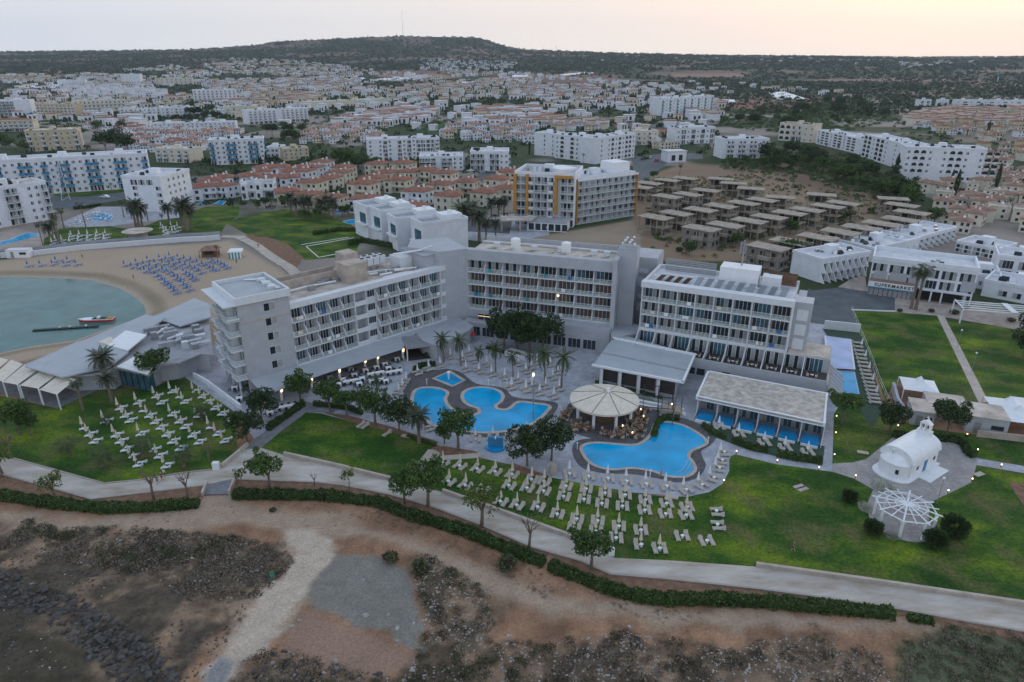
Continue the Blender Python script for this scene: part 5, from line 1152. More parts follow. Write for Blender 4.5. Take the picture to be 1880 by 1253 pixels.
B('pinkish terrace building on the slope below the tree belt',(415,213),(480,215),194,12,2,'wbwbwb',wm='wallc')
B('long low white terrace of holiday homes at the far right',(1752,196),(1950,198),183,10,2,'wWwWwWwWwWwWwWwW')
B('white two storey house alone beside the far terrace',(1686,197),(1708,197),183,10,2,'gg'); B('white box house between the lone house and far terrace',(1724,197),(1740,197),183,10,2,'ww')
B('long pale concrete building before the wooded slope',(560,199),(720,190),188,20,1,'wwwwwwww',wm='wallc')
B('white house over the long plastic greenhouses',(742,142),(760,142),134,14,2,'ww')
# modern white villas behind the hotel
GV='stepped white modern villas behind the hotel'
for (a,b,pt,d,lab) in(((677,440),(740,430),378,14,'white modern villa with a roof terrace, nearest the tiny pool'),((703,449),(766,439),386,13,'white modern villa with a plain roof, second from the tiny pool'),((731,462),(812,451),400,12,'white modern villa with a sunk roof, third from the tiny pool'),((778,476),(860,463),409,12,'white modern villa with a roof tank beside the central hotel wing')):
    e,L,zt=B(lab,a,b,pt,d-3,2,'......',drop=3,rm='roof',group=GV,pen=False,name='villa',cat='villa',parapet=1.0)
    MB().box(-.06,.0,1,6,zt*.45,zt*.75).build('side_window','glassb',e); MB().box(-1.2,-.02,.2,8,zt*.4,zt*.44).build('side_balcony','white',e)
    MB().box(L*.55,L-.5,3,9,zt-.95,zt+.8).build('roof_box','white',e); MB().cyl(L*.75,5,zt+.81,zt+1.9,.7,10).build('water_tank','white',e)
# ---------- house prototypes ----------
def hip(mb,x0,x1,y0,y1,z,rise,o=.6,m=0):
    x0-=o;x1+=o;y0-=o;y1+=o; w,d=x1-x0,y1-y0
    if w>=d: a=(x0+d/2,(y0+y1)/2,z+rise); b=(x1-d/2,(y0+y1)/2,z+rise)
    else: a=((x0+x1)/2,y0+w/2,z+rise); b=((x0+x1)/2,y1-w/2,z+rise)
    v=[(x0,y0,z),(x1,y0,z),(x1,y1,z),(x0,y1,z),a,b,(x0,y0,z-.14),(x1,y0,z-.14),(x1,y1,z-.14),(x0,y1,z-.14)]
    f=[(0,1,5,4),(1,2,5),(2,3,4,5),(3,0,4)] if w>=d else [(0,1,4),(1,2,5,4),(2,3,5),(3,0,4,5)]
    mb.add(v,f+[(9,8,7,6),(0,6,7,1),(1,7,8,2),(2,8,9,3),(3,9,6,0)],m)
def proto(name,build):
    e=empty(name,0,0); build(e); COL.objects.unlink(e); L=[e]
    def rec(o):
        for c in o.children: COL.objects.unlink(c); rec(c)
    rec(e); return e
def villa(wm,rm,w=10,d=8.5,h=5.8,wing=True,flat=False):
    def b(e):
        mb=MB(); mb.box(-w/2,w/2,-d/2,d/2,-1,h)
        if wing: mb.box(-w/2+.6,-w/2+w*.42,-d/2-2.2,-d/2,-1,h-.012)
        mb.build('wall',wm,e)
        mb=MB()
        if flat:
            mb.box(-w/2+.2,w/2-.2,-d/2+.2,d/2-.2,h+.002,h+.1); mb.box(-w/2-.1,w/2+.1,-d/2-.1,-d/2+.2,h+.003,h+.8); mb.box(-w/2-.1,-w/2+.2,-d/2+.2,d/2,h+.003,h+.8); mb.box(w/2-.2,w/2+.1,-d/2+.2,d/2,h+.003,h+.8)
        else:
            hip(mb,-w/2,w/2,-d/2,d/2,h+.16,1.5)
            if wing: hip(mb,-w/2+.6,-w/2+w*.42,-d/2-2.2,-d/2+2,h+.14,1.0,.45)
        rf=mb.build('roof',rm,e)
        if not flat: MB().box(w*.2,w*.2+.7,.5,1.2,h+.8,h+2.4).build('chimney',wm,rf)
        for z in(.6,3.3):
            for x in(w*.02,w*.3):
                o=MB(); o.box(x,x+1.2,-d/2-.05,-d/2-.002,z+.2,z+1.6); o.build('window','glass',e)
            o=MB(); o.box(-w*.36,-w*.36+1.3,-d/2-(2.25 if wing else .05),-d/2-(2.202 if wing else .002),z+.1,z+1.5); o.build('window','glass',e)
            for y in(-1.8,1.4):
                MB().box(w/2+.002,w/2+.05,y,y+1.,z+.2,z+1.4).build('window','glass',e); MB().box(-w/2-.05,-w/2-.002,y,y+1.,z+.2,z+1.4).build('window','glass',e)
        if wing: o=MB(); o.box(-.8,w/2-.2,-d/2-1.6,-d/2-.06,2.9,3.05); o.box(-.8,w/2-.2,-d/2-1.6,-d/2-1.52,3.05,3.95); o.build('balcony',wm,e)
        MB().cyl(w*.1,-1,h+.9,h+1.9,.5,8).build('water_tank','white',e)
    return b
PV={'c':proto('villa',villa('wallc','tile')),'w':proto('villa',villa('wallw','tile')),'b':proto('villa',villa('wallc','tileb',9,8)),'f':proto('house',villa('wallw','roofw',9,8,5.6,True,True)),
    'C':proto('house',villa('wallc','tilep',8,7.5,5.4,False)),'Wt':proto('house',villa('wallw','tilep',8,7.5,5.4,False)),'F':proto('house',villa('wallw','roofw',9,7.5,5.4,False,True)),'Fc':proto('house',villa('wallc','roofb',9,7.5,5.4,False,True)),'T':proto('house',villa('wallt','tile',10,8,7.6,False)),'Bt':proto('house',villa('wallc','tileb',8,7.5,5.4,False))}
DESC={'c':'cream villa with red tiled hip roof','w':'white villa with red tiled hip roof','b':'cream villa with brown tiled roof','f':'white flat roofed villa','C':'cream house with red roof','Wt':'white house with red roof','F':'white flat roofed house','Fc':'beige flat roofed house','T':'tan house with red roof','Bt':'cream house with brown roof'}
NH=[0]
def house(kind,x,y,rz,sc=1,desc=None,group='houses and villas of the town',sz=1):
    h=copy_tree(PV[kind]); h.location=(x,y,T1(x,y)); h.rotation_euler=(0,0,rz); h.scale=(sc,sc*random.uniform(.92,1.1),sz*sc*random.uniform(.92,1.08))
    auto(h,desc or DESC[kind],'house',group); NH[0]+=1; return h
R4=[(350,245,'c'),(635,240,'c'),(450,335,'c'),(290,393,'c'),(180,478,'c'),(585,420,'c'),(705,328,'c'),(880,320,'c'),(1115,345,'c'),(1070,475,'c'),(1370,432,'c'),(1700,410,'c'),(800,555,'w'),(1150,605,'c'),(1560,558,'c'),(1830,505,'c'),(1850,325,'c'),(730,712,'w'),(200,620,'w')]
R3=[(1660,385,'c'),(1470,445,'c'),(1170,540,'c'),(1420,565,'c'),(1700,595,'c'),(1830,275,'c'),(1790,330,'c'),(1580,220,'w'),(1490,262,'w'),(1350,270,'w'),(1360,325,'w'),(1200,385,'w'),(1220,320,'w'),(1090,272,'w'),(950,272,'w'),(880,315,'w'),(740,365,'w'),(1000,378,'w'),(450,480,'w'),(420,405,'w'),(210,490,'w'),(290,430,'w')]
for x,y,k in R4: X,Y=P(640+x/6.267,260+y/6.267,6.6); house(k,X,Y,R(random.choice([-22,-28,-20,65,-25])),random.uniform(.98,1.12))
for x,y,k in R3: X,Y=P(340+x/6.267,260+y/6.267,6.6); house(k,X,Y,R(random.choice([18,22,-25,15,20]) if x<1300 else -22),random.uniform(.95,1.08))
for x,y in((463,352),(489,351)):
    X,Y=P(x,y,3); house('f',X,Y,R(8),.95,'tall white three storey flat roofed villa',sz=1.5)
# skeleton houses
def skel(open_):
    def b(e):
        w,d=12.2,7.2
        mb=MB(); mb.box(-w/2,w/2,-d/2,d/2,6.0,6.28); mb.build('roof_slab','conc',e)
        mb=MB(); mb.box(-w/2+.5,w/2-.3,-d/2+.3,d/2-.3,2.85,3.1); 
        if open_: mb.box(w/2-3.6,w/2-.3,-d/2+.3,-d/2+.4,3.1,3.9)
        mb.build('floor_slab','conc',e); MB().box(-w/2,w/2,-d/2,d/2,-1,.1).build('foundation','conc',e)
        for i in range(5):
            for s in(-1,1):
                x=-w/2+.8+i*(w-1.6)/4; y=s*(d/2-.5); MB().box(x-.15,x+.15,y-.15,y+.15,.1,2.85).box(x-.151,x+.151,y-.151,y+.151,3.1,6.0).build('column','conc',e)
        if open_:
            MB().box(-w/2+1.1,w/2-4,d/2-.75,d/2-.62,3.1,5.99).box(-w/2+3,-w/2+3.15,-d/2+1,d/2-1,3.1,5.99).box(.5,.65,-d/2+1,d/2-1,3.1,5.99).box(-2,2.4,-.1,.05,.1,2.84).build('block_wall','concd',e)
            MB().box(w/2-.4,w/2-.3,-d/2+.4,-d/2+3,3.1,4.0).build('balcony_wall','conc',e)
        else:
            MB().box(-w/2+.6,w/2-.6,-d/2+.6,d/2-.6,.1,2.84).box(-w/2+.6,w/2-.6,-d/2+.6,d/2-.6,3.11,5.99).build('block_wall','concd',e)
            for x in(-4,-1,2.6):
                for z in(.9,4.0): MB().box(x,x+1.5,-d/2+.55,-d/2+.598,z,z+1.2).build('window_opening','dark',e)
            for y in(-1.5,1.2):
                for z in(.9,4.0): MB().box(w/2-.598,w/2-.55,y,y+1.3,z,z+1.2).build('window_opening','dark',e)
            MB().box(-1.2,3.2,-d/2-1.2,-d/2+.3,2.86,3.9).build('balcony_wall','conc',e)
    return b
SK=[proto('unfinished_house',skel(True)),proto('unfinished_house',skel(False))]
S1=[(265,290),(150,335),(470,255),(680,232),(1085,240),(1235,290),(1435,350),(920,372),(710,418),(470,443),(1350,518),(1085,552),(855,595),(575,635),(340,680),(1645,678),(1415,722),(1145,770),(865,808),(1635,1022)]
S2=[(680,422),(205,450),(935,518),(750,555),(515,595),(310,632),(0,367*0+482),(1505,467),(1605,540),(1720,625),(1590,705),(1375,755),(1140,800),(900,850),(640,908),(325,960)]
closed={(470,443),(710,418),(865,808),(1145,770),(1635,1022)}
for L_,ox in((S1,1150),(S2,1400)):
    for x,y in L_:
        X,Y=P(ox+x/6.267,290+y/6.267,6.2); h=copy_tree(SK[1 if (x,y) in closed and ox==1150 else 0]); rot=-46 if y>380 else -40
        if (ox==1400 and y<475) or (ox==1150 and x>1000 and y<360): rot=-22
        h.location=(X,Y,0); h.rotation_euler=(0,0,R(rot+random.uniform(-2,2))); auto(h,'bare concrete house skeleton' if not((x,y) in closed and ox==1150) else 'concrete house shell with block walls','unfinished house','abandoned concrete house shells','sk')
# districts of small houses: rows laid out on the ground
def district(poly,kinds,dx,dy,rot,jit=.36,limit=None,keep=.8,sc=1.0,far=None,rowrot=0):
    """poly in photograph pixels; houses on a ground grid turned by rot"""
    w=[P(*q) for q in poly]; cx=sum(q[0] for q in w)/len(w); cy=sum(q[1] for q in w)/len(w); c,s=math.cos(R(rot)),math.sin(R(rot))
    rad=max(math.hypot(q[0]-cx,q[1]-cy) for q in w); out=[]
    for i in range(int(-rad/dy)-1,int(rad/dy)+2):
        for j in range(int(-rad/dx)-1,int(rad/dx)+2):
            u=j*dx+random.uniform(-jit,jit)*dx; v=i*dy+random.uniform(-jit,jit)*dy; x=cx+u*c-v*s; y=cy+u*s+v*c
            if bool(inpoly(np.array(x),np.array(y),w)) and random.random()<keep: out.append((x,y))
    for x,y in out:
        k=random.choice(kinds)
        if far is None: NEARQ.append((x,y,R(rot),k))
        else: far.append((x,y,R(rot),k))
    return out
FAR=[]; NEARQ=[]
W_=['w','Wt','C','c']
district([(205,258),(230,243),(330,242),(440,244),(455,250),(372,258),(372,278),(290,284),(230,275)],['Wt','Wt','w','F'],12,14,6,keep=.9)            # red village left
district([(545,250),(600,236),(690,248),(700,262),(672,268),(640,262),(560,268)],['C','Wt','F'],10,14,8)
district([(596,236),(730,200),(800,205),(812,214),(700,236),(640,245)],['C','Wt','Wt','F'],10,18,22,keep=.9)
district([(810,255),(830,235),(850,222),(880,205),(1000,196),(1010,230),(975,245),(978,275),(940,268),(870,262)],['Wt','Wt','F','C','F'],13,17,15)
district([(990,215),(1040,222),(1110,230),(1110,240),(1020,243)],['Wt','C'],10,15,80)
district([(1655,232),(1700,206),(1880,202),(1880,252),(1810,262),(1700,242)],['Bt','b','T','Wt'],12,17,0)
district([(1790,275),(1880,268),(1880,300),(1800,312)],['T','Bt'],15,16,-10,keep=.9)
district([(1790,312),(1860,305),(1920,330),(1900,430),(1840,430),(1680,345),(1690,338),(1780,345)],['b','Bt','b','Fc'],12.5,13,-40,keep=.82)
district([(1683,345),(1700,340),(1760,385),(1850,450),(1800,455),(1720,410)],['b','Bt'],12.5,12,-40)
district([(1110,262),(1150,256),(1240,262),(1240,275),(1180,280)],['Fc','F'],14,14,0,keep=.6)
district([(480,150),(560,140),(610,150),(560,166),(480,168)],['C','F','Wt'],20,36,5,.4,far=FAR,keep=.6)
district([(370,120),(430,108),(520,112),(600,118),(665,134),(660,142),(530,141),(400,136)],['F','Fc','Wt','C'],20,40,8,.4,far=FAR,keep=.5)
district([(460,152),(560,145),(640,140),(665,152),(660,170),(560,172),(465,170)],['F','Wt','C'],19,32,5,.4,far=FAR,keep=.6)
district([(770,112),(830,111),(950,116),(945,128),(860,134),(770,128)],['F','Wt'],20,60,3,.35,far=FAR,keep=.7)
district([(720,165),(800,152),(940,150),(950,162),(930,172),(830,178),(750,182)],['C','Wt','Bt','Fc'],18,28,10,.35,far=FAR,keep=.65)
district([(940,160),(1080,158),(1110,168),(1100,180),(1000,188),(940,184)],['Wt','F','C'],16,24,5,.35,far=FAR,keep=.75)
district([(1060,185),(1180,180),(1185,200),(1100,205)],['Wt','F','T'],20,26,5,.35,keep=.55)
district([(103,162),(210,160),(306,170),(306,182),(180,180),(103,173)],['F','F'],13,26,0,.25,far=FAR,keep=.85)
district([(0,140),(60,138),(95,142),(90,150),(0,156)],['F','Fc','C'],16,30,0,.35,far=FAR,keep=.8)
district([(160,145),(350,140),(350,158),(260,165),(160,158)],['F','Fc','Wt'],16,26,0,.35,far=FAR,keep=.55)
district([(380,150),(470,150),(470,200),(440,205),(380,165)],['Wt','F','C'],15,24,4,.35,far=FAR,keep=.6)
district([(150,215),(280,215),(300,240),(200,250),(160,240)],['Wt','F','w'],15,18,5,.3,keep=.4)
district([(460,175),(560,172),(620,180),(560,192),(470,200)],['C','Fc','Bt','T'],14,20,5,.3,far=FAR,keep=.7)
district([(1150,160),(1260,152),(1400,158),(1330,176),(1160,178)],['F','Wt','T'],30,60,5,.4,far=FAR,keep=.4)
district([(1380,165),(1530,165),(1590,172),(1560,182),(1480,175)],['F','C'],30,50,5,.4,far=FAR,keep=.5)
district([(1000,98),(1240,106),(1880,110),(1880,122),(1500,118),(1000,112)],['F','F','C'],60,330,5,.45,far=FAR,keep=.6)
district([(1640,115),(1700,118),(1720,126),(1650,126)],['F','C'],30,80,5,.45,far=FAR,keep=.8)
district([(600,170),(720,160),(720,182),(640,190)],['C','F'],22,30,5,.4,far=FAR,keep=.4)
NEARQ.sort(key=lambda t:t[1]); room=300-NH[0]
for x,y,r,k in NEARQ[:room]: house(k,x,y,r+random.uniform(-.35,.35)+random.choice([0,0,math.pi/2]),random.uniform(.72,.98))
FAR+=NEARQ[room:]
PLACED=[(x,y) for x,y,r,k in FAR+NEARQ]+[(o.location.x,o.location.y) for o,_,_ in AUTO]+BLK
PA=np.array(PLACED); fill=[(0,215),(0,150),(150,138),(380,112),(560,112),(680,128),(700,136),(940,134),(1120,150),(1240,160),(1330,190),(1330,240),(1240,300),(1190,300),(990,200),(960,255),(870,250),(700,235),(560,235),(380,240),(200,235)]
fw=[P(*q) for q in fill]; fa=np.array(fw).min(0); fb=np.array(fw).max(0); cnt=0
cand=rng.random((9000,2))*(fb-fa)+fa; cand=cand[inpoly(cand[:,0],cand[:,1],fw)]
for x,y in cand:
    if cnt>850: break
    if vnoise(x,y,120,5)<.42: continue
    if np.min(np.hypot(PA[:,0]-x,PA[:,1]-y))<15: continue
    FAR.append((float(x),float(y),random.uniform(0,1.5),random.choice(['F','F','F','Wt','C','Fc']))); PA=np.vstack([PA,[x,y]]); cnt+=1
print('FILL',cnt)
# the nearest far houses stand alone, the rest make one mass
FAR.sort(key=lambda t:t[1]); left=max(0,300-NH[0])
print('HOUSES near',NH[0],'far',len(FAR),'alone',left)
LOW={}
def low_proto(k):
    if k not in LOW:
        wm={'F':'wallw','Wt':'wallw','w':'wallw','C':'wallc','c':'wallc','Fc':'wallc','Bt':'wallc','T':'wallt'}.get(k,'wallw'); rm={'F':'roofw','Fc':'roofb','Bt':'tileb'}.get(k,'tilep')
        def b(e):
            MB().box(-5,5,-4,4,-2,5.6).build('wall',wm,e); mb=MB()
            if k in('F','Fc'): mb.box(-5.1,1.5,-4.1,4.1,5.602,6.2); mb.box(-2,2,-1,3,6.21,7.8)
            else: hip(mb,-5,5,-4,4,5.75,1.6)
            mb.build('roof',rm,e); MB().box(-3.6,-1.4,-4.06,-4.002,1,4.6).box(1,3.6,-4.06,-4.002,1,4.6).build('window','glass',e)
        LOW[k]=proto('house',b)
    return LOW[k]
for x,y,r,k in FAR[:left]:
    h=copy_tree(low_proto(k)); h.location=(x,y,T1(x,y)); h.rotation_euler=(0,0,r+random.uniform(-.4,.4)+random.choice([0,math.pi/2])); s=random.uniform(.75,1.15); h.scale=(s,s,s)
    auto(h,'small distant '+DESC[k],'house','houses and villas of the town','far')
mb=MB()
for x,y,r,k in FAR[left:]:
    z=T1(x,y); s=random.uniform(.8,1.25); r+=random.uniform(-.6,.6); c,sn=math.cos(r),math.sin(r); wm={'F':0,'Wt':0,'w':0}.get(k,1); rm={'F':2,'Fc':3}.get(k,4)
    def q(X,Y): return (x+s*(X*c-Y*sn),y+s*(X*sn+Y*c))
    w_,d_=random.uniform(3.5,6.5),random.uniform(3.2,5)
    mb.prism([q(-w_,-d_),q(w_,-d_),q(w_,d_),q(-w_,d_)],z-3,z+5.6*s,wm); mb.prism([q(-w_*1.05,-d_*1.05),q(w_*1.05,-d_*1.05),q(w_*1.05,d_*1.05),q(-w_*1.05,d_*1.05)],z+5.6*s+.01,z+6.3*s,rm)
    mb.prism([q(-w_*.6,-d_-.1),q(-w_*.2,-d_-.1),q(-w_*.2,-d_),q(-w_*.6,-d_)],z+1,z+4.5,5)
    mb.prism([q(w_*.2,-d_-.1),q(w_*.6,-d_-.1),q(w_*.6,-d_),q(w_*.2,-d_)],z+1,z+4.5,5)
if mb.v: tag(mb.build('distant_houses',['wallw','wallc','roofw','roofb','tilep','glass']),kind='stuff')
# greenhouses, white field covers
GG='white plastic covered fields below the slopes'
for p,lab in(([(1410,172),(1441,171),(1480,184),(1425,184)],'bright white plastic covered field on red soil'),([(1308,184),(1348,186),(1350,191),(1310,188)],'white covered strip beside the green and white hotel'),
  ([(606,147),(668,144),(672,148),(607,151)],'long thin white greenhouse left of the lone white house'),([(690,146),(770,143),(772,148),(692,149)],'long thin white greenhouse below the lone white house'),
  ([(1018,139),(1085,133),(1090,136),(1035,140)],'pale greenhouse on the slope before the villas'),([(940,140),(975,138),(976,142),(941,143)],'small pale greenhouse on the slope'),([(837,152),(872,152),(874,156),(840,156)],'short white greenhouse near the yellow terraces'),
  ([(35,160),(110,157),(108,163),(38,163)],'long grey greenhouse at the far left')):
    w=[P(*q) for q in p]; z=[T1(*q) for q in w]; cx,cy=w[0]; mb=MB(); mb.prism([(x-cx,y-cy) for x,y in w],[q-1 for q in z],[q+2 for q in z]); o=mb.build('greenhouse','white'); o.location=(cx,cy,0); tag(o,lab,'greenhouse',GG)
# masts on the hill
for i,(px,py,h,lab) in enumerate(((740,66,85,'tallest thin radio mast on the flat hill'),(676,69,26,'short mast left of the tallest one'),(728,67,24,'short mast just beside the tallest one'),(1021,97,40,'thin mast at the hill foot'),(1131,100,28,'thin mast second past the hill foot'),(1205,101,28,'thin mast third past the hill foot'),(1275,102,26,'thin mast fourth past the hill foot'))):
    sl=(px-940)/F*CT; y=YR-60; 
    x=(px-940)/F*(y/(CT-(py-626.5)/F*ST)); z=T1(x,y); e=empty('radio_mast',x,y,z-2,0,lab,'mast','radio masts on the ridge')
    MB().cyl(0,0,0,h*1.6 if i==0 else h,.9,5,0,.5).build('mast','metal',e); MB().cyl(0,0,h*.5,h*.55,1.6,6).build('antenna_drum','metal',e)
wt=P(1831,150); e=empty('water_tower',wt[0],wt[1],T1(*wt),0,'light blue water tower on a stalk among far scrub','tower'); MB().cyl(0,0,0,12,1,8).build('shaft','trim',e); MB().cyl(0,0,12,16,3,10,0,4.5).build('tank','bluep',e)
# white lattice tower near blue hotel
e=empty('lattice_tower',*P(124,368),0,0,'slim white lattice tower in front of the long blue balcony hotel','tower')
for s in((-2,-1),(2,-1),(0,2)): MB().beam((s[0],s[1],0),(s[0]*.12,s[1]*.12,18),.16).build('strut','white',e)
for k in range(7): 
    r=1-k*.13; MB().beam((-2*r,-r,k*2.4),(2*r*.85,-r*.85,k*2.4+2),.09).build('strut','white',e)
# cars
def car(col):
    def b(e):
        mb=MB(); pr=[(-2.1,.35),(-2.1,.85),(-1.2,.95),(-.6,1.42),(.9,1.45),(1.6,1.0),(2.1,.9),(2.1,.35)]; n=len(pr)
        mb.add([(x,-.85,z) for x,z in pr]+[(x,.85,z) for x,z in pr],[tuple(range(n)),tuple(range(2*n-1,n-1,-1))]+[(i,n+i,n+(i+1)%n,(i+1)%n) for i in range(n)]); mb.build('body',col,e)
        mb=MB(); mb.box(-.7,.95,-.87,-.851,1.0,1.34).box(-.7,.95,.851,.87,1.0,1.34); mb.add([(-1.2,-.7,.97),(-1.2,.7,.97),(-.62,.65,1.43),(-.62,-.65,1.43)],[(0,1,2,3),(3,2,1,0)]); mb.build('window','glass',e)
        for x in(-1.35,1.35):
            for y in(-.8,.8): MB().tube([(x,y-.1,.33),(x,y+.1,.33)],.33,10).build('wheel','blk',e)
    return b
CARS=[proto('parked_car',car(c)) for c in('white','metal','red')]
for px,py,r,c,lab in((193,364,-12,0,'white car driving past the long blue balcony hotel'),(322,356,60,0,'white car parked beside the square white block'),(864,316,20,0,'white car nearest the left three storey apartments in the car park'),(872,315,20,1,'silver car between two white cars in the car park'),(911,313,10,0,'white car in front of the right three storey apartments'),
    (1192,291,60,0,'white car on the street past the ochre framed hotel'),(1228,287,10,1,'silver car on the street nearer the restaurants'),(1205,297,60,2,'small red car on the street by the moorish block')):
    h=copy_tree(CARS[c]); x,y=P(px,py); h.location=(x,y,.05); h.rotation_euler=(0,0,R(r)); tag(h,lab,'car','cars around the town')
LAND['all']=[('the long blue balcony hotel',160,320),('the square white block',270,350),('the yellow apartment block',100,260),('the slab hotel',395,180),('the wide white apartment block',740,275),('the left three storey apartments',810,300),('the right three storey apartments',900,296),('the ochre framed hotel',1080,360),('the nearer blue balcony hotel',440,280),('the modern white villas',745,410),('the two big palms',860,380),('the tall moorish end',1000,265),('the green and white hotel',1255,200),('the right moorish arches',1725,300),('the far right terrace',1810,190),('the supermarket',1690,510),('the twin box villas',475,350),('the white stair fin hotel',512,212),('the square green field',620,217),('the sloping green field',798,232),('the far finned wing',1715,440),('the photo edge above the fins',1878,340),('the street restaurants',1245,262)]
LAND['far']=[('the flat hill',690,90),('the quarry',355,140),('the long greenhouses',700,148),('the lone white house',750,140),('the slab hotel',395,180),('the red fields',1400,190),('the white covered field',1440,178),('the water tower',1831,150),('the far left edge',5,150),('the green and white hotel',1255,200),('the slope greenhouse',1055,137),('the white stair fin hotel',512,212),('the hill foot',960,110)]
LAND['tw']=[('the end block',500,620),('the corner block',845,520),('the stair tower',1150,520),('the lit balcony lamp',1060,540),('the turf strip',1450,620),('the grey restaurant roof',1200,620),('the blank balcony column',665,560)]
LAND['sk']=[('the ochre framed hotel',1110,360),('the phone mast',1348,420),('the scrub track',1460,330),('the finned wing palms',1490,470),('the far finned wing',1715,430)]
# ---------- vegetation ----------
def leaf_quads(C,size,up=.3,flat=1.0,seed=0):
    r=np.random.default_rng(seed); n=len(C); u=r.normal(size=(n,3)); u[:,2]*=flat; u/=np.linalg.norm(u,axis=1)[:,None]
    w=r.normal(size=(n,3)); w-=u*(w*u).sum(1)[:,None]; w/=np.linalg.norm(w,axis=1)[:,None]
    s=(size*r.uniform(.6,1.3,n))[:,None]; a=C-u*s*.5; V=np.stack([a,a+u*s*.5+w*s*.32,a+u*s,a+u*s*.5-w*s*.32],1).reshape(-1,3)
    return V,np.arange(4*n).reshape(-1,4)
def crown_points(n,blobs,seed,shell=.55):
    r=np.random.default_rng(seed); out=[]; tot=sum(b[3]**2 for b in blobs)
    for x,y,z,R_,sq in blobs:
        k=int(n*R_**2/tot)+1; d=r.normal(size=(k,3)); d/=np.linalg.norm(d,axis=1)[:,None]; rad=R_*(shell+(1-shell)*r.random(k))**.6
        rad*=1+.18*np.sin(d[:,0]*7+x)*np.sin(d[:,1]*6+y)
        out.append(np.c_[x+d[:,0]*rad,y+d[:,1]*rad,z+d[:,2]*rad*sq])
    return np.concatenate(out)
def round_tree(h,cr,seed,leaf='leaf',n=2600,forks=5,lsize=.42,bare=False,trunk=.28):
    def b(e):
        r=random.Random(seed); mb=MB(); th=h-cr*1.1; mb.tube([(0,0,-.1),(.1,0,th*.5),(.15,.1,th)],[trunk,trunk*.8,trunk*.65],7); blobs=[]
        for k in range(forks):
            t=k*6.28/forks+r.random(); q=cr*r.uniform(.4,.62); zz=th+cr*r.uniform(.45,1.0)
            mb.tube([(.12,.08,th*.85),(q*.5*math.cos(t),q*.5*math.sin(t),th+(zz-th)*.6),(q*math.cos(t),q*math.sin(t),zz)],[trunk*.5,trunk*.32,trunk*.14],5)
            blobs.append((q*math.cos(t),q*math.sin(t),zz,cr*r.uniform(.42,.6),.8))
            if bare:
                for j in range(3): tt=t+r.uniform(-.8,.8); mb.tube([(q*.5*math.cos(t),q*.5*math.sin(t),th+(zz-th)*.6),(q*1.3*math.cos(tt),q*1.3*math.sin(tt),zz+r.uniform(.2,1))],[trunk*.25,trunk*.08],4)
        mb.build('trunk','bark',e)
        if n:
            blobs.append((r.uniform(-.2,.2)*cr,0,th+cr*.9,cr*r.uniform(.45,.62),.85))
            for k in range(9): t=r.random()*6.28; q=cr*r.uniform(.5,.98); blobs.append((q*math.cos(t),q*math.sin(t),th+cr*r.uniform(.25,1.35),cr*r.uniform(.14,.32),.8))
            C=crown_points(n,blobs,seed); V,Fc=leaf_quads(C,lsize,seed=seed); np_mesh('crown',V,Fc,leaf,e)
    return b
def palm_tree(h,fl,nf,seed,droop=1.0,fan=False,m='palm',tr=.2,ragged=True,up=.9):
    def b(e):
        r=random.Random(seed); mb=MB(); lean=r.uniform(-.5,.5); mb.tube([(0,0,-.1),(lean*.3,0,h*.4),(lean,0,h)],[tr*1.35,tr,tr*.9],7); mb.build('trunk','barkp',e)
        V=[];Fc=[]
        for k in range(nf):
            az=k*2.399+r.uniform(-.2,.2); el=up-(k/nf)*(up+.75*droop); L=fl*r.uniform(.8,1.05); c,s=math.cos(az),math.sin(az); pts=[]
            for j in range(7):
                t=j/6; rr=L*t; a=el-1.25*droop*t*t; pts.append((rr*math.cos(el-.5*droop*t*t)*(1-.12*t),rr*math.sin(el)-droop*.48*L*t*t*(.6 if el>.5 else 1)))
            for j in range(6):
                (r0,z0),(r1,z1)=pts[j],pts[j+1]; wd=(.34 if not fan else .5)*fl*.36*math.sin(math.pi*min(1,(j+.9)/6.6)) if not fan else (.05 if j<3 else fl*.26)
                for sd in(-1,1):
                    for q in range(3 if not fan else 2):
                        a0=(q)/(3. if not fan else 2); x0=r0+(r1-r0)*a0; zz=z0+(z1-z0)*a0; x1=x0+(r1-r0)*.25; zz1=zz+(z1-z0)*.25; dr=wd*.45
                        P_=[(x0,0,zz),(x1,0,zz1),(x1+wd*.5,sd*wd,zz1-dr),(x0+wd*.42,sd*wd*.9,zz-dr)]
                        o=len(V); V+=[(lean+X*c-Y*s,X*s+Y*c,h+Z) for X,Y,Z in P_]; Fc.append((o,o+1,o+2,o+3))
        np_mesh('crown',np.array(V),np.array(Fc),m,e)
    return b
def cypress(h,seed):
    def b(e):
        MB().cyl(0,0,-.1,h*.3,.2,6).build('trunk','bark',e); r=np.random.default_rng(seed); n=1100; z=r.random(n)*h; rad=h*.085*np.sin(np.pi*np.clip(z/h*.85+.12,0,1))*(.6+.5*r.random(n)); t=r.random(n)*6.28
        V,Fc=leaf_quads(np.c_[rad*np.cos(t),rad*np.sin(t),z+.3],.6,seed=seed); np_mesh('crown',V,Fc,'leafd',e)
    return b
def pine(h,seed):
    def b(e):
        MB().tube([(0,0,-.1),(0,0,h)],[.4,.08],6).build('trunk','bark',e); r=np.random.default_rng(seed); n=2600; z=h*(.15+.85*r.random(n)**1.2); layer=np.floor(z/(h*.09)); rad=(h-z)*.36*(.35+.65*r.random(n))*(.75+.35*np.sin(layer*2.4)); t=r.random(n)*6.28
        V,Fc=leaf_quads(np.c_[rad*np.cos(t),rad*np.sin(t),z-rad*.15],.7,seed=seed,flat=.35); np_mesh('crown',V,Fc,'leafd',e)
    return b
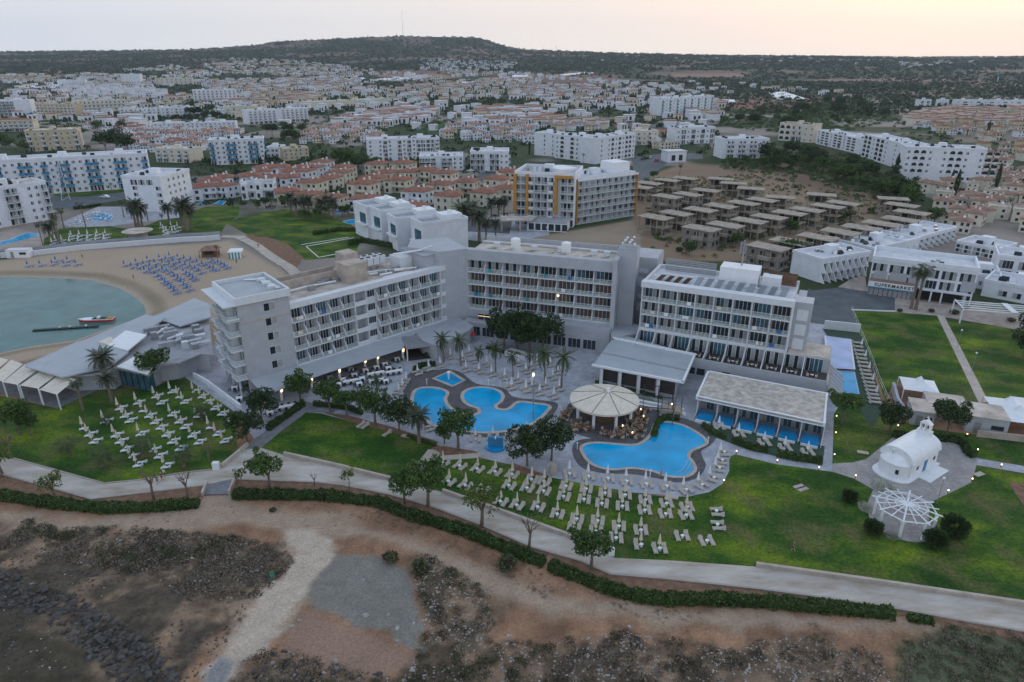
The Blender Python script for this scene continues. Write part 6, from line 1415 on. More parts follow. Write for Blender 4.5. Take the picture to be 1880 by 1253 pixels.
def shrub(r_,hh,seed,leaf='leaf',n=700,ls=.3):
    def b(e):
        MB().tube([(0,0,-.1),(0,0,hh*.4)],[.09,.05],5).build('stem','bark',e); rr=random.Random(seed); bl=[(rr.uniform(-.35,.35)*r_,rr.uniform(-.35,.35)*r_,hh*.5,r_*rr.uniform(.5,.75),hh/r_*.55) for _ in range(4)]
        C=crown_points(n,bl,seed); C[:,2]=np.maximum(C[:,2],.05); V,Fc=leaf_quads(C,ls,seed=seed); np_mesh('foliage',V,Fc,leaf,e)
    return b
def ballbush(r_,hh,seed):
    def b(e):
        MB().tube([(0,0,-.1),(0,0,.8)],[.12,.1],5).build('stem','bark',e); C=crown_points(3200,[(0,0,hh*.55,r_,.8)],seed,.25); C[:,2]=np.maximum(C[:,2],.1); V,Fc=leaf_quads(C,.24,seed=seed); np_mesh('foliage',V,Fc,'leafd',e)
    return b
TR={'ficus':[proto('broadleaf_tree',round_tree(6.2,3.0,s,'leaf')) for s in(1,2,3)],'dark':[proto('broadleaf_tree',round_tree(7.5,4.2,s,'leafd',3400,6,.5)) for s in(4,5)],
 'yell':[proto('broadleaf_tree',round_tree(5.6,2.6,s,'leafy',800,6,.36)) for s in(6,7)],'bare':[proto('bare_tree',round_tree(4.6,1.8,s,'leafy',0,5,.3,True,.2)) for s in(8,9)],'sap':[proto('sapling',round_tree(3.2,1.1,s,'leafy',260,4,.3,False,.07)) for s in(10,11)],
 'date':[proto('date_palm',palm_tree(6.5,3.4,46,s,.9,m='palmd',tr=.32)) for s in(12,13)],'queen':[proto('palm_tree',palm_tree(6.2,2.7,22,s,1.25,m='palm',tr=.16,up=1.1)) for s in(14,15)],
 'fan':[proto('fan_palm',palm_tree(7.5,1.7,34,s,.9,True,'palm',.24)) for s in(16,17)],'small':[proto('fan_palm',palm_tree(2.6,1.9,26,s,.9,True,'palm',.2)) for s in(18,19)],'tall':[proto('fan_palm',palm_tree(12,1.9,34,s,1.,True,'palmd',.22)) for s in(20,21)],
 'cyp':[proto('cypress',cypress(11,22))],'pine':[proto('pine_tree',pine(15,23))],'wood':[proto('broadleaf_tree',round_tree(7,4.2,s,'leaf',1500,5,.75)) for s in(24,25,26)],'woodd':[proto('broadleaf_tree',round_tree(9,5.2,s,'leafd',1700,5,.85)) for s in(27,28)],
 'shr':[proto('shrub',shrub(1.3,1.5,s,'scrubg',600)) for s in(29,30)],'round':[proto('shrub',ballbush(1.5,2.3,31))],'flow':[proto('flowering_shrub',shrub(2.4,1.2,32,'flower',1800,.2))],'town':[proto('broadleaf_tree',round_tree(5.2,2.7,s,'leaf',500,4,.8)) for s in(33,34,35)],
 'ball':[proto('shrub',shrub(1.2,1.3,36,'leafd',900,.18))]}
TN=[0]
def tree(kind,px,py,sc=1.0,label=None,desc=None,cat='tree',group='trees of the hotel gardens',lm='g',xy=None,z=None):
    x,y=xy or P(px,py); h=copy_tree(random.choice(TR[kind])); h.location=(x,y,T1(x,y) if z is None else z); h.rotation_euler=(0,0,random.uniform(0,6.28)); sc*=.88 if kind in('ficus','dark') else 1; s=sc*random.uniform(.93,1.07); h.scale=(s,s,s*random.uniform(.95,1.05)); TN[0]+=1
    if label: tag(h,label,cat,group)
    else: auto(h,desc,cat,group,lm)
    return h
# near trees (trunk foot pixel)
tree('ficus',286,710,1.15,'dense green tree against the glass pavilion beside the lawn')
tree('date',200,712,1.05,'big date palm with orange fruit stalks over the lawn corner',cat='palm tree'); tree('date',206,737,.85,'leaning date palm with its foot in the lawn beside the bigger one',cat='palm tree'); tree('fan',153,754,.85,'thick fan palm at the corner of the sail canopies',cat='palm tree')
tree('ficus',38,798,1.0,'dark round tree near the photo edge on the lawn'); tree('ficus',58,800,.7,'smaller dark tree close beside the round edge tree')
for x,y,l in((128,836,'small fan palm alone in the open grass near the promenade'),(188,858,'small fan palm between parasols closest to the lawn bend'),(262,840,'slender small fan palm amid the loungers'),(338,858,'small fan palm near the white box on the lawn'),(371,772,'small fan palm at the upper rows of lawn loungers'),(197,782,'tiny fan palm by the first row of lawn parasols')): tree('small',x,y,1.0 if 'tiny' not in l else .6,l,cat='palm tree')
tree('bare',384,850,.9,'thin half bare tree at the lawn edge by the path fork'); tree('bare',22,842,1.1,'half bare tree where the promenade starts by the lawn')
for x,y,k,s,l in((102,920,'yell',.8,'twisted half leafed tree in the soil strip, the first along the hedge'),(283,918,'bare',1.15,'bare branched tree in the soil strip, next to the walking group'),(345,918,'bare',1.1,'bare grey tree standing by the ramp end of hedge'),(495,898,'ficus',1.0,'full green tree with two trunks between hedge and promenade'),(444,895,'sap',1.0,'young thin tree beside the ramp'),(641,900,'sap',1.05,'young tree with pale leaves by the promenade wall'),(578,893,'bare',.5,'tiny bare sapling in the soil strip'),
    (744,925,'ficus',.85,'smaller of two trees overhanging the promenade'),(786,930,'ficus',1.15,'larger of two trees overhanging the promenade'),(884,968,'yell',1.15,'yellow green tree with open branches over the promenade'),(971,1010,'bare',1.2,'nearly bare tree with yellowish tips by the promenade'),(1085,1044,'ficus',1.0,'round green tree where the promenade bends'),(-30,878,'ficus',.9,'tree cut by the photo edge above the soil strip'),(5,872,'yell',.8,'yellowish tree cut by the photo edge')): tree(k,x,y,s,l)
for x,y,k,s,l in((455,812,'dark',.85,'big dark tree where the lawn meets the path fork'),(482,775,'dark',.8,'dark tree by the black hedge of the dining terrace'),(553,740,'ficus',1.05,'round tree in front of the dining canopy columns'),(607,757,'ficus',.95,'dark tree at the hedge end, first in the poolside row'),(637,766,'ficus',.9,'dark tree second in the poolside row'),(662,757,'date',.55,'low palm with long leaves among the poolside trees'),(690,782,'ficus',1.15,'third tree in the poolside row'),(733,796,'dark',.85,'large dark tree, last in the row before the bare palm'),
    (841,828,'ficus',1.25,'large open crowned tree between the pool and cross path'),(816,815,'ficus',.6,'small tree tucked beside the large open crowned one'),(968,856,'dark',.92,'wide dark tree beside the blue fountain'),(1012,846,'dark',.88,'dark tree between the wide one and the round bar'),(1545,778,'ficus',1.05,'tree at the corner of pebble roofed suites'),(1632,795,'dark',.8,'dark tree at the end of turf strip'),(1738,800,'dark',.85,'dark tree behind the chapel tower'),(1878,660,'dark',.9,'large dark tree cut by the photo edge beside the far lawn'),(1890,620,'dark',.8,'dark bush like tree cut by the photo edge above it'),
    (695,735,'queen',.7,'palm with red lit trunk behind the poolside trees')): tree(k,x,y,s,l)
tree('date',770,815,.95,'tall shaggy palm with stiff upright fronds by the pool',cat='palm tree')
# terrace tree mass before the central wing
for i,(x,y,s,l) in enumerate(((925,640,1.1,'dark terrace tree, the leftmost of the joined four before the central wing'),(950,645,1.2,'dark terrace tree, second of the joined four before the central wing'),(973,648,1.2,'dark terrace tree, third of the joined four before the central wing'),(996,648,1.1,'dark terrace tree, rightmost of the joined four before the central wing'))): tree('dark',x,y,s,l)
for x,y,s,l in((815,665,1.0,'slim palm closest to the small bar canopy'),(846,672,.95,'slim palm second from the small bar canopy'),(878,680,.8,'slim palm third from the small bar canopy'),(910,687,1.0,'slim palm with a red light at its foot'),(942,692,.75,'short slim palm right of the red light'),(1001,703,1.25,'tall bright slim palm in the middle of sunbeds'),(1030,712,1.15,'slim palm nearest to the grey restaurant steps'),(971,680,.6,'very small palm among the sunbeds')): tree('queen',x,y,s,l,cat='palm tree')
for x,y,s,l in((1418,474,.65,'fan palm by the concrete shell behind the hotel'),(1462,482,.8,'fan palm, first of the close pair behind the hotel roof'),(1478,484,.8,'fan palm, second of the close pair behind the hotel roof'),(1499,500,.8,'fan palm at the finned wing corner'),(1672,568,1.35,'tall leaning fan palm before the supermarket sign'),(1681,569,1.4,'tallest leaning fan palm before the supermarket'),(1706,545,1.25,'bushy palm rising before the white and grey block')): tree('fan',x,y,s,l,cat='palm tree')
tree('ball',1857,592,1.0,'round bush by the entrance pergola',cat='shrub')
for x,y,s,l in((1650,573,.8,'low bush at the foot of leaning palms'),(1711,574,.9,'low bush in the forecourt bed'),(1752,577,1.1,'round bush on the forecourt'),(1772,568,.9,'small round bush by the pergola steps')): tree('ball',x,y,s,l,cat='shrub',group='garden bushes')
for x,y,s,l in((1749,984,1.35,'largest round dark bush on the lawn by the gazebo'),(1715,1004,1.0,'round bush at the gazebo foot on the photo side'),(1601,980,.95,'round bush on the near left of gazebo'),(1559,920,.75,'small round bush alone on the lawn before the gazebo')): tree('round',x,y,s,l,cat='shrub',group='garden bushes')
tree('flow',1624,898,.9,'white flowering shrub between chapel and gazebo',cat='shrub',group='garden bushes'); tree('flow',1590,935,.6,'small white flowering shrub left of the gazebo',cat='shrub',group='garden bushes')
tree('flow',1640,988,.5,'low flowering shrub at the gazebo foot',cat='shrub',group='garden bushes')
tree('ball',1245,462,1.4,'dark bush before the two storey concrete shell',cat='shrub',group='garden bushes'); tree('ball',785,655,1.0,'round bush by the small bar canopy',cat='shrub',group='garden bushes')
tree('shr',976,826,1.,'low bush under the dark trees by the terrace',cat='shrub',group='garden bushes')
# foreshore shrubs
for x,y,s,l in((715,1030,1.0,'dry shrub at the top of grey gravel patch'),(930,1045,1.5,'green shrub on the bank below the hedge'),(770,1050,1.2,'dark shrub at the right edge of gravel patch'),(500,940,.5,'small dry tuft by the hedge'),(1290,960,.0,'')):
    if s: tree('shr',x,y,s,l,cat='shrub',group='shrubs of the foreshore')
# resort palms on the left
for x,y,k,s in((80,455,'tall',.75),(112,450,'tall',.9),(100,440,'fan',.95),(107,445,'fan',1.0),(95,448,'date',1.0),(118,420,'fan',.95),(160,425,'tall',.85),(228,400,'fan',.85),(242,402,'fan',.85),(262,402,'fan',.8),(272,406,'fan',.85),(256,420,'date',1.45),(250,417,'date',1.2),(262,419,'date',1.2),(312,412,'date',1.1),(312,385,'tall',.6),(335,418,'date',1.25),(344,424,'date',1.55),(352,420,'date',1.25),(300,415,'fan',.6),(400,474,'fan',.55),(158,352,'fan',.5),(205,350,'fan',.5),(172,345,'fan',.45),(185,348,'fan',.45),(96,388,'fan',.5)):
    tree(k,x,y,s,desc='palm on the resort grounds',cat='palm tree',lm='l',group='palms of the seaside resorts')
for x,y,k,s in((852,440,'date',1.75),(880,443,'date',1.55),(868,415,'date',1.2),(893,440,'date',1.0),(910,440,'date',1.0),(902,400,'date',1.1),(915,398,'date',1.0),(925,396,'date',.95),(500,385,'date',1.0),(535,392,'date',1.15),(560,395,'date',1.15),(568,398,'date',1.1),(590,400,'date',1.1),(605,400,'date',1.15),(613,402,'date',1.1),(545,398,'date',1.0),(450,375,'fan',.6),(462,378,'fan',.6),(488,383,'fan',.6),(690,350,'fan',.6),(440,370,'fan',.5),(415,365,'fan',.5),(385,365,'fan',.5),(350,370,'fan',.55),(605,290,'tall',.75),(638,290,'tall',.8),(635,270,'tall',.6),
    (1030,300,'tall',.7),(1048,305,'tall',.75),(1070,305,'tall',.6),(1246,335,'tall',.75),(1515,285,'tall',.6),(1535,290,'tall',.7),(1500,275,'tall',.55),(365,320,'fan',.6),(372,321,'fan',.6),(380,322,'fan',.6),(358,318,'fan',.6),(350,316,'fan',.6),(405,318,'fan',.5),(420,318,'fan',.5),(445,320,'fan',.5),(435,312,'fan',.7),(448,312,'fan',.7),(1850,390,'fan',.8)):
    tree(k,x,y,s,desc='palm among the houses',cat='palm tree',lm='all',group='palms of the town')
for x,y,s in((1744,345,.8),(1752,360,1.1),(1828,345,1.1),(1812,250,1.1),(1775,250,.5),(972,285,.8),(897,250,.6),(857,250,.6),(479,320,.9),(492,318,1.0),(598,300,.6),(573,300,.7),(575,330,.6)): tree('cyp',x,y,s,desc='dark narrow cypress',cat='tree',lm='all',group='cypresses of the town')
tree('pine',1640,338,1.15,'tall dark pine at the moorish arches'); tree('pine',482,318,.7,'pine beside the blue balcony hotel')
for x,y,k,s in ((195,280,'woodd',1.4),(215,275,'woodd',1.5),(235,280,'woodd',1.2),(150,255,'wood',1.0),(180,240,'wood',1.0),(225,240,'woodd',.9),(350,215,'woodd',1.1),(365,218,'woodd',1.2),(380,220,'woodd',1.1),(335,210,'woodd',1.),(400,222,'woodd',1.),(415,225,'wood',1.),(390,205,'wood',1.),(20,275,'wood',1.1),(5,270,'wood',1.1),(45,280,'wood',1.),(500,250,'woodd',1.0),(530,250,'woodd',1.0),(555,245,'wood',1.0),(520,240,'wood',1.0),(490,245,'wood',.9),(540,262,'wood',1.3),(530,265,'woodd',1.0),(625,300,'wood',1.2),(640,306,'wood',1.1),(655,308,'wood',1.1),(670,310,'wood',1.0),(690,312,'wood',.9),(1360,290,'wood',.9)):
    tree(k,x,y,s,desc='leafy tree among the buildings',lm='all',group='leafy trees of the town')
for x,y,k,s in ((1265,470,'wood',.6),(1350,455,'wood',.6),(1380,420,'wood',.5),(1460,420,'wood',.6),(1540,408,'wood',.5),(1560,405,'wood',.5),(1500,450,'wood',.6),(1460,480,'wood',.9),(1445,478,'wood',.8),(1615,440,'wood',.7),(1715,412,'wood',.8),(1330,400,'wood',.45),(1450,430,'wood',.6),(1390,380,'wood',.45),(1200,330,'wood',.6)):
    tree(k,x,y,s,desc='green tree between concrete shells',lm='sk',group='trees among the concrete shells')
# mid woods: individual trees
def wood(poly,n,kinds,desc,lm,group,smin=.6,smax=1.1):
    k=0; xs=[q[0] for q in poly]; ys=[q[1] for q in poly]
    while k<n:
        px,py=random.uniform(min(xs),max(xs)),random.uniform(min(ys),max(ys))
        if bool(inpoly(np.array(px),np.array(py),poly)):
            tree(random.choice(kinds),px,py,random.uniform(smin,smax),desc=desc,lm=lm,group=group); k+=1
wood([(1400,290),(1480,285),(1560,305),(1620,345),(1690,370),(1660,385),(1600,365),(1560,350),(1500,320),(1410,318)],46,['wood','wood','woodd'],'bushy tree in the scrub wood','w','trees of the scrub wood',.6,1.25)
wood([(1330,300),(1400,296),(1410,315),(1350,318)],8,['wood'],'bushy tree in the scrub wood','w','trees of the scrub wood',.4,.7)
wood([(1320,205),(1440,205),(1560,185),(1640,225),(1560,235),(1430,240),(1330,232)],34,['wood','woodd'],'bushy tree in the scrub wood','w','trees of the scrub wood',.8,1.4)
wood([(460,380),(640,382),(650,400),(560,410),(470,392)],12,['town'],'garden tree by the villas','all','garden trees by the villas',.5,.9)
# scattered town trees, stuff beyond the first ones
def belt(poly,n,smin,smax,colr='farleaf'):
    w=[P(*q) for q in poly]; W0=np.array(w); out=[]
    a=W0.min(0);b=W0.max(0)
    while len(out)<n:
        k=rng.random((n*2,2))*(b-a)+a; k=k[inpoly(k[:,0],k[:,1],w)]; out+=list(map(tuple,k))
        if len(k)==0: break
    out=np.array(out[:n]); s=rng.uniform(smin,smax,len(out)); return np.c_[out,s]
def blobs(name,pts,m,per=26,flatq=.75,seed=1,quad=.55):
    """bushes: each a clump of small leaf cards"""
    r=np.random.default_rng(seed); n=len(pts); d=r.normal(size=(n,per,3)); d/=np.linalg.norm(d,axis=2)[:,:,None]; d[:,:,2]=np.abs(d[:,:,2]); rad=pts[:,2][:,None]*(.55+.45*r.random((n,per)))
    z=T(pts[:,0],pts[:,1]); C=np.stack([pts[:,0][:,None]+d[:,:,0]*rad,pts[:,1][:,None]+d[:,:,1]*rad,z[:,None]+d[:,:,2]*rad*flatq+pts[:,2][:,None]*.1],2)
    u=r.normal(size=(n,per,3)); u/=np.linalg.norm(u,axis=2)[:,:,None]; w=np.cross(u,r.normal(size=(n,per,3))); w/=np.linalg.norm(w,axis=2)[:,:,None]
    s=(pts[:,2][:,None]*quad*r.uniform(.7,1.3,(n,per)))[:,:,None]
    V=np.stack([C-u*s*.5,C+w*s*.4,C+u*s*.5,C-w*s*.4],2).reshape(-1,3); Fc=np.arange(len(V)).reshape(-1,4)
    o=np_mesh(name,V,Fc,m); return tag(o,kind='stuff')
TOWN=[(0,230),(0,150),(300,130),(940,150),(1200,160),(1330,215),(1320,290),(1180,300),(1000,260),(940,300),(600,330),(380,300),(250,260),(60,290)]
pts=np.concatenate([belt(TOWN,5600,1.8,4.0),belt([(0,168),(300,140),(940,150),(1200,160),(1200,215),(500,215),(0,235)],2600,2.5,5.5),belt([(1640,215),(1880,200),(1900,440),(1720,400),(1640,340)],260,1.2,2.6),belt([(340,290),(930,270),(940,400),(660,400),(640,385),(340,380)],520,.9,2.3)])
blobs('town_greenery',pts,'leafd',24,seed=3)
HILL=[(-60,150),(-60,100),(350,94),(480,86),(505,80),(640,73),(740,69),(880,72),(960,93),(1300,103),(1940,107),(1940,200),(1560,215),(1330,205),(1200,150),(940,135),(300,138),(100,165)]
h1=belt(HILL,15000,3.0,7.0); h2=belt([(1130,150),(1940,150),(1940,200),(1560,215),(1330,205),(1140,160)],3800,1.8,4.2); h3=belt([(0,105),(350,96),(960,95),(1940,108),(1940,130),(1200,130),(300,130),(0,150)],6000,4,9)
keep=fbm(h1[:,0],h1[:,1],260,21,5)<.58
ry=rng.uniform(YR-330,YR-15,2600); rx=rng.uniform(-1.0,1.0,2600)*ry
blobs('hillside_scrub',np.concatenate([h1[keep],h2,h3,np.c_[rx,ry,rng.uniform(4,9,2600)]]),'farleaf',12,.7,seed=4,quad=.8)
blobs('scrubland_bushes',np.concatenate([belt([(1330,290),(1420,280),(1570,285),(1650,320),(1700,385),(1600,372),(1480,330),(1400,320),(1320,310)],620,.9,2.1),belt([(1320,205),(1440,200),(1560,180),(1650,222),(1560,240),(1430,245),(1330,235)],900,1.4,3.2),belt([(1180,330),(1420,320),(1600,370),(1690,400),(1640,450),(1400,480),(1200,470)],850,.5,1.7)]),'leaf',46,.75,seed=5,quad=.36)
# foreshore bushes and stones
def zone_pts(polyW,n,smin,smax,thr=None,seed=61):
    W0=np.array(polyW); a=np.maximum(W0.min(0),[-70,30]); b=np.minimum(W0.max(0),[85,95]); k=rng.random((n,2))*(b-a)+a; k=k[inpoly(k[:,0],k[:,1],polyW)]
    if thr is not None: k=k[fbm(k[:,0],k[:,1],9,seed,3)>thr]
    k=k[~inpoly(k[:,0],k[:,1],ROADC)&~inpoly(k[:,0],k[:,1],GRAVEL)&(sdist(k[:,0],k[:,1],COVE)<-3)]
    return np.c_[k,rng.uniform(smin,smax,len(k))]
blobs('coastal_scrub',np.concatenate([zone_pts(ROCK1U,2400,.25,.7,.44),zone_pts(ROCK1U,260,.7,1.2,.5),zone_pts(ROCK1,1500,.12,.35,.50),zone_pts(ROCK2,2300,.2,.6,.50),zone_pts(ROCK2,380,.7,1.3,.53),zone_pts(ROCK3,700,.3,.7,.45),zone_pts(BUSH3,900,.3,.7)]),'scrub',46,.6,seed=6,quad=.26)
blobs('green_scrub',np.concatenate([zone_pts(ROCK1U,1500,.3,.9,.52,77),zone_pts(ROCK2,1400,.3,.8,.62,78),zone_pts(BUSH3,1700,.25,.6)]),'scrubg',46,.6,seed=8,quad=.24)
blobs('dark_coastal_scrub',np.concatenate([zone_pts(ROCK2,900,.35,1.0,.50,101),zone_pts(ROCK1U,560,.35,.9,.50,102),zone_pts(ROCK3,160,.4,.9,.45,103),zone_pts(BUSH3,60,.4,.9)]),'scrubd',64,.65,seed=15,quad=.2)
DIRT=W([(0,925),(366,940),(440,930),(700,940),(860,1000),(1000,1050),(1200,1115),(1700,1160),(1880,1180),(1880,1253),(1640,1253),(900,1090),(700,1000),(400,965),(0,950)])
BANK=W([(540,920),(700,940),(860,1000),(1000,1052),(1200,1117),(1500,1145),(1500,1158),(1200,1140),(1000,1100),(850,1020),(640,945)])
blobs('dry_weeds',np.concatenate([zone_pts(BANK,2600,.12,.35,.42,80),zone_pts(DIRT,1500,.1,.3,.58,81)]),'scrub',22,.6,seed=9,quad=.35)
def stones(name,pts,m,seed):
    r=np.random.default_rng(seed); base=np.array([(1,0,0),(-1,0,0),(0,1,0),(0,-1,0),(0,0,1),(0,0,-1),(.7,.7,.5),(-.7,.7,.4),(.7,-.7,.4),(-.7,-.7,.5)],float)
    import itertools
    fc=[(0,6,4),(6,2,4),(2,7,4),(7,1,4),(1,9,4),(9,3,4),(3,8,4),(8,0,4),(6,0,2),(7,2,1),(9,1,3),(8,3,0)]
    n=len(pts); z=T(pts[:,0],pts[:,1]); Vv=base[None]*(1+r.normal(size=(n,10,3))*.18)*pts[:,2][:,None,None]*r.uniform(.6,1.2,(n,1,3)); Vv[:,:,0]+=pts[:,0][:,None]; Vv[:,:,1]+=pts[:,1][:,None]; Vv[:,:,2]=Vv[:,:,2]*.7+z[:,None]
    Fc=(np.array(fc)[None]+10*np.arange(n)[:,None,None]).reshape(-1,3); return tag(np_mesh(name,Vv.reshape(-1,3),Fc,m),kind='stuff')
mat('rock_pale',(.36,.33,.30),.95,.35,1.5,bump=.3); M['rockp']=MATS['rock_pale']; mat('rock_dark',(.085,.078,.072),.95,.5,1.5,bump=.4); M['rockd']=MATS['rock_dark']
stones('loose_stones',np.concatenate([zone_pts(ROCK1U,1800,.05,.22,.52,90),zone_pts(ROCK1,700,.04,.14,.48,96),zone_pts(ROCK2,8200,.05,.2,.44,91),zone_pts(ROCK2,160,.25,.5,.55,97),zone_pts(BANK,1500,.04,.14,.45,92),zone_pts(DIRT,1200,.03,.1),zone_pts(ROCK3,300,.1,.3)]),'rockp',11)
stones('dark_rocks',np.concatenate([zone_pts(ROCK1,5200,.06,.2,.42,93),zone_pts(DARKB,3600,.15,.55,.3,95),zone_pts(ROCK3,600,.1,.35,.4,94)]),'rockd',12)
GB='large loose boulders on the foreshore'
for i,(x,y,s,l) in enumerate(((672,1129,.75,'biggest boulder on the grey gravel'),(713,1129,.5,'boulder on the grey gravel beside the biggest'),(729,1153,.45,'boulder where the gravel narrows'),(728,1176,.45,'pale boulder near the gravel tip'),(667,1065,.3,'small stone high on the gravel'),(760,1144,.4,'stone at the scrub edge of gravel'),(614,1215,.8,'grey boulder at the edge of photo bottom scrub'),(616,1228,.7,'tan boulder just under the grey one'),(302,980,.45,'white stone on the scrub top edge'),(758,1230,.6,'grey slab stone below the gravel'),(932,1167,.4,'pale stone in the middle of dirt'),(938,1166,.35,'second pale stone in the middle of dirt'),(1156,1150,.4,'stone beside the dirt track on the right'),(548,1140,.5,'white chalk lump beside the pale road'),(535,1150,.5,'white chalk lump lower beside the pale road'),(30,1065,.4,'white stone among dark rocks'),(57,1072,.45,'second white stone among dark rocks'))):
    px,py=P(x,y); r=random.Random(i); mb=MB(); o=stones('boulder',np.array([[0,0,s*.75]]),'rockp' if s!=.7 else 'rockp',100+i); o.location=(px,py,T1(px,py)+.0); o['kind']='thing'; tag(o,l,'boulder',GB)
bn=empty('litter_bin',*P(500,1059),T1(*P(500,1059)),0,'green litter bin beside the pale road','bin'); MB().cyl(0,0,-.4,.75,.3,10,0,.34).build('body','teal',bn); MB().cyl(0,0,.75,.82,.37,10).build('rim','leafy',bn)
# hedges
def hedge(pts,w,h,label,seed,m='hedge',dens=46):
    p=W(pts); r=np.random.default_rng(seed); Cs=[]
    for i in range(len(p)-1):
        a=np.array(p[i]);b=np.array(p[i+1]); L=np.hypot(*(b-a)); n=int(L*dens*(w+h)); t=r.random(n); d=(b-a)/L; nn=np.array([-d[1],d[0]]); ph=r.random(n)*math.pi; 
        rad=.78+.22*r.random(n)+.15*np.sin(t*L*1.7)*np.sin(t*L*.9+1)
        u=np.cos(ph)*w/2*rad; z=np.clip(np.sin(ph)*1.25,0,1)*h*rad
        Cs.append(np.c_[a[0]-p[0][0]+d[0]*t*L+nn[0]*u,a[1]-p[0][1]+d[1]*t*L+nn[1]*u,z+.05])
    V,Fc=leaf_quads(np.concatenate(Cs),.34 if w>1 else .26,seed=seed); e=empty('hedge',p[0][0],p[0][1],0,0,label,'hedge','clipped hedges'); np_mesh('foliage',V,Fc,m,e)
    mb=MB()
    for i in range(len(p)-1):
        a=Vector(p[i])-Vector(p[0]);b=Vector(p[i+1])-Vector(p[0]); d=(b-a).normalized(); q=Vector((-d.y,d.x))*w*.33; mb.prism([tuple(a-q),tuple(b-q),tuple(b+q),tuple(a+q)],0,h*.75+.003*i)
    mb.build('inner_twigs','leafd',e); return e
hedge([(-60,905),(0,914),(99,929),(198,939),(297,935),(366,929)],1.9,1.3,'long green hedge from the photo edge to the ramp',1)
hedge([(429,913),(495,913),(600,915),(699,928),(748,948),(857,981),(930,1011),(999,1038)],1.9,1.3,'long green hedge between ramp and gap, following the promenade',2)
hedge([(1009,1043),(1095,1077),(1160,1098),(1220,1106),(1300,1104),(1400,1110),(1500,1118),(1640,1132)],1.9,1.2,'long green hedge past the gap, below the bright promenade',3)
hedge([(1665,1137),(1713,1144)],1.2,.7,'short end piece of the promenade hedge',4)
hedge([(492,792),(558,745)],1.1,1.3,'dark square cut hedge beside the dining terrace',5,'leafd')
hedge([(576,745),(640,752),(665,762)],1.,1.0,'dark hedge behind the poolside trees',6,'leafd')
hedge([(1200,803),(1206,780),(1220,770),(1247,772)],1.1,1.0,'hedge curling round the top of bright blue pool',7)
hedge([(1290,783),(1305,795),(1332,807)],1.0,.9,'short hedge at the left end of plunge pool garden',8)
hedge([(1344,813),(1380,826),(1410,832)],1.1,1.1,'clipped hedge in the middle of plunge pool garden',9)
hedge([(1425,838),(1465,846),(1508,850)],1.1,1.1,'clipped hedge at the right end of plunge pool garden',10)
hedge([(1638,802),(1700,808),(1740,810),(1765,815),(1776,835),(1788,842)],1.3,1.1,'dark hedge wrapping the chapel plaza',11,'leafd')
hedge([(1510,490),(1545,492),(1585,482)],1.2,.8,'low hedge along the finned wing',12)
hedge([(800,672),(775,674),(760,682)],1.1,1.0,'dark planting between dining terrace and pool',13,'leafd')
hedge([(893,640),(930,650),(955,655)],1.0,.7,'low hedge under the terrace trees',14,'leafd')
hedge([(1093,703),(1130,710),(1175,722),(1215,733)],.8,.6,'planted strip below the grey restaurant',15)
hedge([(748,802),(775,812),(800,819)],.8,.6,'small hedge with white kerb by the tall shaggy palm',16)
hedge([(640,452),(665,445),(690,450),(720,455),(765,452)],1.6,1.8,'rough green hedge behind the grey rooftop plant',17)
hedge([(575,432),(620,425),(660,425)],1.5,1.5,'rough hedge across the far lawn',18)
hedge([(135,385),(165,382),(185,378)],1.6,1.2,'rounded hedge beside the curved drive',19)
struct('green_terrace',[(1290,776),(1302,800),(1370,825),(1430,840),(1510,856),(1514,820),(1400,800),(1330,780)],.085,'turf')
# ---------- loungers, parasols, tables ----------
def lounger(fr,cl):
    def b(e):   # lies along +y, head at +y
        mb=MB(); mb.box(-.33,.33,-1.0,1.0,.22,.28)
        for x in(-.28,.28):
            for y in(-.8,.75): mb.box(x-.04,x+.04,y-.04,y+.04,0,.22)
        mb.build('frame',fr,e); MB().box(-.31,.31,-.98,.35,.283,.37).build('mattress',cl,e)
        MB().add([(-.31,.36,.29),(.31,.36,.29),(.31,1.0,.62),(-.31,1.0,.62),(-.31,.36,.37),(.31,.36,.37),(.31,.97,.7),(-.31,.97,.7)],[(3,2,1,0),(4,5,6,7),(0,1,5,4),(1,2,6,5),(2,3,7,6),(3,0,4,7)]).build('backrest',cl,e)
    return b
def parasol(cl,h=2.5):
    def b(e):
        mb=MB(); mb.cyl(0,0,0,.08,.28,8); mb.cyl(0,0,.08,h,.03,5); mb.build('pole','trim',e)
        mb=MB(); n=8; r=.30; prof=[(.95,.30),(1.3,.22),(h-.35,.12),(h+.05,.03)]; v=[]
        for z,q in prof: v+=[(q*(1 if i%2 else .72)*math.cos(6.2832*i/n),q*(1 if i%2 else .72)*math.sin(6.2832*i/n),z) for i in range(n)]
        f=[(k*n+i,k*n+(i+1)%n,(k+1)*n+(i+1)%n,(k+1)*n+i) for k in range(3) for i in range(n)]+[tuple(range(n-1,-1,-1)),tuple(range(3*n,4*n))]
        mb.add(v,f); mb.build('canopy',cl,e)
    return b
PL=proto('sun_lounger',lounger('trim','taupe')); PLW=proto('sun_lounger',lounger('trim','trim')); PLB=proto('beach_lounger',lounger('white','blue')); PP=proto('parasol',parasol('cream')); PPW=proto('parasol',parasol('white',2.4)); PB=proto('parasol',parasol('blue',2.2)); PPS=proto('parasol',parasol('white',2.6))
def side_table(e): MB().cyl(0,0,0,.45,.18,8).build('base','white',e); MB().cyl(0,0,.451,.5,.27,10).build('table_top','white',e)
PT=proto('side_table',side_table)
def place(pr,x,y,rz,desc,cat,group,lm,z=.06,sc=1.0):
    h=copy_tree(pr); h.location=(x,y,z); h.rotation_euler=(0,0,rz); h.scale=(sc,sc,sc); auto(h,desc,cat,group,lm); return h
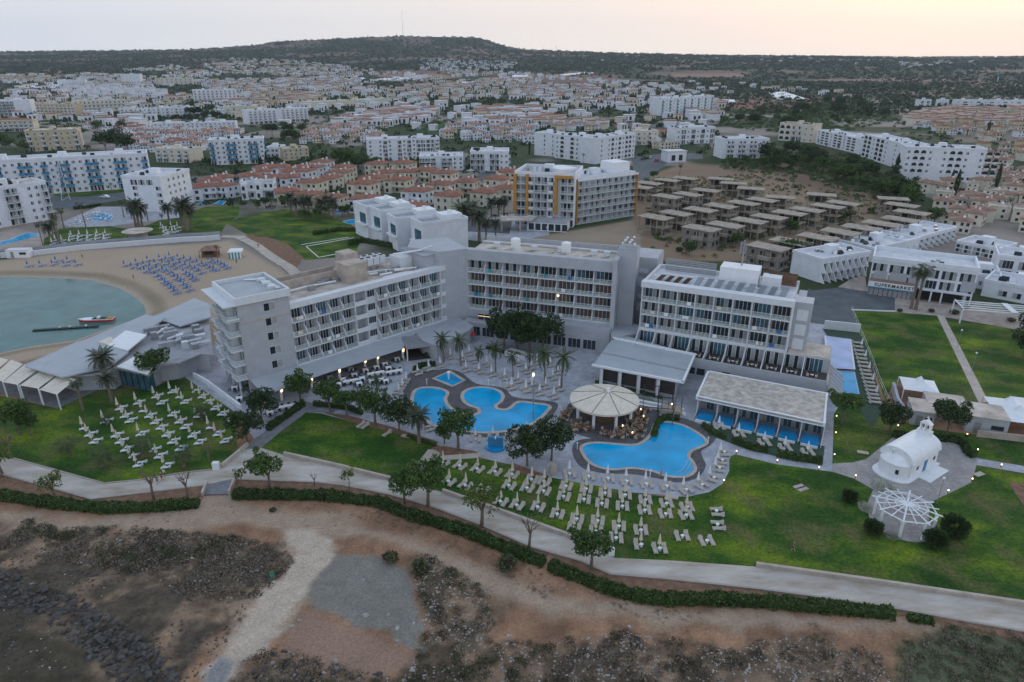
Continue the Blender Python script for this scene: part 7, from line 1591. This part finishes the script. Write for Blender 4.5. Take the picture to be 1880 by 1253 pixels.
def pair(px,py,deg,lm,gl,gp,um=True,table=True,pr=PL,pp=PP,gap=.68,desc='taupe lounger',z=.06,both=(1,1),pd='closed cream parasol',sc=.93,off=.25):
    """two loungers either side of a parasol, centred at a pixel; deg = clockwise turn of the loungers"""
    x,y=P(px,py); r=-R(deg); c,s=math.cos(r),math.sin(r)
    f=lambda u,v:(x+u*c-v*s,y+u*s+v*c)
    if both[0]: place(pr,*f(-gap,0),r+math.pi+random.uniform(-.05,.05) if random.random()<0 else r+random.uniform(-.05,.05),desc+' left of its parasol' ,'sun lounger',gl,lm,z,sc)
    if both[1]: place(pr,*f(gap,0),r+random.uniform(-.05,.05),desc+' right of its parasol','sun lounger',gl,lm,z,sc)
    if table: place(PT,*f(0,-.1),0,'small round white side table between loungers','side table','white side tables between loungers',lm,z)
    if um: place(pp,*f(-.05,off),random.uniform(0,1),pd,'parasol',gp,lm,z)
GL1='loungers in rows on the seaside lawn'; GP1='closed parasols in rows on the seaside lawn'
CP=[(812.7,854),(844.3,859),(876.5,864.6),(909,869.8),(940.3,874.9),(976,884),(999,888),(824,887.6),(854.5,894.8),(886,903),(934.5,895.3),(967.6,900),(998.3,905.5),(1039,896.6),(1076,901.7),(1110.6,909.3),(1147.6,913),(1184.6,922),(1223.5,928.5),(1261,935),(919,924.7),(949,931.5),(987.3,934.9),(1034.8,915.7),(1072.3,920.8),(1105,928.5),(1142.5,933.6),(1183.4,941),(1221.7,947.6),(1259.5,950),(1023,948),(1058.8,957),(1097,960.5),(1136,970.4),(1176.5,977.6),(1053.5,973.7),(1093.7,980),(1131,991.8),(1177,1004),(1211,1011),(1252,988),(1297,997)]
for i,(x,y) in enumerate(CP):
    deg=34-max(0,(x-830))*.088; deg=max(deg,-4)
    if i in(38,): both=(1,0)
    else: both=(1,1)
    pair(x,y,deg,'c',GL1,GP1,um=i not in(9,28,40,41),both=both)
for x,y in((1316,943),(1318,968)): pair(x,y,94,'c',GL1,GP1,um=False)
GL2='loungers on the white pool terraces'; GP2='closed parasols on the white pool terraces'
for x,y,d in((1046,873.6,0),(1080.7,878.7,0),(1116.5,882.5,0),(1150.7,887.6,-2),(1186.8,892.7,-4),(1223.8,896.6,-6),(1259,903,-24),(1287.6,894,-38),(1309.4,881,-55),(1319.6,863,-75),(1324.7,849.3,-82),(1328.5,834,-92)):
    pair(x,y,d,'p',GL2,GP2,pp=PPW,pd='closed white parasol',desc='beige lounger',off=.7)
TP=c4([(0,0)])  # upper terrace parasol feet (740,400 crop)
U7=[(338,1010),(425,1025),(473,985),(513,1040),(600,1065),(450,1100),(543,1115),(633,1135),(728,1160),(825,1180),(828,1060),(880,1115),(920,1085),(960,1050),(1055,1065),(1113,1120),(1073,1160),(925,1200),(880,1240),(780,1225),(103,1125),(183,1095),(265,1070)]
for x,y in U7:
    pair(740+x/3.917,400+y/3.917,62 if x>300 else 55,'p',GL2,GP2,pp=PPW,pd='closed white parasol',desc='beige lounger',table=False,gap=.75,off=.1)
for x,y in((938,714),(965,719),(990,724),(1016,731),(1001,712),(1026,716)): pair(x,y,62,'p',GL2,GP2,pp=PPW,pd='closed white parasol',desc='beige lounger',table=False,gap=.75,off=.1)
for x,y,d in((789,789,62),(873,809,5),(905,806,5),(936,806,5),(967,798,10),(744,702,95),(737,713,95),(730,722,95)): pair(x,y,d,'p',GL2,GP2,pp=PPW,pd='closed white parasol',desc='beige lounger',table=False)
for x,y,d in((1320,787,0),(1356,801,0),(1403,817,-5),(1441,826,-5),(1483,835,-3)): pair(x,y,d,'p','loungers on the green plunge pool terrace',GP2,pp=PPW,pd='closed white parasol',desc='pale lounger',table=False,sc=1.0,z=.1)
for k in range(16):
    t=k/15; px=1572+(1600-1572)*t+6*t; py=632+(742-632)*t; x,y=P(px,py); place(PL,x,y,R(78),'pale lounger beside the white fence','sun lounger','loungers along the turf strip','t',.08,1.15)
    if k%3==1: x,y=P(px+6,py); place(PPW,x,y,0,'closed white parasol by the fence','parasol','parasols along the turf strip','t',.08)
for x,y,d in((663,783,-30),(671,785,-30),(711,799,-35)): 
    X,Y=P(x,y); place(PL,X,Y,R(d),'taupe lounger alone on the triangular lawn','sun lounger',GL1,'c')
# left lawn
LT=[(595,515),(630,565),(665,615),(745,470),(820,570),(850,615),(890,670),(935,725),(980,780),(850,375),(885,430),(920,465),(980,335),(1020,390),(1060,430),(1100,475),(1140,515),(1185,565),(1225,615),(1000,560),(1085,680),(1130,720),(1180,790),(1110,290),(1145,335),(1225,255),(1280,290),(1315,330),(1225,420),(1275,470),(1315,510),(1370,570),(1415,620),(1390,255),(1440,290),(1480,330),(1530,375),(1580,415),(1630,460),(1500,510),(1550,560),(1600,610),(1410,430),(1280,665)]
GL3='white loungers on the round lawn'; GP3='closed cream parasols on the round lawn'
for i,(x,y) in enumerate(LT):
    px,py=x/3.917,640+(y+62)/3.917; X,Y=P(px,py); place(PP,X,Y,0,'closed cream parasol','parasol',GP3,'a')
    for k,(u,v) in enumerate(((.75,.62),(.6,-.55))):
        if (i*7+k*3)%13==0: continue
        place(PLW,X+u,Y+v,R(-80+random.uniform(-8,8)),['white lounger beyond its parasol','white lounger before its parasol'][k],'sun lounger',GL3,'a',.06,.78)
# beach
BT=[(200,450),(290,445),(378,440),(403,415),(487,415),(463,445),(547,440),(895,445),(947,460),(980,430),(995,465),(1035,445),(1062,410),(1080,460),(1040,490),(1078,495),(1115,435),(1148,400),(1130,475),(1170,440),(1195,410),(1170,485),(1220,385),(1222,450),(1250,425),(1255,465),(1203,500),(1280,395),(1297,440),(1327,405),(1335,455),(1375,415),(1370,465),(1405,480),(1420,435),(1455,445),(1487,460),(1435,500),(1320,500),(1345,515),(1370,535),(1390,550),(1237,515),(1257,540),(1283,550),(1115,520),(1145,540),(1172,565),(1190,580),(1215,600),(1235,625),(1257,645),(1305,580),(1325,600),(1350,625),(1500,415),(1530,425),(1570,435),(1595,450),(1620,465),(1540,480),(1515,475)]
for i,(x,y) in enumerate(BT):
    px,py=x/3.917,370+(y+22)/3.917; X,Y=P(px,py); Z=T1(X,Y); place(PB,X,Y,0,'closed dark blue parasol','parasol','blue parasols on the sand','b',Z)
    for k,(u,v) in enumerate(((.7,-.6),(1.1,.5))): place(PLB,X+u,Y+v,R(-70+random.uniform(-8,8)),['white framed blue lounger before its parasol','white framed blue lounger behind its parasol'][k],'sun lounger','blue loungers on the sand','b',Z,.92)
# resort lawn parasols (crop 0,260 at 5.52)
for x,y in((725,940),(808,935),(893,930),(988,925),(1073,925),(562,980),(628,985),(715,970),(802,975),(895,975),(980,960),(1057,960),(1060,985),(530,1015),(620,1015),(710,1010),(796,1005),(890,1010),(975,1000),(1635,850),(1735,840),(1803,850),(1660,880),(1690,900),(1750,900),(1780,890),(1665,920),(1710,950)):
    px,py=x/5.52,260+(y+30)/5.52; X,Y=P(px,py); place(PPS,X,Y,0,'closed white parasol','parasol','white parasols on the resort lawn','l')
    for v in(-.9,.9): place(PLW,X+.8,Y+v,R(-80),'pale lounger '+('behind' if v>0 else 'before')+' its parasol','sun lounger','loungers on the resort lawn','l')
rr=random.Random(9)
for k in range(34):
    t=k/33; px=132+70*t+rr.uniform(-2,2); py=412-18*math.sin(t*2.4)+(k%3)*5-2; X,Y=P(px,py); place(PLW,X,Y,rr.uniform(0,6),'pale lounger by the resort pool','sun lounger','loungers by the resort pool','l')
# dining
def chair(m):
    def b(e):
        mb=MB()
        for x in(-.2,.2):
            for y in(-.2,.2): mb.box(x-.025,x+.025,y-.025,y+.025,0,.42)
        mb.build('legs',m,e); MB().box(-.24,.24,-.24,.24,.421,.47).build('seat',m,e); MB().box(-.24,.24,.2,.25,.471,.9).build('backrest',m,e)
    return b
def dtable(m,w,d):
    def b(e): MB().box(-w/2,w/2,-d/2,d/2,.7,.76).build('table_top',m,e); MB().box(-w/2+.06,w/2-.06,-d/2+.06,d/2-.06,.25,.699).build('cloth_skirt',m,e); MB().cyl(0,0,0,.249,.2,8).build('base','blk',e)
    return b
CH=proto('dining_chair',chair('blk')); CHO=proto('dining_chair',chair('taupe')); DT=proto('dining_table',dtable('white',1.2,1.2)); DTL=proto('dining_table',dtable('white',3.6,1.0)); DTO=proto('dining_table',dtable('wood',1.0,1.0))
DP=[(905,200),(1212,85),(1125,122),(1150,152),(1065,145),(985,168),(960,228),(825,235),(730,218),(1030,245),(640,270),(880,158),(300,475),(620,262),(78,372),(45,295),(200,210),(790,270),(735,262),(940,265),(1100,238),(1130,245),(690,285)]
for i,(x,y) in enumerate(DP):
    px,py=420+x/3.917,640+(y+8)/3.917; X,Y=P(px,py); place(DT,X,Y,R(20),'square white clothed table','table','tables of the dining terrace','d',.05)
    for k in range(4): t=R(20)+k*math.pi/2; place(CH,X+1.0*math.sin(-t+math.pi),Y+1.0*math.cos(-t+math.pi)*-1*-1,t,'black dining chair','chair','chairs of the dining terrace','d',.05)
for x,y in((1060,190),(1190,178),(885,245),(425,430)):
    px,py=420+x/3.917,640+(y+8)/3.917; X,Y=P(px,py); place(DTL,X,Y,R(24),'long white clothed table','table','tables of the dining terrace','d',.05)
    for k in range(6): place(CH,X+(k%3-1)*1.1,Y+(k%3-1)*.45+(.85 if k<3 else -.85),R(24) if k<3 else R(204),'black dining chair','chair','chairs of the dining terrace','d',.05)
BP=[(1075,560),(1100,545),(1110,590),(1150,575),(1175,590),(1055,590),(1290,620),(1330,640),(1390,620),(1420,590),(1440,610),(1490,550),(1520,580),(1500,610),(1550,600),(1560,560),(1480,520),(1520,540),(1570,520),(1500,490),(1550,470),(1590,460),(1490,640),(1530,650),(1400,645),(1000,500),(1020,480),(990,530),(1040,460)]
for i,(x,y) in enumerate(BP):
    X,Y=P(780+x/3.917,640+y/3.917); place(DTO,X,Y,R(i*13%40),'small brown bar table','table','tables round the bar','r',.12)
    for k in range(3): t=k*2.1+i; place(CHO,X+.85*math.cos(t),Y+.85*math.sin(t),t-math.pi/2,'beige bar chair','chair','chairs round the bar','r',.12)
    if i in(9,16,18,20,22): 
        l=empty('table_lamp',X,Y,.88,0); MB().cyl(0,0,0,.25,.09,6).build('shade','lamp',l); auto(l,'glowing little lamp on a bar table','lamp','lamps on the bar tables','r')
for k in range(10):
    X,Y=P(1105+k*14,684+k*3.2); place(CHO,X,Y,k,'chair just inside the restaurant front','chair','chairs of the grey roofed restaurant','p',.05)
cv=empty('covered_stack',*P(1015,870),0,0,'brown draped covered bar stack beside the terrace bed','cover'); MB().cyl(0,0,0,1.9,.75,10,0,.5).build('cloth_cover','taupe',cv)
cv=empty('open_parasol',*P(864,628),0,0,'open pink parasol under the corner terrace wall','parasol'); MB().cyl(0,0,2.1,2.6,1.3,10,0,.05).build('canopy','red',cv); MB().cyl(0,0,0,2.1,.04,5).build('pole','trim',cv)
e=empty('light_mast',*P(979,768),0,0,'tall grey floodlight mast between the pools','mast'); MB().cyl(0,0,0,9.5,.12,6,0,.08).build('pole','metal',e)
for k in range(4): MB().box(-.5+.1*k,-.2+.1*k,-.2,.1,7.0+k*.6,7.4+k*.6).build('floodlight','lampw' if k==3 else 'trim',e)
for i,(x,y) in enumerate(c4([(15,265),(458,270),(545,280),(1095,730),(590,270)])+c5([(545,690),(130,930)])):
    l=empty('pool_shower',*P(x,y),0,0); MB().box(-.06,.06,-.06,.06,0,1.3).build('post','white',l); MB().cyl(0,0,1.3,1.45,.14,6).build('shower_head','white',l); auto(l,'thin white shower post at a pool edge','shower','poolside shower posts','p')
# bollard lamps
BL=c6([(103,750),(402,802),(665,860),(1330,968),(1503,884),(1712,782),(1542,672),(1466,560),(970,498),(523,549),(513,707),(528,430)])+c5([(750,762),(660,973)])
for x,y in BL:
    X,Y=P(x,y); l=empty('bollard_lamp',X,Y,.05,0); MB().cyl(0,0,0,.55,.06,6).build('post','blk',l); MB().cyl(0,0,.551,.7,.095,8).build('lamp_head','lamp',l); auto(l,'short glowing garden bollard','lamp','glowing garden bollards','h')
for x,y,lab in ((1757,640,'thin street lamp halfway along the lawn path'),(1783,684,'thin street lamp lower on the lawn path'),(1630,870,'thin curved lamp at the chapel apse'),(1720,925,'thin white flagpole like lamp by the gazebo'),(660,447,'grey lamp pole behind the rooftop plant'),(1003,440,'lamp pole in the plaza by the ochre hotel')):
    l=empty('street_lamp',*P(x,y),0,0,lab,'lamp','thin garden lamps'); MB().cyl(0,0,0,4.4,.06,6,0,.04).build('pole','metal',l); MB().cyl(0,0,4.4,4.65,.2,8).build('lamp_head','white',l)
# small lawn slabs
for x,y,l in ((1467,895,'pale access slab in the lawn before the plunge pools'),(1473,899,'second pale access slab touching the first'),(1584,832,'pale slab at the lawn edge near the chapel'),(1797,872,'pale slab on the lawn beyond the plaza'),(1234,914,'pale slab at the terrace edge by loungers'),(746,802,'pale slab beneath the last poolside tree')):
    X,Y=P(x,y); o=MB().box(-.9,.9,-.45,.45,0,.1).build('access_slab','stone'); o.location=(X,Y,.07); o.rotation_euler=(0,0,.4 if x%2 else -.3); tag(o,l,'slab','pale access slabs in the lawns')
bx_=MB().box(-.5,.5,-.35,.35,0,1.4).build('service_box','white'); bx_.location=(*P(398,863),.05); tag(bx_,'white service box on the lawn edge by the path fork','box')
bx_=MB().box(-.4,.4,-.3,.3,0,1.2).build('service_box','white'); bx_.location=(*P(1122,1020),.05); tag(bx_,'small white service box beside the bent promenade','box')
# wooden stair cage near the bar
e=empty('timber_arbour',*P(1232,757),0,R(-15),'little timber arbour with stone planter beside the bar pergola','arbour')
MB().box(-2.,2.,-1.2,1.2,0,.9).build('planter','stone',e)
for x in(-1.8,-.6,.6,1.8): MB().box(x-.06,x+.06,-1.,-.88,.9,3).box(x-.06,x+.06,.9,1.02,.9,3).box(x-.05,x+.05,-1.2,1.2,3.001,3.1).build('timber_frame','wood',e)
MB().cyl(0,0,1.6,1.85,.12,6).build('lamp_head','lamp',e)
# walled service stair in the terrace
e=empty('stairwell',*P(952,655),0,R(-35),'white walled stairwell in the pool terrace','stairwell')
for x0,x1,y0,y1 in((-3,3,-1.2,-1),(-3,3,1,1.2),(-3,-2.8,-1,1)): MB().box(x0,x1,y0,y1,0,1).build('parapet','trim',e)
for k in range(6): MB().box(2.6-k*.8,3.4-k*.8-.003,-1,1,.02,.12+.12*k).build('step','stone',e)
# ---------- people ----------
def person(px,py,rz,top,legs_c,lab,pose='stand',walk=.25,z=.07):
    x,y=P(px,py); e=empty('person',x,y,z,rz,lab,'person')
    def skin(name,V,E,Rd,m):
        me=bpy.data.meshes.new(name); me.from_pydata(V,E,[]); o=bpy.data.objects.new(name,me); COL.objects.link(o); o.parent=e
        o.modifiers.new('skin','SKIN')
        for i,r in enumerate(Rd): me.skin_vertices[0].data[i].radius=(r,r)
        me.skin_vertices[0].data[0].use_root=True
        sb=o.modifiers.new('sub','SUBSURF'); sb.levels=1; sb.render_levels=1; me.materials.append(M[m]); return o
    w=walk
    V=[(0,0,.95),(0,0,1.2),(0,0,1.42),(0,0,1.52),(0,0,1.62),(0,.0,1.72),(.17,0,1.4),(-.17,0,1.4),(.24,-.05+w*.4,1.12),(-.24,.02-w*.4,1.12),(.25,-.14+w*.5,.88),(-.25,.02-w*.5,.88),(.09,0,.88),(-.09,0,.88),(.1,-w*.5,.48),(-.1,w*.4,.48),(.1,-w,.06),(-.1,w,.06),(.1,-w-.13,.03),(-.1,w-.13,.03)]
    E=[(0,1),(1,2),(2,3),(3,4),(4,5),(2,6),(2,7),(6,8),(7,9),(8,10),(9,11),(0,12),(0,13),(12,14),(13,15),(14,16),(15,17),(16,18),(17,19)]
    Rd=[.14,.12,.13,.055,.085,.06,.06,.06,.042,.042,.03,.03,.09,.09,.058,.058,.04,.04,.03,.03]
    skin('body',V,E,Rd,'skin')
    skin('shirt',[(0,0,.98),(0,0,1.2),(0,0,1.40),(.18,0,1.39),(-.18,0,1.39),(.225,-.03+w*.25,1.22),(-.225,-w*.2,1.22)],[(0,1),(1,2),(2,3),(2,4),(3,5),(4,6)],[.155,.14,.145,.075,.075,.06,.06],top)
    skin('shorts',[(0,0,.97),(.09,0,.88),(-.09,0,.88),(.1,-w*.4,.55),(-.1,w*.32,.55)],[(0,1),(0,2),(1,3),(2,4)],[.15,.105,.105,.085,.085],legs_c)
    MB().cyl(0,.015,1.66,1.76,.095,8,0,.06).build('hair','wood',e)
    return e
mat('cloth_orange',(.6,.12,.06),.8,.1,1.); M['ored']=MATS['cloth_orange']; mat('cloth_navy',(.03,.04,.09),.8,.1,1.); M['navy']=MATS['cloth_navy']
person(1213,877,1.0,'ored','ored','person in an orange outfit walking on the dark edge of blue pool')
person(303,878,2.6,'white','navy','person in a white top walking on the promenade')
person(298,884,2.6,'navy','navy','person in dark clothes in front of the white topped walker')
person(290,890,2.6,'navy','navy','person in dark clothes leading the walking group')
person(475,458,.5,'navy','navy','person in dark clothes walking on the path above the sand',z=.4)
person(605,428,0,'navy','navy','dark clothed person standing on the far lawn')
person(435,486,0,'navy','wood','dark clothed person standing on the sand below the cabana')
person(152,476,0,'wood','navy','person in brown standing at the sea wall on the sand')
person(246,514,0,'skin','navy','bather standing on the wet sand')
person(1455,1013,1,'navy','navy','person in black crouched small on the far lawn')
LAND['c']=[('the cross path',790,850),('the terrace bed',990,880),('the promenade bend',1110,1015),('the bright blue pool',1215,895),('the yellow green tree',880,930),('the sideways lounger pairs',1318,955),('the half bare promenade tree',975,960)]
LAND['p']=[('the small bar canopy',790,650),('the kite shaped pool',824,697),('the white stairwell',950,655),('the floodlight mast',979,768),('the grey restaurant steps',1060,690),('the blue fountain',910,820),('the covered stack',1015,870),('the orange clad walker',1213,880),('the pool corner by the lawn',1330,850),('the plunge pool hedges',1400,825),('the tall shaggy palm',770,812),('the dining terrace hedge',735,705)]
LAND['t']=[('the boundary wall',1575,615),('the dark turf tree',1632,795)]
LAND['a']=[('the glass pavilion',260,690),('the ramp wall',420,750),('the path fork',420,850),('the lone small fan palm',128,836),('the lawn bend',190,890),('the leaning date palm',206,737),('the walking group',298,880)]
LAND['b']=[('the beach hut',388,470),('the hut at the sea wall',38,472),('the waterline curve',275,555),('the hotel end block',370,540),('the boulders by the wall',200,460)]
LAND['l']=[('the palm clump bar',255,437),('the white sea wall hut',38,472),('the turquoise pool',190,400),('the square white block',270,385),('the long light blue pool',30,440),('the beach hut',390,465)]
LAND['d']=[('the tower corner',462,728),('the round terrace tree',553,740),('the small bar canopy',790,650),('the dark hedge end',580,745),('the brightest wall lamp',671,665)]
LAND['r']=[('the bar pergola',1185,755),('the round bar front',1108,810),('the low pool corner',1020,790),('the curling hedge',1205,790)]
LAND['h']=[('the chapel apse',1625,880),('the gazebo',1656,962),('the plunge pool hedges',1440,850),('the blue pool end',1335,880),('the event tents',1840,790),('the pebbled roof corner',1520,760)]
LAND['w']=[('the tall dark pine',1640,330),('the white four storey hotel',1365,275),('the concrete shells',1500,380),('the red field',1400,200),('the farthest moorish arches',1500,250),('the cream house rows',1680,240)]
LAND['g']=LAND['c']
finish_labels()
# ---------- light ----------
EL,AZ=R(4.0),R(32)     # low sun ahead and to the right, behind thin haze
w=bpy.data.worlds.new('World'); S.world=w; w.use_nodes=True; nt=w.node_tree; bg=nt.nodes['Background']
sky=nt.nodes.new('ShaderNodeTexSky'); sky.sky_type='NISHITA'; sky.sun_disc=False; sky.sun_elevation=EL; sky.sun_rotation=AZ; sky.air_density=1.6; sky.dust_density=4.0
tc=nt.nodes.new('ShaderNodeTexCoord'); sp_=nt.nodes.new('ShaderNodeSeparateXYZ'); nt.links.new(tc.outputs['Generated'],sp_.inputs[0])
# thin dusk haze: peach low towards the sun, lilac away from it, pale blue above
def dirdot(az): 
    d=nt.nodes.new('ShaderNodeVectorMath'); d.operation='DOT_PRODUCT'; nt.links.new(tc.outputs['Generated'],d.inputs[0]); d.inputs[1].default_value=(math.sin(az),math.cos(az),0); return d
dd=dirdot(R(55)); mrA=nt.nodes.new('ShaderNodeMapRange'); mrA.inputs[1].default_value=.05; mrA.inputs[2].default_value=.95; nt.links.new(dd.outputs['Value'],mrA.inputs[0])
low=nt.nodes.new('ShaderNodeMixRGB'); nt.links.new(mrA.outputs[0],low.inputs[0]); low.inputs[1].default_value=(.66,.68,.73,1); low.inputs[2].default_value=(.95,.82,.70,1)
mid=nt.nodes.new('ShaderNodeMixRGB'); nt.links.new(mrA.outputs[0],mid.inputs[0]); mid.inputs[1].default_value=(.60,.63,.69,1); mid.inputs[2].default_value=(.80,.72,.66,1)
mrE=nt.nodes.new('ShaderNodeMapRange'); mrE.inputs[1].default_value=0; mrE.inputs[2].default_value=.11; nt.links.new(sp_.outputs['Z'],mrE.inputs[0])
m1=nt.nodes.new('ShaderNodeMixRGB'); nt.links.new(mrE.outputs[0],m1.inputs[0]); nt.links.new(low.outputs[0],m1.inputs[1]); nt.links.new(mid.outputs[0],m1.inputs[2])
mrZ=nt.nodes.new('ShaderNodeMapRange'); mrZ.inputs[1].default_value=.10; mrZ.inputs[2].default_value=.7; nt.links.new(sp_.outputs['Z'],mrZ.inputs[0])
m2=nt.nodes.new('ShaderNodeMixRGB'); nt.links.new(mrZ.outputs[0],m2.inputs[0]); nt.links.new(m1.outputs[0],m2.inputs[1]); m2.inputs[2].default_value=(.42,.52,.68,1)
sk_=nt.nodes.new('ShaderNodeVectorMath'); sk_.operation='SCALE'; nt.links.new(sky.outputs[0],sk_.inputs[0]); sk_.inputs['Scale'].default_value=.015
ad=nt.nodes.new('ShaderNodeVectorMath'); ad.operation='ADD'; nt.links.new(m2.outputs[0],ad.inputs[0]); nt.links.new(sk_.outputs[0],ad.inputs[1])
nt.links.new(ad.outputs[0],bg.inputs[0]); bg.inputs[1].default_value=1.0
sl=bpy.data.lights.new('sun','SUN'); sl.energy=.5; sl.angle=R(12); sl.color=(1,.92,.84); so=bpy.data.objects.new('sun',sl); COL.objects.link(so); so.rotation_euler=(math.pi/2-R(9),0,math.pi-AZ)
# rotation so that light travels from azimuth AZ (clockwise from +Y) down to the scene
d=Vector((-math.sin(AZ)*math.cos(R(9)),-math.cos(AZ)*math.cos(R(9)),-math.sin(R(9)))); so.rotation_euler=d.to_track_quat('-Z','Y').to_euler()
# haze
HZ=MB().box(-5200,5200,-60,6300,-260,330).build('haze','white'); m=bpy.data.materials.new('haze_air'); m.use_nodes=True; n=m.node_tree; 
for q in list(n.nodes): n.nodes.remove(q)
ou=n.nodes.new('ShaderNodeOutputMaterial'); pv=n.nodes.new('ShaderNodeVolumePrincipled'); pv.inputs['Color'].default_value=(.72,.86,1.0,1); pv.inputs['Density'].default_value=5.0e-5; pv.inputs['Anisotropy'].default_value=0.2; n.links.new(pv.outputs[0],ou.inputs['Volume'])
HZ.data.materials.clear(); HZ.data.materials.append(m); tag(HZ,kind='stuff')
S.view_settings.view_transform='Standard'; S.view_settings.look='None'; S.view_settings.exposure=.33; S.view_settings.gamma=1
S.cycles.use_denoising=True; S.cycles.max_bounces=6; S.cycles.diffuse_bounces=3; S.cycles.transparent_max_bounces=10; S.cycles.volume_bounces=0; S.cycles.caustics_reflective=False; S.cycles.caustics_refractive=False; S.cycles.sample_clamp_indirect=4
print('TREES',TN[0],'objects',len(S.objects))
